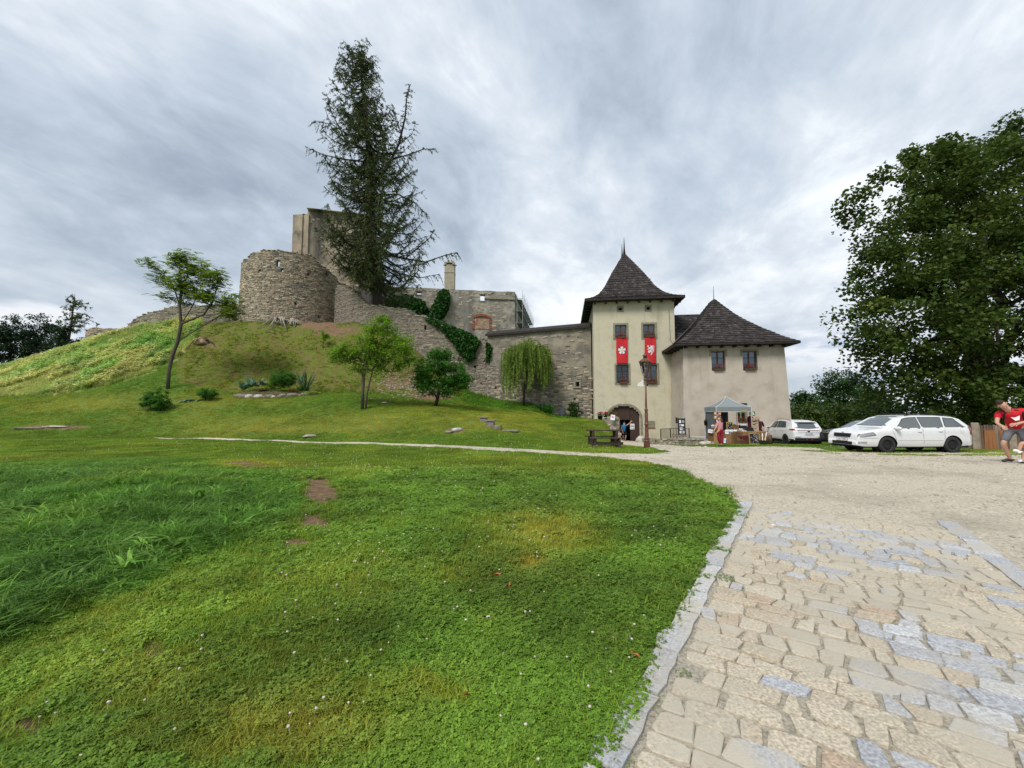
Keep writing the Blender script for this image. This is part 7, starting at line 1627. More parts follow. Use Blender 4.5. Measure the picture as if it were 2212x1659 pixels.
    q = Z2(1766, 722, 25.7); ink = [(M['ink'], x*.05, .40, .025, .07, .1*x) for x in (-3, -1, 1, 3)]+[(M['ink'], r[0], r[1]*.56, r[2], r[3]*.7, *r[4:]) for r in ((0, .52, .34, .07, .1), (-.08, .46, .16, .06, .3), (.06, .60, .2, .05, -.3), (0, .22, .3, .04, -.4), (-.05, .15, .2, .05, .5), (.08, .28, .14, .03, .2), (0, -.05, .44, .012), (0, -.35, .14, .03, .6), (.05, -.25, .12, .03, -.6), (-.06, -.5, .1, .02, .3))]
    sheet_sign('wooden_sign', 'tall pale wooden sign with black drawings and lettering beside the man in the hat', q, .42, .98, nt_, -.04, ink, col=flat('pale_board', (.40, .30, .22), .8), th=.03)
    for zx, m, m2, lab in ((1692, flat('cream_card', (.5, .5, .35)), M['greenp'], 'small cream card sign hanging at the right tent leg'), (1733, M['greenp'], M['white'], 'small dark green square sign hanging beside the cream one')): q = Z2(zx, 512, 25.9); sheet_sign('card_sign', lab, q, .23, .28, nt_, 0, [(m2, 0, .02, .07, .14), (m2, .03, -.05, .08, .05)], col=m)
    # flags
    def flag(label, zx0, zx1, zy0, zy1, mats_, nx, nz, Y=25.8, extra=None):
        a, c = Z2(zx0, zy1, Y), Z2(zx1, zy1, Y); ww = (c-a).length; hh = Z2(0, zy0, Y).z-a.z; t = thing('flag', label, 'flag', (a+c)/2, RZ, 'small flags hanging at the stall'); b = MB(); b.tube([(-ww/2, 0, hh), (ww/2, 0, hh)], .008, 5); b.build('rod', wd[0], t)
        for k, m in enumerate(mats_):
            b = MB()
            for i in range(nx):
                for j in range(nz):
                    if (i+j) % len(mats_) == k: x0, x1, z0, z1 = -ww/2+ww*i/nx, -ww/2+ww*(i+1)/nx, hh*j/nz, hh*(j+1)/nz; f = lambda x: .03*math.sin(x*12); b.add([(x0, f(x0), z0), (x1, f(x1), z0), (x1, f(x1), z1), (x0, f(x0), z1)], [(0, 1, 2, 3)])
            b.build('cloth', m, t)
        for m, x, z, sx, sz in extra or []: b = MB(); b.box((x*ww, -.045, z*hh), (sx*ww, .006, sz*hh)); b.build('emblem', m, t)
    flag('yellow and blue chequered heraldic flag hanging at the front tent leg', 1062, 1178, 488, 600, [M['yellow'], M['blue']], 3, 3, extra=[(M['white'], -.33, .3, .18, .2), (M['white'], .3, .3, .18, .2), (M['redp'], .0, .55, .2, .14)])
    flag('dark blue flag with a white beast below the chequered flag', 1080, 1150, 600, 682, [flat('navy', (.02, .035, .12))], 1, 1, extra=[(M['white'], -.1, .5, .25, .5), (M['white'], .15, .3, .2, .3), (M['white'], -.2, .75, .2, .15), (M['white'], .2, .7, .12, .3)])
    flag('red flag with a white cross below the blue one', 1070, 1122, 684, 755, [M['redp']], 1, 1, extra=[(M['white'], 0, .5, 1, .2), (M['white'], 0, .5, .22, 1)])
    # basket of toy swords, log stand, crates, things on the counter
    q = Z2(1905, 1040, 25.0); q.z = H1(q.x, q.y); t = thing('sword_basket', 'low grey-green basket full of wooden toy swords to the right of the chalkboard', 'basket', q, 0); b = MB(); b.lathe([(.26, 0), (.36, .30), (.38, .31), (.34, .29)], (0, 0, 0), 14); b.build('basket', mat('sackcloth', (.14, .14, .10), .95, .3, 5, .5, 20), t); r = random.Random(6)
    for k in range(16): a = r.uniform(0, 6.28); e = Vector((math.cos(a)*.42, math.sin(a)*.3, r.uniform(.5, .85))); b = MB(); b.bar((e.x*.3, e.y*.3, .05), e, .045, .018); b.bar(e*.8+Vector((-.07, 0, 0)), e*.8+Vector((.07, 0, 0)), .02); b.build('toy_sword', wd[2] if k % 4 else M['white'], t)
    q = Z2(1985, 1042, 25.4); q.z = H1(q.x, q.y); t = thing('log_stand', 'upright brown tree logs used as a stand between the basket and the white car', 'log', q); b = MB(); b.lathe([(.20, 0), (.17, .3), (.17, .82), (.02, .83)], (-.12, .05, 0), 10); b.build('log', mat('log_bark', (.16, .07, .035), .9, .4, 6, .5, 18), t); b = MB(); b.lathe([(.16, 0), (.14, .3), (.13, .62), (.02, .63)], (.14, 0, 0), 10); b.build('short_log', M['sash'], t)
    for i, (zx, zy, sx, sy, sz, m, lab, cat) in enumerate(((1435, 752, .34, .28, .16, wd[1], 'tilted wooden crate of small goods in the middle of the counter', 'crate'), (1555, 745, .42, .3, .22, M['slate'], 'black box on the counter near the wooden sign', 'box'), (1075, 778, .22, .2, .12, wd[2], 'small wooden tray on the left part of the counter', 'tray'), (1485, 775, .42, .2, .06, M['white'], 'pale flat bundle lying on the counter edge', 'bundle'), (1595, 795, .14, .12, .11, M['white'], 'little white pot at the right end of the counter', 'pot'), (1410, 725, .14, .1, .22, M['greenp'], 'green packet leaning in front of the crate', 'packet'), (1670, 792, .45, .3, .3, M['slate'], 'black bag hanging at the right end of the counter', 'bag'))):
        q = Z2(zx, zy, 25.95 if i != 6 else 25.75); t = thing('stall_'+cat, lab, cat, q, RZ+.2*(i % 3-1)); b = MB(); b.box((0, 0, 0), (sx, sy, sz), taper=.9); b.build('body', m, t, bevel=.012); b = MB()
        if cat in ('crate', 'tray', 'box'):
            for k in range(5): b.box((-sx*.35+sx*.7*k/4, 0, sz/2+.03), (sx*.12, sy*.7, .07), (0, .3*(k % 3-1), 0))
            b.build('goods', [M['rust'], M['white'], M['redp']][i % 3] if cat != 'tray' else M['yellow'], t)
        elif cat == 'bag': b.tube([(-.12, 0, .13), (-.08, 0, .28), (.08, 0, .28), (.12, 0, .13)], .015, 6); b.build('handle', M['slate'], t)
    q = Z2(1040, 760, 25.8); b = MB(); b.lathe([(.11, 0), (.12, .16), (.13, .17), (.06, .2)], (0, 0, 0), 12); o = b.build('white_jar', M['white'], None, label='wide white jar on the left part of the counter', cat='jar'); o.location = q
    q = Z2(1690, 690, 26.3); t = thing('hanging_garment', 'dark maroon garment hanging at the right tent leg', 'garment', q); b = MB(); b.lathe([(.05, .55), (.2, .42), (.19, .0), (.24, -.4), (.22, -.42)], (0, 0, 0), 12, sy=.45); b.build('cloth', flat('maroon', (.07, .015, .025), .9), t); b = MB(); b.tube([(0, 0, .55), (0, 0, .68)], .008, 5); b.build('hook', M['iron'], t)
    q = Z2(912, 640, 27.9); t = thing('hanging_lantern', 'black wrought iron lantern hanging on the rear left tent leg', 'lantern', q); b = MB(); b.lathe([(.1, -.3), (.12, -.05), (.14, -.03), (.03, .12)], (0, 0, 0), 6); b.build('body', M['iron'], t); b = MB(); b.tube([(0, 0, .12), (0, 0, .35)], .01, 5); b.build('hanger', M['iron'], t)
    q = Z2(1068, 1012, 25.3); q.z = H1(q.x, q.y); t = thing('wooden_trestle', 'small crossed wooden trestle lying on the grass left of the woman', 'trestle', q); 
    for a, c in (((-.45, 0, .28), (.5, .05, .02)), ((-.3, .05, .02), (-.05, .1, .22)), ((-.2, -.1, .1), (.1, -.2, .02))): b = MB(); b.bar(a, c, .07, .025); b.build('slat', wd[2], t)
    rock('flat_stone', 'flat stone slab at the right end of the low kerb wall', (*tuple(Z2(950, 1010, 25.9))[:2], H1(*tuple(Z2(950, 1010, 25.9))[:2])), (.55, .3, .2), M['rock_pale'], 12)
stall()
# grass strip in front of the stall
def strip():
    rs = np.random.RandomState(12); x = rs.uniform(12.2, 21., 2600); y = rs.uniform(22.8, 30, 2600); z = H(x, y); px, py = proj(x, y, z); k = ~inpoly(x, y, YARD); x, y, z = x[k], y[k], z[k]; n = len(x)
    scatter('verge_grass', [blades(rs, 26, .16, .09, .016, .8, 2, M['blade'], 'verge%d' % i) for i in range(2)], np.c_[x, y, z], np.c_[np.zeros((n, 2)), rs.rand(n)*6.28], rs.uniform(.7, 1.3, n), rs.randint(0, 2, n), np.tile((1.1, 1, 1), (n, 1)), kind='stuff', label='grass verge before the market tent')
strip()
# fence
def fence():
    A = Vector((WX(2084, 960, 19.3), 19.3)); B = Vector((WX(2330, 960, 17.2), 17.2)); d = (B-A).normalized(); n = Vector((d.y, -d.x)); L_ = (B-A).length; t = thing('plank_fence', 'weathered wooden plank fence with thick pale posts at the right edge', 'fence', (A.x, A.y, H1(*A))); rs = random.Random(5); w1 = [mat('fence_plank_%d' % i, c, .9, .3, 4, .4, 16, coord='World', stretch=(1, 1, .2)) for i, c in enumerate([(.16, .11, .08), (.20, .145, .11), (.12, .08, .06)])]; w2 = mat('orange_board', (.27, .115, .045), .85, .25, 3, .3, 14, coord='World', stretch=(1, 1, .2)); pale = mat('pale_post', (.27, .22, .17), .95, .25, 4, .4, 12)
    mx = Matrix(((d.x, n.x, 0), (d.y, n.y, 0), (0, 0, 1)))
    def bx(s, off, z0, z1, w, th, nm, m, **k): p = A+d*s+n*off; g = H1(p.x, p.y); b = MB(); b.box((p.x, p.y, g+(z0+z1)/2), (w, th, z1-z0), mx @ Euler((0, rs.uniform(-.012, .012), 0)).to_matrix()); b.build(nm, m, t, world=True, **k)
    s = .05
    while s < L_: w = rs.uniform(.065, .085); bx(s, .0, -.05, 1.10+rs.uniform(-.02, .02), w, .022, 'plank', rs.choice(w1)); s += w+.014
    for s in (.35, 1.45, 2.6, 3.75): bx(s, .07, -.1, 1.22, .24, .20, 'post', pale, bevel=.03)
    for s in (.68, .80, .92, 1.16, 1.28, 1.78, 1.9, 2.02, 2.14, 2.9, 3.02): bx(s, .06, .0, .86, .115, .025, 'front_board', w2)
    for z in (.3, .9): p, q = A-n*.03, B-n*.03; b = MB(); b.bar((p.x, p.y, H1(*p)+z), (q.x, q.y, H1(*q)+z), .04, .08); b.build('rail', w1[2], t, world=True)
fence()
# ---------------------------------------------------------------- cars
M['paint_w'] = mat('white_car_paint', (.66, .67, .68), .25, .02, 3, spec=.5, coat=.8); M['paint_k'] = mat('dark_car_paint', (.015, .017, .019), .45, .05, 3, spec=.3, coat=.1); M['rubber'] = mat('tyre_rubber', (.025, .025, .027), .85, .2, 12); M['trim'] = flat('black_trim', (.012, .012, .013), .6)
M['carglass'] = mat('car_glass', (.07, .085, .088), .04, 0, 1, spec=1., coat=.5); M['chrome'] = flat('chrome', (.6, .6, .62), .2, metal=.9); M['lens'] = mat('headlight_lens', (.26, .28, .30), .08, .3, 20, spec=.8); M['tail'] = mat('tail_lamp_red', (.28, .012, .015), .12, .2, 10, spec=.7)
def text(s_, size, m, parent, loc, rot, name='lettering'):
    c = bpy.data.curves.new(name, 'FONT'); c.body = s_; c.size = size; c.extrude = .001; c.align_x = 'CENTER'; c.align_y = 'CENTER'; c.materials.append(m); o = bpy.data.objects.new(name, c); COL.objects.link(o); me = bpy.data.meshes.new_from_object(o); bpy.data.objects.remove(o); me.materials.clear(); o = mk(name, me, m, parent); o.location = loc; o.rotation_euler = rot; return o
def itp(x, pts): return float(np.interp(x, [p[0] for p in pts], [p[1] for p in pts]))
def car(name, label, loc, rz, P):
    "x forward, y left, z up; origin on the ground below the middle"
    t = thing(name, label, 'car', loc, rz, None); W_ = P['w']/2; top, belt = P['top'], P['belt']; wx, wr_ = P['wheels'], P['wr']; paint = P['paint']; x0, x1 = top[0][0], top[-1][0]; tum = P.get('tum', .42)
    def plan(x): return itp(x, P['plan'])*W_
    def zT(x): return itp(x, top)
    def zbt(x): return itp(x, belt)
    def zB(x):
        z = itp(x, P['bottom'])
        for w in wx:
            d = abs(x-w)
            if d < wr_+.055: z = max(z, wr_+math.sqrt(max(0, (wr_+.055)**2-d*d)))
        return z
    def zS(x): return max(zB(x)+.02, min(zbt(x), zT(x)-.045))
    def yS(x, z):
        zs = zS(x); y = plan(x)
        if z <= zs: f = (z-.55)/.45; return y*(1-.035*f*f-(.05 if z < .3 else 0)+.012*math.exp(-((z-(zs-.10))/.05)**2))
        return y*(1-.035*((zs-.55)/.45)**2)-(z-zs)*tum-.015
    def zR(x): return max(zS(x)+.01, zT(x)-P.get('rr', .075))
    xs = sorted(set([x0+(x1-x0)*k/54 for k in range(55)]+[w+(wr_+.055)*math.cos(a) for w in wx for a in np.linspace(0, PI, 15)]+[p[0] for p in top]+[x0+.02, x0+.05, x1-.02, x1-.05])); V = []; F = []; 
    def ring(x):
        zb, zs, zr, zt = zB(x), zS(x), zR(x), zT(x); r = [(yS(x, lerp(zb, zs, k/6)), lerp(zb, zs, k/6)) for k in range(7)]; r += [(yS(x, lerp(zs, zr, k/4)), lerp(zs, zr, k/4)) for k in range(1, 5)]; yr = r[-1][0]
        for k in range(1, 7): a = k/6*PI/2; r.append((yr*math.cos(a)**(.42), zr+(zt-zr)*math.sin(a)**.75)) if k < 6 else r.append((0, zt))
        return r
    n = 17
    for x in xs:
        r = ring(x); V += [(x, y, z) for y, z in r]+[(x, -y, z) for y, z in r[:-1][::-1]]
    m = 2*n-1
    for i in range(len(xs)-1):
        for j in range(m-1): F.append((i*m+j, i*m+j+1, (i+1)*m+j+1, (i+1)*m+j))
    b = MB(); b.add(V, F, True); b.add([V[k] for k in range(m)], [tuple(range(m))]); b.add([V[(len(xs)-1)*m+k] for k in range(m)], [tuple(range(m))[::-1]]); body = b.build('body', paint, t)
    # dark underside and wheel housings
    b = MB(); b.box(((x0+x1)/2, 0, .42), (x1-x0-.35, 2*W_-.30, .42)); b.build('underbody', M['trim'], t)
    def side_patch(nm, m_, c, off=.007, sides=(1, -1), nu=8, nv=3, par=None, zf=None):
        "c: (xb0, zb0), (xb1, zb1), (xt1, zt1), (xt0, zt0)"
        for s in sides:
            vs = []
            for j in range(nv+1):
                for i in range(nu+1):
                    u, v = i/nu, j/nv; x = lerp(lerp(c[0][0], c[1][0], u), lerp(c[3][0], c[2][0], u), v); z = lerp(lerp(c[0][1], c[1][1], u), lerp(c[3][1], c[2][1], u), v)
                    if zf: z = zf(x, z, v)
                    vs.append((x, s*(yS(x, z)+off), z))
            b = MB(); b.add(vs, [(j*(nu+1)+i, j*(nu+1)+i+1, (j+1)*(nu+1)+i+1, (j+1)*(nu+1)+i) for j in range(nv) for i in range(nu)], True); b.build(nm, m_, par or t)
    def top_patch(nm, m_, xa, xb, ya, yb, off=.008, curve=.0, nu=12, nv=6, par=None):
        vs = []
        for j in range(nv+1):
            for i in range(nu+1):
                u = -1+2*i/nu; v = j/nv; x = lerp(xa, xb, v)-curve*u*u; yr = yS(x, zR(x)); y = u*lerp(ya, yb, v)*yr; a = min(1, abs(y)/max(.01, yr)); z = zR(x)+(zT(x)-zR(x))*(1-a**(1/.42*1.0))**.375 if a < 1 else zR(x); vs.append((x, y, z+off))
        b = MB(); b.add(vs, [(j*(nu+1)+i, j*(nu+1)+i+1, (j+1)*(nu+1)+i+1, (j+1)*(nu+1)+i) for j in range(nv) for i in range(nu)], True); b.build(nm, m_, par or t)
    for q in P['windows']:
        side_patch('window_trim', M['trim'], [(q[0]-.02, 0), (q[1]+.02, 0), (q[3]+.02, 1), (q[2]-.02, 1)], .004, zf=lambda x, z, v: lerp(zS(x)+.012, zR(x)-.004, z))
        side_patch('side_window', M['carglass'], [(q[0], 0), (q[1], 0), (q[3], 1), (q[2], 1)], .009, zf=lambda x, z, v: lerp(zS(x)+.03, zR(x)-.025, z))
    a = P['screen']; top_patch('windscreen', M['carglass'], a[0], a[1], .97, .95, curve=.10)
    a = P['rear']; top_patch('rear_window', M['carglass'], a[0], a[1], .86, .90, curve=-.06)
    for x in P['seams']:
        side_patch('door_seam', M['trim'], [(x[0]-.005, zB(x[0])+.04), (x[0]+.005, zB(x[0])+.04), (x[1]+.005, zS(x[1])), (x[1]-.005, zS(x[1]))], .003, nu=1, nv=8)
    for x in P['handles']:
        for s in (1, -1): z = zS(x)-.10; b = MB(); b.tube([(x-.09, s*(yS(x, z)-.005), z), (x-.05, s*(yS(x, z)+.025), z+.004), (x+.06, s*(yS(x, z)+.025), z+.004), (x+.09, s*(yS(x, z)-.005), z)], .014, 6); b.build('door_handle', paint, t)
    if P.get('rub'): side_patch('rubbing_strip', paint, [(P['rub'][0], .50), (P['rub'][1], .50), (P['rub'][1], .535), (P['rub'][0], .535)], .016, nu=10, nv=1)
    side_patch('sill_shadow', P.get('sillm', M['trim']), [(wx[0]+wr_+.08, zB(0)-.015), (wx[1]-wr_-.08, zB(0)-.015), (wx[1]-wr_-.08, zB(0)+P.get('sillh', .03)), (wx[0]+wr_+.08, zB(0)+P.get('sillh', .03))], .006, nu=10, nv=1)
    for s in (1, -1):
        mx_ = P['mirror']; z = zS(mx_)+.06; y = s*(yS(mx_, z)+.13); b = MB(); b.ball((mx_, y, z), (.075, .13, .075), 10, 8); mo = b.build('mirror', paint, t); b = MB(); b.bar((mx_-.01, s*(yS(mx_, z)-.02), z-.05), (mx_, y, z-.05), .06, .03); b.build('mirror_arm', M['trim'], mo); b = MB(); b.ball((mx_-.03, y, z), (.055, .105, .058), 8, 6); b.build('mirror_glass', M['carglass'], mo)
        b = MB(); rx0, rx1 = P['rails']; yy = lambda x: s*(yS(x, zR(x))-.06); K = [lerp(rx0, rx1, k/8) for k in range(9)]; b.tube([(x, yy(x), zT(x)+(.035 if 0 < k < 8 else -.02)) for k, x in enumerate(K)], .016, 6); b.build('roof_rail', M['trim'], t)
        for w in wx:
            wh = thing('wheel', None, None, (w, s*(W_-.115), wr_)); wh.parent = t; del_ = None
            def ringm(pr, nn=28):
                vs = []; 
                for r, o in pr:
                    for j in range(nn): a_ = 2*PI*j/nn; vs.append((r*math.cos(a_), s*o, r*math.sin(a_)))
                return vs, [(i*nn+j, i*nn+(j+1) % nn, (i+1)*nn+(j+1) % nn, (i+1)*nn+j) for i in range(len(pr)-1) for j in range(nn)]
            b = MB(); b.add(*ringm([(wr_*.62, -.10), (wr_*.95, -.10), (wr_, -.07), (wr_, .06), (wr_*.96, .095), (wr_*.80, .105), (wr_*.64, .09)]), True); b.build('tyre', M['rubber'], wh)
            b = MB(); b.add(*ringm([(wr_*.66, .092), (wr_*.60, .085), (wr_*.56, .02), (wr_*.50, .05), (wr_*.30, .075), (wr_*.2, .055), (wr_*.001, .06)]), True)
            b.build('rim', P['rim'], wh)
            b = MB()
            for k in range(5 if P.get('alloy') else 10): a_ = 2*PI*k/(5 if P.get('alloy') else 10)+.2; c_ = Vector((math.cos(a_), 0, math.sin(a_))); (b.bar(c_*wr_*.1+Vector((0, s*.085, 0)), c_*wr_*.60+Vector((0, s*.09, 0)), .05, .02, (0, 1, 0)) if P.get('alloy') else b.ball(c_*wr_*.46+Vector((0, s*.062, 0)), (.022, .01, .022), 6, 4))
            b.build('spoke' if P.get('alloy') else 'vent_hole', M['trim'], wh, kind=None if P.get('alloy') else None)
            b = MB(); vs, fs = ringm([(wr_+.05, -.25), (wr_+.05, .02)], 24); b.add(vs, fs); b.build('wheel_housing', M['trim'], wh)
    xn, xr = x1, x0
    for nm, m_, x, y, z, sx, sy, sz, *rt in P['boxes']:
        for s in ((1, -1) if y else (1,)): b = MB(); b.box((x, s*y, z), (sx, sy, sz), (0, rt[0] if rt else 0, (rt[1]*s if len(rt) > 1 else 0))); b.build(nm, m_, t, bevel=min(.012, sx*.3, sz*.3))
    for nm, m_, c, off in P['patches']: side_patch(nm, m_, c, off, nu=8, nv=4)
    return t, dict(yS=yS, zT=zT, zS=zS)
OC = dict(w=1.77, paint=M['paint_w'], wr=.318, wheels=(-1.36, 1.22), rim=M['trim'], plan=[(-2.28, .78), (-2.24, .86), (-2.1, .94), (-1.7, .985), (-.8, 1), (1., 1), (1.6, .975), (1.95, .95), (2.13, .91), (2.23, .85), (2.29, .78)],
    top=[(-2.28, .62), (-2.25, .96), (-2.18, 1.02), (-2.10, 1.12), (-1.86, 1.355), (-1.6, 1.43), (-1.0, 1.475), (-.2, 1.48), (.25, 1.455), (.55, 1.38), (1.08, 1.07), (1.28, .99), (1.6, .95), (1.95, .885), (2.13, .825), (2.21, .765), (2.25, .68), (2.28, .55), (2.29, .42)],
    belt=[(-2.3, .98), (-1.9, .965), (0, .93), (1.0, .90), (1.4, .88), (2.0, .82), (2.3, .6)], bottom=[(-2.28, .36), (-2.1, .30), (-1.7, .27), (0, .255), (1.7, .26), (2.1, .26), (2.29, .30)],
    windows=[(-1.98, -1.12, -1.60, -1.22), (-1.03, -.24, -1.10, -.20), (-.14, .98, -.12, .42)], screen=(1.17, .42), rear=(-2.14, -1.88), seams=[(-1.02, -1.06), (-.19, -.19), (.88, 1.02)], handles=(-.87, -.05), rub=(-.95, .85), mirror=.86, rails=(-1.75, .25), sillh=.0,
    boxes=[('grille', M['trim'], 2.262, 0, .665, .06, .78, .13, -.1), ('grille_frame', M['chrome'], 2.245, 0, .742, .05, .84, .02, -.1), ('lower_intake', M['trim'], 2.285, 0, .37, .03, .95, .12), ('badge', M['chrome'], 2.235, 0, .775, .03, .09, .05, -.8), ('number_plate', M['white'], 2.30, 0, .50, .012, .50, .11), ('plate_frame', M['trim'], 2.293, 0, .50, .012, .53, .135),
           ('tail_plate', M['white'], -2.29, 0, .8, .012, .5, .11), ('bumper', M['paint_w'], -2.28, 0, .50, .10, 1.36, .30), ('wiper', M['trim'], 1.12, .3, 1.055, .02, .5, .02)],
    patches=[('headlight_rim', M['trim'], [(1.66, .69), (2.27, .60), (2.24, .735), (1.76, .815)], .010), ('headlight', M['lens'], [(1.70, .70), (2.262, .61), (2.235, .725), (1.78, .80)], .018), ('fog_light', M['lens'], [(2.02, .36), (2.27, .36), (2.26, .44), (2.0, .45)], .008), ('tail_lamp', M['tail'], [(-2.27, .70), (-2.10, .72), (-2.06, 1.02), (-2.20, 1.02)], .008), ('bumper_seam', M['trim'], [(1.56, .585), (2.24, .545), (2.24, .553), (1.56, .593)], .004), ('fuel_flap', M['paint_w'], [(-1.85, .78), (-1.68, .78), (-1.68, .92), (-1.85, .92)], .008)])
g_ = W(1938, 976, 15.9)
WC, wf = car('estate_car', 'white estate car with black steel wheels parked side-on in front of the fence', (WX(1952, 976, 16.2)+.1, 16.55, H1(14, 16.5)+.012), PI+.02, OC)
text('1AK 7398', .10, M['ink'], WC, (2.308, 0, .50), (PI/2, 0, PI/2))
SU = dict(w=1.86, paint=M['paint_w'], wr=.35, wheels=(-1.36, 1.31), rim=M['trim'], alloy=True, tum=.36, rr=.085, plan=[(-2.24, .80), (-2.18, .90), (-2.0, .96), (-1.6, 1), (1., 1), (1.6, .97), (2.0, .90), (2.18, .80), (2.24, .68)],
    top=[(-2.24, .66), (-2.21, .98), (-2.14, 1.06), (-2.05, 1.18), (-1.86, 1.47), (-1.95+.2, 1.54), (-1.3, 1.61), (-.4, 1.645), (.2, 1.62), (.5, 1.55), (1.05, 1.17), (1.3, 1.10), (1.7, 1.05), (2.0, .96), (2.14, .86), (2.21, .70), (2.24, .5)],
    belt=[(-2.3, 1.12), (-1.6, 1.10), (0, 1.04), (1.2, 1.0), (2.3, .75)], bottom=[(-2.24, .42), (-1.9, .34), (-1.6, .30), (0, .27), (1.7, .28), (2.24, .36)],
    windows=[(-1.35, -.14, -1.08, -.18), (-.06, 1.0, -.10, .38)], screen=(1.13, .42), rear=(-2.12, -1.82), seams=[(-1.0, -1.1), (-.1, -.1), (.92, 1.02)], handles=(-.85, .02), mirror=.82, rails=(-1.6, .3), sillm=M['trim'], sillh=.10,
    boxes=[('rear_bumper', M['trim'], -2.20, 0, .44, .16, 1.55, .20), ('bumper_skin', M['paint_w'], -2.24, 0, .60, .08, 1.62, .13), ('number_plate', M['white'], -2.275, -.02, .80, .012, .50, .11), ('plate_band', M['blue'], -2.272, .255, .80, .012, .04, .11), ('light_bar', M['tail'], -2.235, 0, 1.02, .03, 1.3, .025), ('badge', M['trim'], -2.245, 0, .955, .015, .13, .06), ('reflector', M['lens'], -2.285, .62, .60, .02, .28, .045), ('spoiler', M['paint_w'], -1.86, 0, 1.525, .22, 1.15, .035, -.12), ('tow_ball', M['redp'], -2.3, -.15, .44, .04, .05, .05), ('fin', M['paint_w'], -1.55, 0, 1.62, .16, .03, .07)],
    patches=[('tail_lamp', M['tail'], [(-2.22, .98), (-1.78, 1.03), (-1.76, 1.08), (-2.18, 1.10)], .012), ('headlight', M['lens'], [(1.6, .84), (2.2, .74), (2.12, .86), (1.7, .94)], .008), ('arch_trim', M['trim'], [(-2.18, .34), (-1.80, .36), (-1.80, .46), (-2.2, .46)], .008)])
SU['boxes'][2] = ('number_plate', M['white'], -2.275, 0, .80, .012, .50, .11)
SU['boxes'][3] = ('boot_crease', M['greyp'], -2.247, 0, .90, .008, 1.2, .01)
c_ = Vector((WX(1712, 950, 25.1), 25.1)); rz = PI/2-R(9); fw = Vector((math.cos(rz), math.sin(rz))); lf = Vector((-fw.y, fw.x)); ctr = c_+fw*2.24-lf*.93
SC, _ = car('suv_car', 'white off-road style car seen from behind, parked beside the market stall', (ctr.x, ctr.y, H1(ctr.x, ctr.y)+.012), rz, SU)
text('SPORTAGE', .085, M['chrome'], SC, (-2.256, 0, .865+.01), (PI/2, 0, -PI/2)); text('9C2 9708', .10, M['ink'], SC, (-2.284, 0, .80), (PI/2, 0, -PI/2))
DK = dict(OC); DK['paint'] = M['paint_k']; DK['boxes'] = [q for q in OC['boxes'] if q[0] not in ('bumper', 'number_plate')]; DK['patches'] = OC['patches'][:2]
c_ = W(1865, 916, 23.2); car('dark_car', 'dark car half hidden behind the bonnet of the white estate car', (c_.x+.35, 23.2, H1(c_.x, 23.4)+.012), PI-.1, DK)
# ---------------------------------------------------------------- people
SKIN = mat('skin', (.52, .30, .21), .6, .08, 6, spec=.3)
def skin_mesh(name, J, E_, m, parent, root=0, lv=1, label=None):
    "J: list of (x, y, z, radius or (rx, ry)); E_: edges"
    me = bpy.data.meshes.new(name); me.from_pydata([j[:3] for j in J], E_, []); me.materials.append(m); o = mk(name, me, None, parent, label=label); md = o.modifiers.new('skin', 'SKIN'); md.use_smooth_shade = True; sv = me.skin_vertices
    if not sv: bpy.context.view_layer.objects.active = o; bm_ = bmesh.new(); bm_.from_mesh(me); bm_.verts.layers.skin.verify(); bm_.to_mesh(me); bm_.free(); sv = me.skin_vertices
    for i, j in enumerate(J): r = j[3]; sv[0].data[i].radius = r if isinstance(r, tuple) else (r, r); sv[0].data[i].use_root = (i == root)
    s = o.modifiers.new('sub', 'SUBSURF'); s.levels = lv; s.render_levels = lv; return o
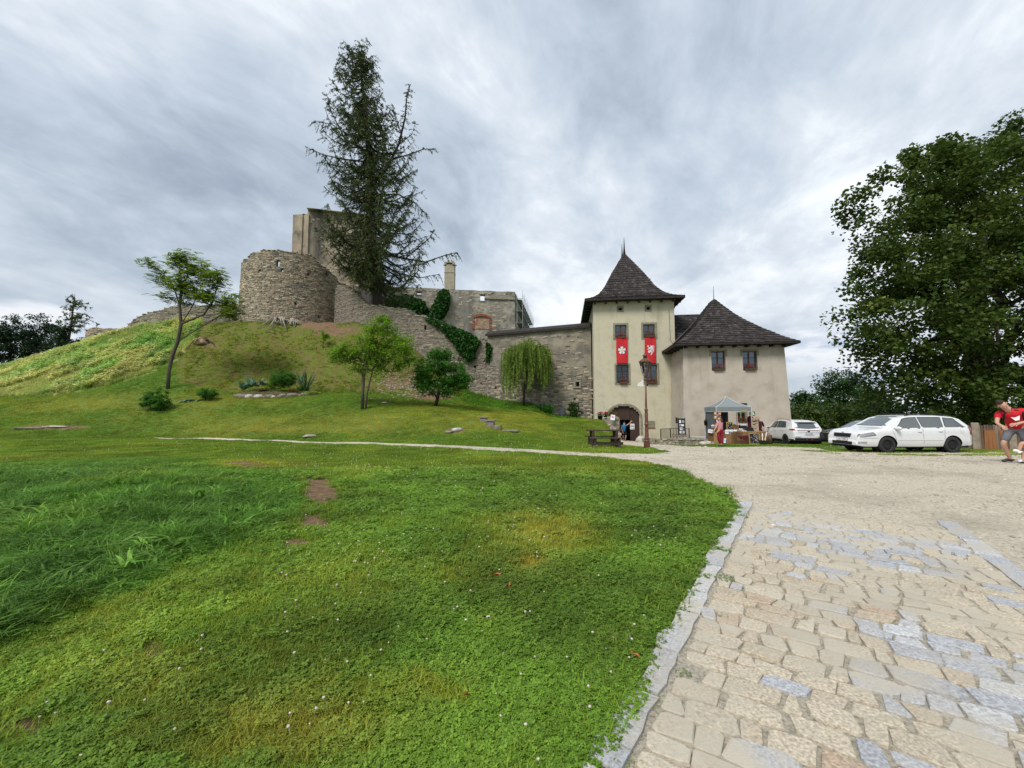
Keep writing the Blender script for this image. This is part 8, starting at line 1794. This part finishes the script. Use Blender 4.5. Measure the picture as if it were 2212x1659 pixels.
def person(label, loc, rz, J, shirt, lower, shoe, hair, hairlen=0, short=False, sleeve=.5, hat=None, face=Vector((0, -1, 0)), scale=1., skin=SKIN, beard=False):
    """J: joints dict in metres (x to the figure's screen right, y away from the viewer, z up): pel, chest, neck, head, sl, el, hl (shoulder, elbow, hand), hpl, kl, al, tl (hip, knee, ankle, toe) and the same with r"""
    t = thing('person', label, 'person', loc, rz); t.scale = (scale,)*3; v = {k: Vector(p) for k, p in J.items()}; V = []; E_ = []
    def add(p, r, prev=None):
        V.append((*p, r)); 
        if prev is not None: E_.append((prev, len(V)-1))
        return len(V)-1
    pel = add(v['pel'], (.14, .11)); wa = add(v['pel'].lerp(v['chest'], .5), (.125, .10), pel); ch = add(v['chest'], (.15, .11), wa); nb = add(v['neck'], .06, ch); hd0 = v['head']-(v['head']-v['neck']).normalized()*.06; n2 = add(hd0, (.068, .072), nb); add(v['head'], (.078, .092), n2); add(v['head']+(v['head']-v['neck']).normalized()*.085, (.055, .065), len(V)-1)
    hands = []
    for s in 'lr':
        sh = add(v['s'+s], .058, ch); el = add(v['e'+s], .042, sh); wr0 = add(v['e'+s].lerp(v['h'+s], .92), .028, el); hands.append((s, wr0))
        hp = add(v['hp'+s], .088, pel); kn = add(v['k'+s], .058, hp); cf = add(v['k'+s].lerp(v['a'+s], .35)+Vector((0, .01, 0)), .054, kn); an = add(v['a'+s], .038, cf); add(v['t'+s], (.036, .028), an)
    for s, w in hands:
        d = (v['h'+s]-v['e'+s]).normalized(); side = d.cross(Vector((0, -1, .3))).normalized(); W0 = v['h'+s]; pm = add(W0+d*.05, (.036, .02), w)
        for k in range(4):
            o = side*(k-1.5)*.021; l = (.07, .082, .078, .062)[k]; a = add(W0+d*.095+o, .0095, pm); b_ = add(W0+d*(.095+l*.5)+o+Vector((0, 0, -.008)), .0088, a); add(W0+d*(.095+l)+o+Vector((0, 0, -.024)), .0078, b_)
        a = add(W0+d*.045-side*.04, .011, w); add(W0+d*.085-side*.062, .009, a)
    body = skin_mesh('body', V, E_, skin, t, lv=1)
    # head details
    f = Vector(face).normalized(); up = (v['head']-v['neck']).normalized(); f = (f-up*f.dot(up)).normalized(); sd = f.cross(up); c = v['head']; mxh = Matrix((sd, f, up)).transposed()
    b = MB(); b.ball((0, 0, 0), 1, 16, 12); hv = [c+mxh @ Vector((p.x*.079, p.y*.098-.004*(p.z < -.3), p.z*.122+.012-.0)) * 1.0 for p in b.v]; b.v = hv; b.build('face', skin, t)
    b = MB(); b.add([c+f*.095+up*.02, c+f*.09-up*.03+sd*.018, c+f*.09-up*.03-sd*.018, c+f*.122-up*.026], [(0, 1, 3), (0, 3, 2), (1, 2, 3)]); b.build('nose', skin, t)
    for s in (-1, 1):
        b = MB(); b.ball(c+f*.090+sd*.032*s+up*.022, .007, 8, 6); b.build('eye', M['white'], t); b = MB(); b.ball(c+f*.096+sd*.032*s+up*.022, .006, 6, 4); b.build('pupil', M['ink'], t); b = MB(); b.ball(c+sd*.082*s+up*.0, (.012, .022, .032), 8, 6); b.build('ear', skin, t)
    b = MB(); b.bar(c+f*.094-up*.052-sd*.024, c+f*.094-up*.052+sd*.024, .008, .01); b.build('mouth', mat('lips', (.36, .12, .10), .6), t)
    b = MB(); b.ball((0, 0, 0), 1, 16, 12, .03); b.v = [c+mxh @ Vector((p.x*.088, (p.y*.106 if p.y < 0 else p.y*(.088 if p.z < .45 else .103))-.008, (p.z*.128 if p.z > -.1 else p.z*.06)+.034)) for p in b.v]
    b.v = [q+(-f*.05 if (q-c).dot(f) > .0 and (q-c).dot(up) < .085 else Vector()) for q in b.v]; ho = b.build('hair', hair, t)
    if hairlen:
        b = MB(); b.tube([c-f*.05+up*.04, c-f*.085-up*.08, c-f*.11-up*hairlen*.6, c-f*.09-up*hairlen], [.075, .095, .085, .03], 10); 
        for s in (-1, 1): b.tube([c+sd*.07*s-f*.02+up*.03, c+sd*.085*s-f*.03-up*.08, c+sd*.07*s-f*.05-up*hairlen*.7], [.035, .04, .02], 8)
        b.build('long_hair', hair, t)
    if beard: b = MB(); b.ball(c+f*.055-up*.075, (.058, .05, .06), 10, 8); b.build('beard', hair, t)
    if hat: b = MB(); b.v = []; b.lathe([(.19, .0), (.18, .015), (.105, .03), (.10, .10), (.07, .125), (.01, .13)], (0, 0, 0), 16); b.v = [c+mxh @ (p+Vector((0, -.005, .055))) for p in b.v]; b.build('hat', hat, t)
    # clothes: slightly larger skins over torso and limbs
    V, E_ = [], []; p0 = add(v['pel']+Vector((0, 0, -.09)), (.172, .145)); p1 = add(v['pel'].lerp(v['chest'], .5), (.148, .122), p0); p2 = add(v['chest'], (.172, .13), p1); add(v['neck']-(v['neck']-v['chest'])*.15, .078, p2)
    for s in 'lr': a = add(v['s'+s], .078, p2); a2 = add(v['s'+s].lerp(v['e'+s], min(1, sleeve)), .066 if sleeve < .9 else .054, a); 
    if sleeve > 1:
        for s in 'lr': pass
    skin_mesh('shirt', V, E_, shirt, t)
    V, E_ = [], []; p00 = add(v['pel']+Vector((0, 0, .12)), (.145, .12)); p0 = add(v['pel']+Vector((0, 0, .02)), (.155, .13), p00); 
    for s in 'lr':
        a = add(v['hp'+s]-Vector((0, 0, .03)), .105, p0); k = add(v['hp'+s].lerp(v['k'+s], .9 if short else 1.), .085 if short else .068, a)
        if not short: add(v['a'+s]+Vector((0, 0, .03)), .056, add(v['k'+s].lerp(v['a'+s], .4)+Vector((0, .01, 0)), .066, k))
    skin_mesh('shorts' if short else 'trousers', V, E_, lower, t)
    for s in 'lr':
        d = (v['t'+s]-v['a'+s]); V = []; E_ = []; a = add(v['a'+s]+Vector((0, 0, .0)), .05); h_ = add(v['a'+s]+Vector((0, 0, -.045))-d*.15, (.045, .035), a); add(v['t'+s]+Vector((0, 0, .0))+d*.12, (.046, .034), a); skin_mesh('shoe', V, E_, shoe, t)
    return t, v
hb = flat('hair_brown', (.10, .045, .022), .7); hd = flat('hair_dark', (.035, .022, .015), .8)
# woman walking to the left in front of the stall
q = W(1557, 966, 22.9); q.z = H1(q.x, q.y)
person('woman in a pink top and maroon trousers walking past the market stall', q, -.25, dict(pel=(0, 0, .88), chest=(.0, -.01, 1.20), neck=(-.01, -.02, 1.37), head=(-.03, -.03, 1.50), sl=(-.13, -.10, 1.31), el=(-.22, -.16, 1.08), hl=(-.34, -.18, .90), sr=(.13, .08, 1.31), er=(.10, .0, 1.05), hr=(-.10, -.12, .88),
       hpl=(-.08, -.03, .84), kl=(-.13, -.08, .46), al=(-.02, .02, .09), tl=(-.13, -.05, .04), hpr=(.07, .03, .84), kr=(.06, .0, .46), ar=(.04, -.02, .09), tr=(-.07, -.08, .04)), flat('pink_top', (.55, .24, .27), .9), flat('maroon_trousers', (.25, .012, .03), .85), flat('grey_shoe', (.06, .06, .06)), hb, .36, face=(-.8, -.5, 0), sleeve=.45, scale=1.02)
# vendor
q = Z2(1850, 990, 25.9); q.z = H1(q.x, q.y)
person('man in a straw hat and dark maroon robe standing at the stall', q, -.45, dict(pel=(0, 0, .95), chest=(.0, 0, 1.28), neck=(-.02, -.02, 1.49), head=(-.07, -.06, 1.62), sl=(-.17, -.03, 1.42), el=(-.20, -.12, 1.14), hl=(-.12, -.2, .95), sr=(.18, .0, 1.42), er=(.25, -.02, 1.12), hr=(.27, -.06, .84),
       hpl=(-.09, 0, .9), kl=(-.09, -.02, .5), al=(-.09, 0, .09), tl=(-.11, -.12, .04), hpr=(.09, 0, .9), kr=(.09, -.01, .5), ar=(.1, .0, .09), tr=(.08, -.13, .04)), flat('robe', (.055, .016, .022), .9), flat('robe_skirt', (.04, .012, .018), .9), flat('dark_shoe', (.03, .02, .02)), hd, 0, hat=flat('straw_hat', (.36, .24, .12), .9), face=(-.5, -.8, -.3), sleeve=.98, beard=True)
# child-like visitor reaching up in the gateway
q = W(1348.5, 955, 33.7); q.z = H1(q.x, q.y)
person('person in blue t-shirt and black shorts reaching up at the gate wicket', q, 0, dict(pel=(0, 0, .90), chest=(-.02, 0, 1.22), neck=(.02, .03, 1.42), head=(.05, .06, 1.54), sl=(-.17, 0, 1.34), el=(-.22, -.05, 1.08), hl=(-.16, -.12, .88), sr=(.16, .02, 1.36), er=(.40, .05, 1.48), hr=(.60, .08, 1.66),
       hpl=(-.08, 0, .86), kl=(-.09, .0, .47), al=(-.04, .03, .09), tl=(-.06, .13, .04), hpr=(.08, 0, .86), kr=(.12, -.06, .50), ar=(.04, -.12, .14), tr=(.0, -.02, .06)), flat('blue_shirt', (.01, .16, .36), .9), M['slate'], flat('pale_shoe', (.3, .4, .32)), hd, 0, short=True, face=(.1, 1, 0), sleeve=.5)
# man in red, leaning forward and swinging a child by the leg
Ym = 11.2; xm = WX(2197, 1000, Ym); gm = H1(xm, Ym)
tman, v_ = person('man in red t-shirt and grey shorts leaning forward near the fence', (xm, Ym, gm), -.75, dict(pel=(.04, .16, .90), chest=(-.03, -.13, 1.22), neck=(-.13, -.30, 1.40), head=(-.22, -.40, 1.51), sl=(-.27, -.22, 1.32), el=(-.33, -.34, 1.04), hl=(-.27, -.52, .96), sr=(.18, -.24, 1.38), er=(.25, -.42, 1.12), hr=(-.02, -.58, 1.04),
       hpl=(-.07, .08, .86), kl=(-.22, -.10, .48), al=(-.10, .04, .10), tl=(-.24, -.06, .04), hpr=(.13, .12, .86), kr=(.20, -.02, .47), ar=(.20, .02, .10), tr=(.04, -.14, .04)), mat('red_shirt', (.55, .016, .03), .85, .1, 6), mat('grey_shorts', (.13, .135, .15), .9, .15, 8), flat('hiking_shoe', (.055, .04, .045)), hd, 0, short=True, face=(-.1, -1, -.15), sleeve=.62, scale=1.06)
b = MB(); d_ = v_['chest']; b.add([d_+Vector(p) for p in ((-.10, -.150, .03), (.10, -.155, .06), (.09, -.150, -.10), (.02, -.150, -.12))], [(0, 3, 2, 1)]); b.build('shirt_print', M['white'], tman)
for s in (-1, 1): b = MB(); b.tube([v_['neck']+Vector((.12*s, .03, -.02)), v_['chest']+Vector((.15*s, -.135, .10)), v_['chest']+Vector((.17*s, -.10, -.12))], .02, 6); b.build('backpack_strap', M['greyp'] if False else M['slate'], tman)
b = MB(); b.ball(v_['chest']+Vector((.04, .20, .02)), (.13, .09, .2), 12, 8); b.build('backpack', M['slate'], tman)
xm2 = WX(2222, 985, 10.9); person('child in purple clothes with white shoes swung low beside the man in red', (xm2, 10.9, H1(xm2, 10.9)+.16), -.6, dict(pel=(.08, 0, .42), chest=(.22, 0, .55), neck=(.32, 0, .62), head=(.44, 0, .68), sl=(.22, -.11, .58), el=(.10, -.2, .50), hl=(.02, -.22, .62), sr=(.24, .12, .58), er=(.34, .22, .50), hr=(.42, .26, .40),
       hpl=(.04, -.07, .40), kl=(-.14, -.10, .44), al=(-.20, -.10, .22), tl=(-.31, -.10, .22), hpr=(.06, .07, .38), kr=(-.05, .08, .16), ar=(-.08, .06, -.03), tr=(-.18, .04, -.10)), mat('purple_top', (.20, .13, .22), .9, .3, 14), mat('patterned_leggings', (.28, .22, .30), .9, .5, 20), M['white'], hb, .1, short=True, face=(-1, -.4, 0), scale=.95)
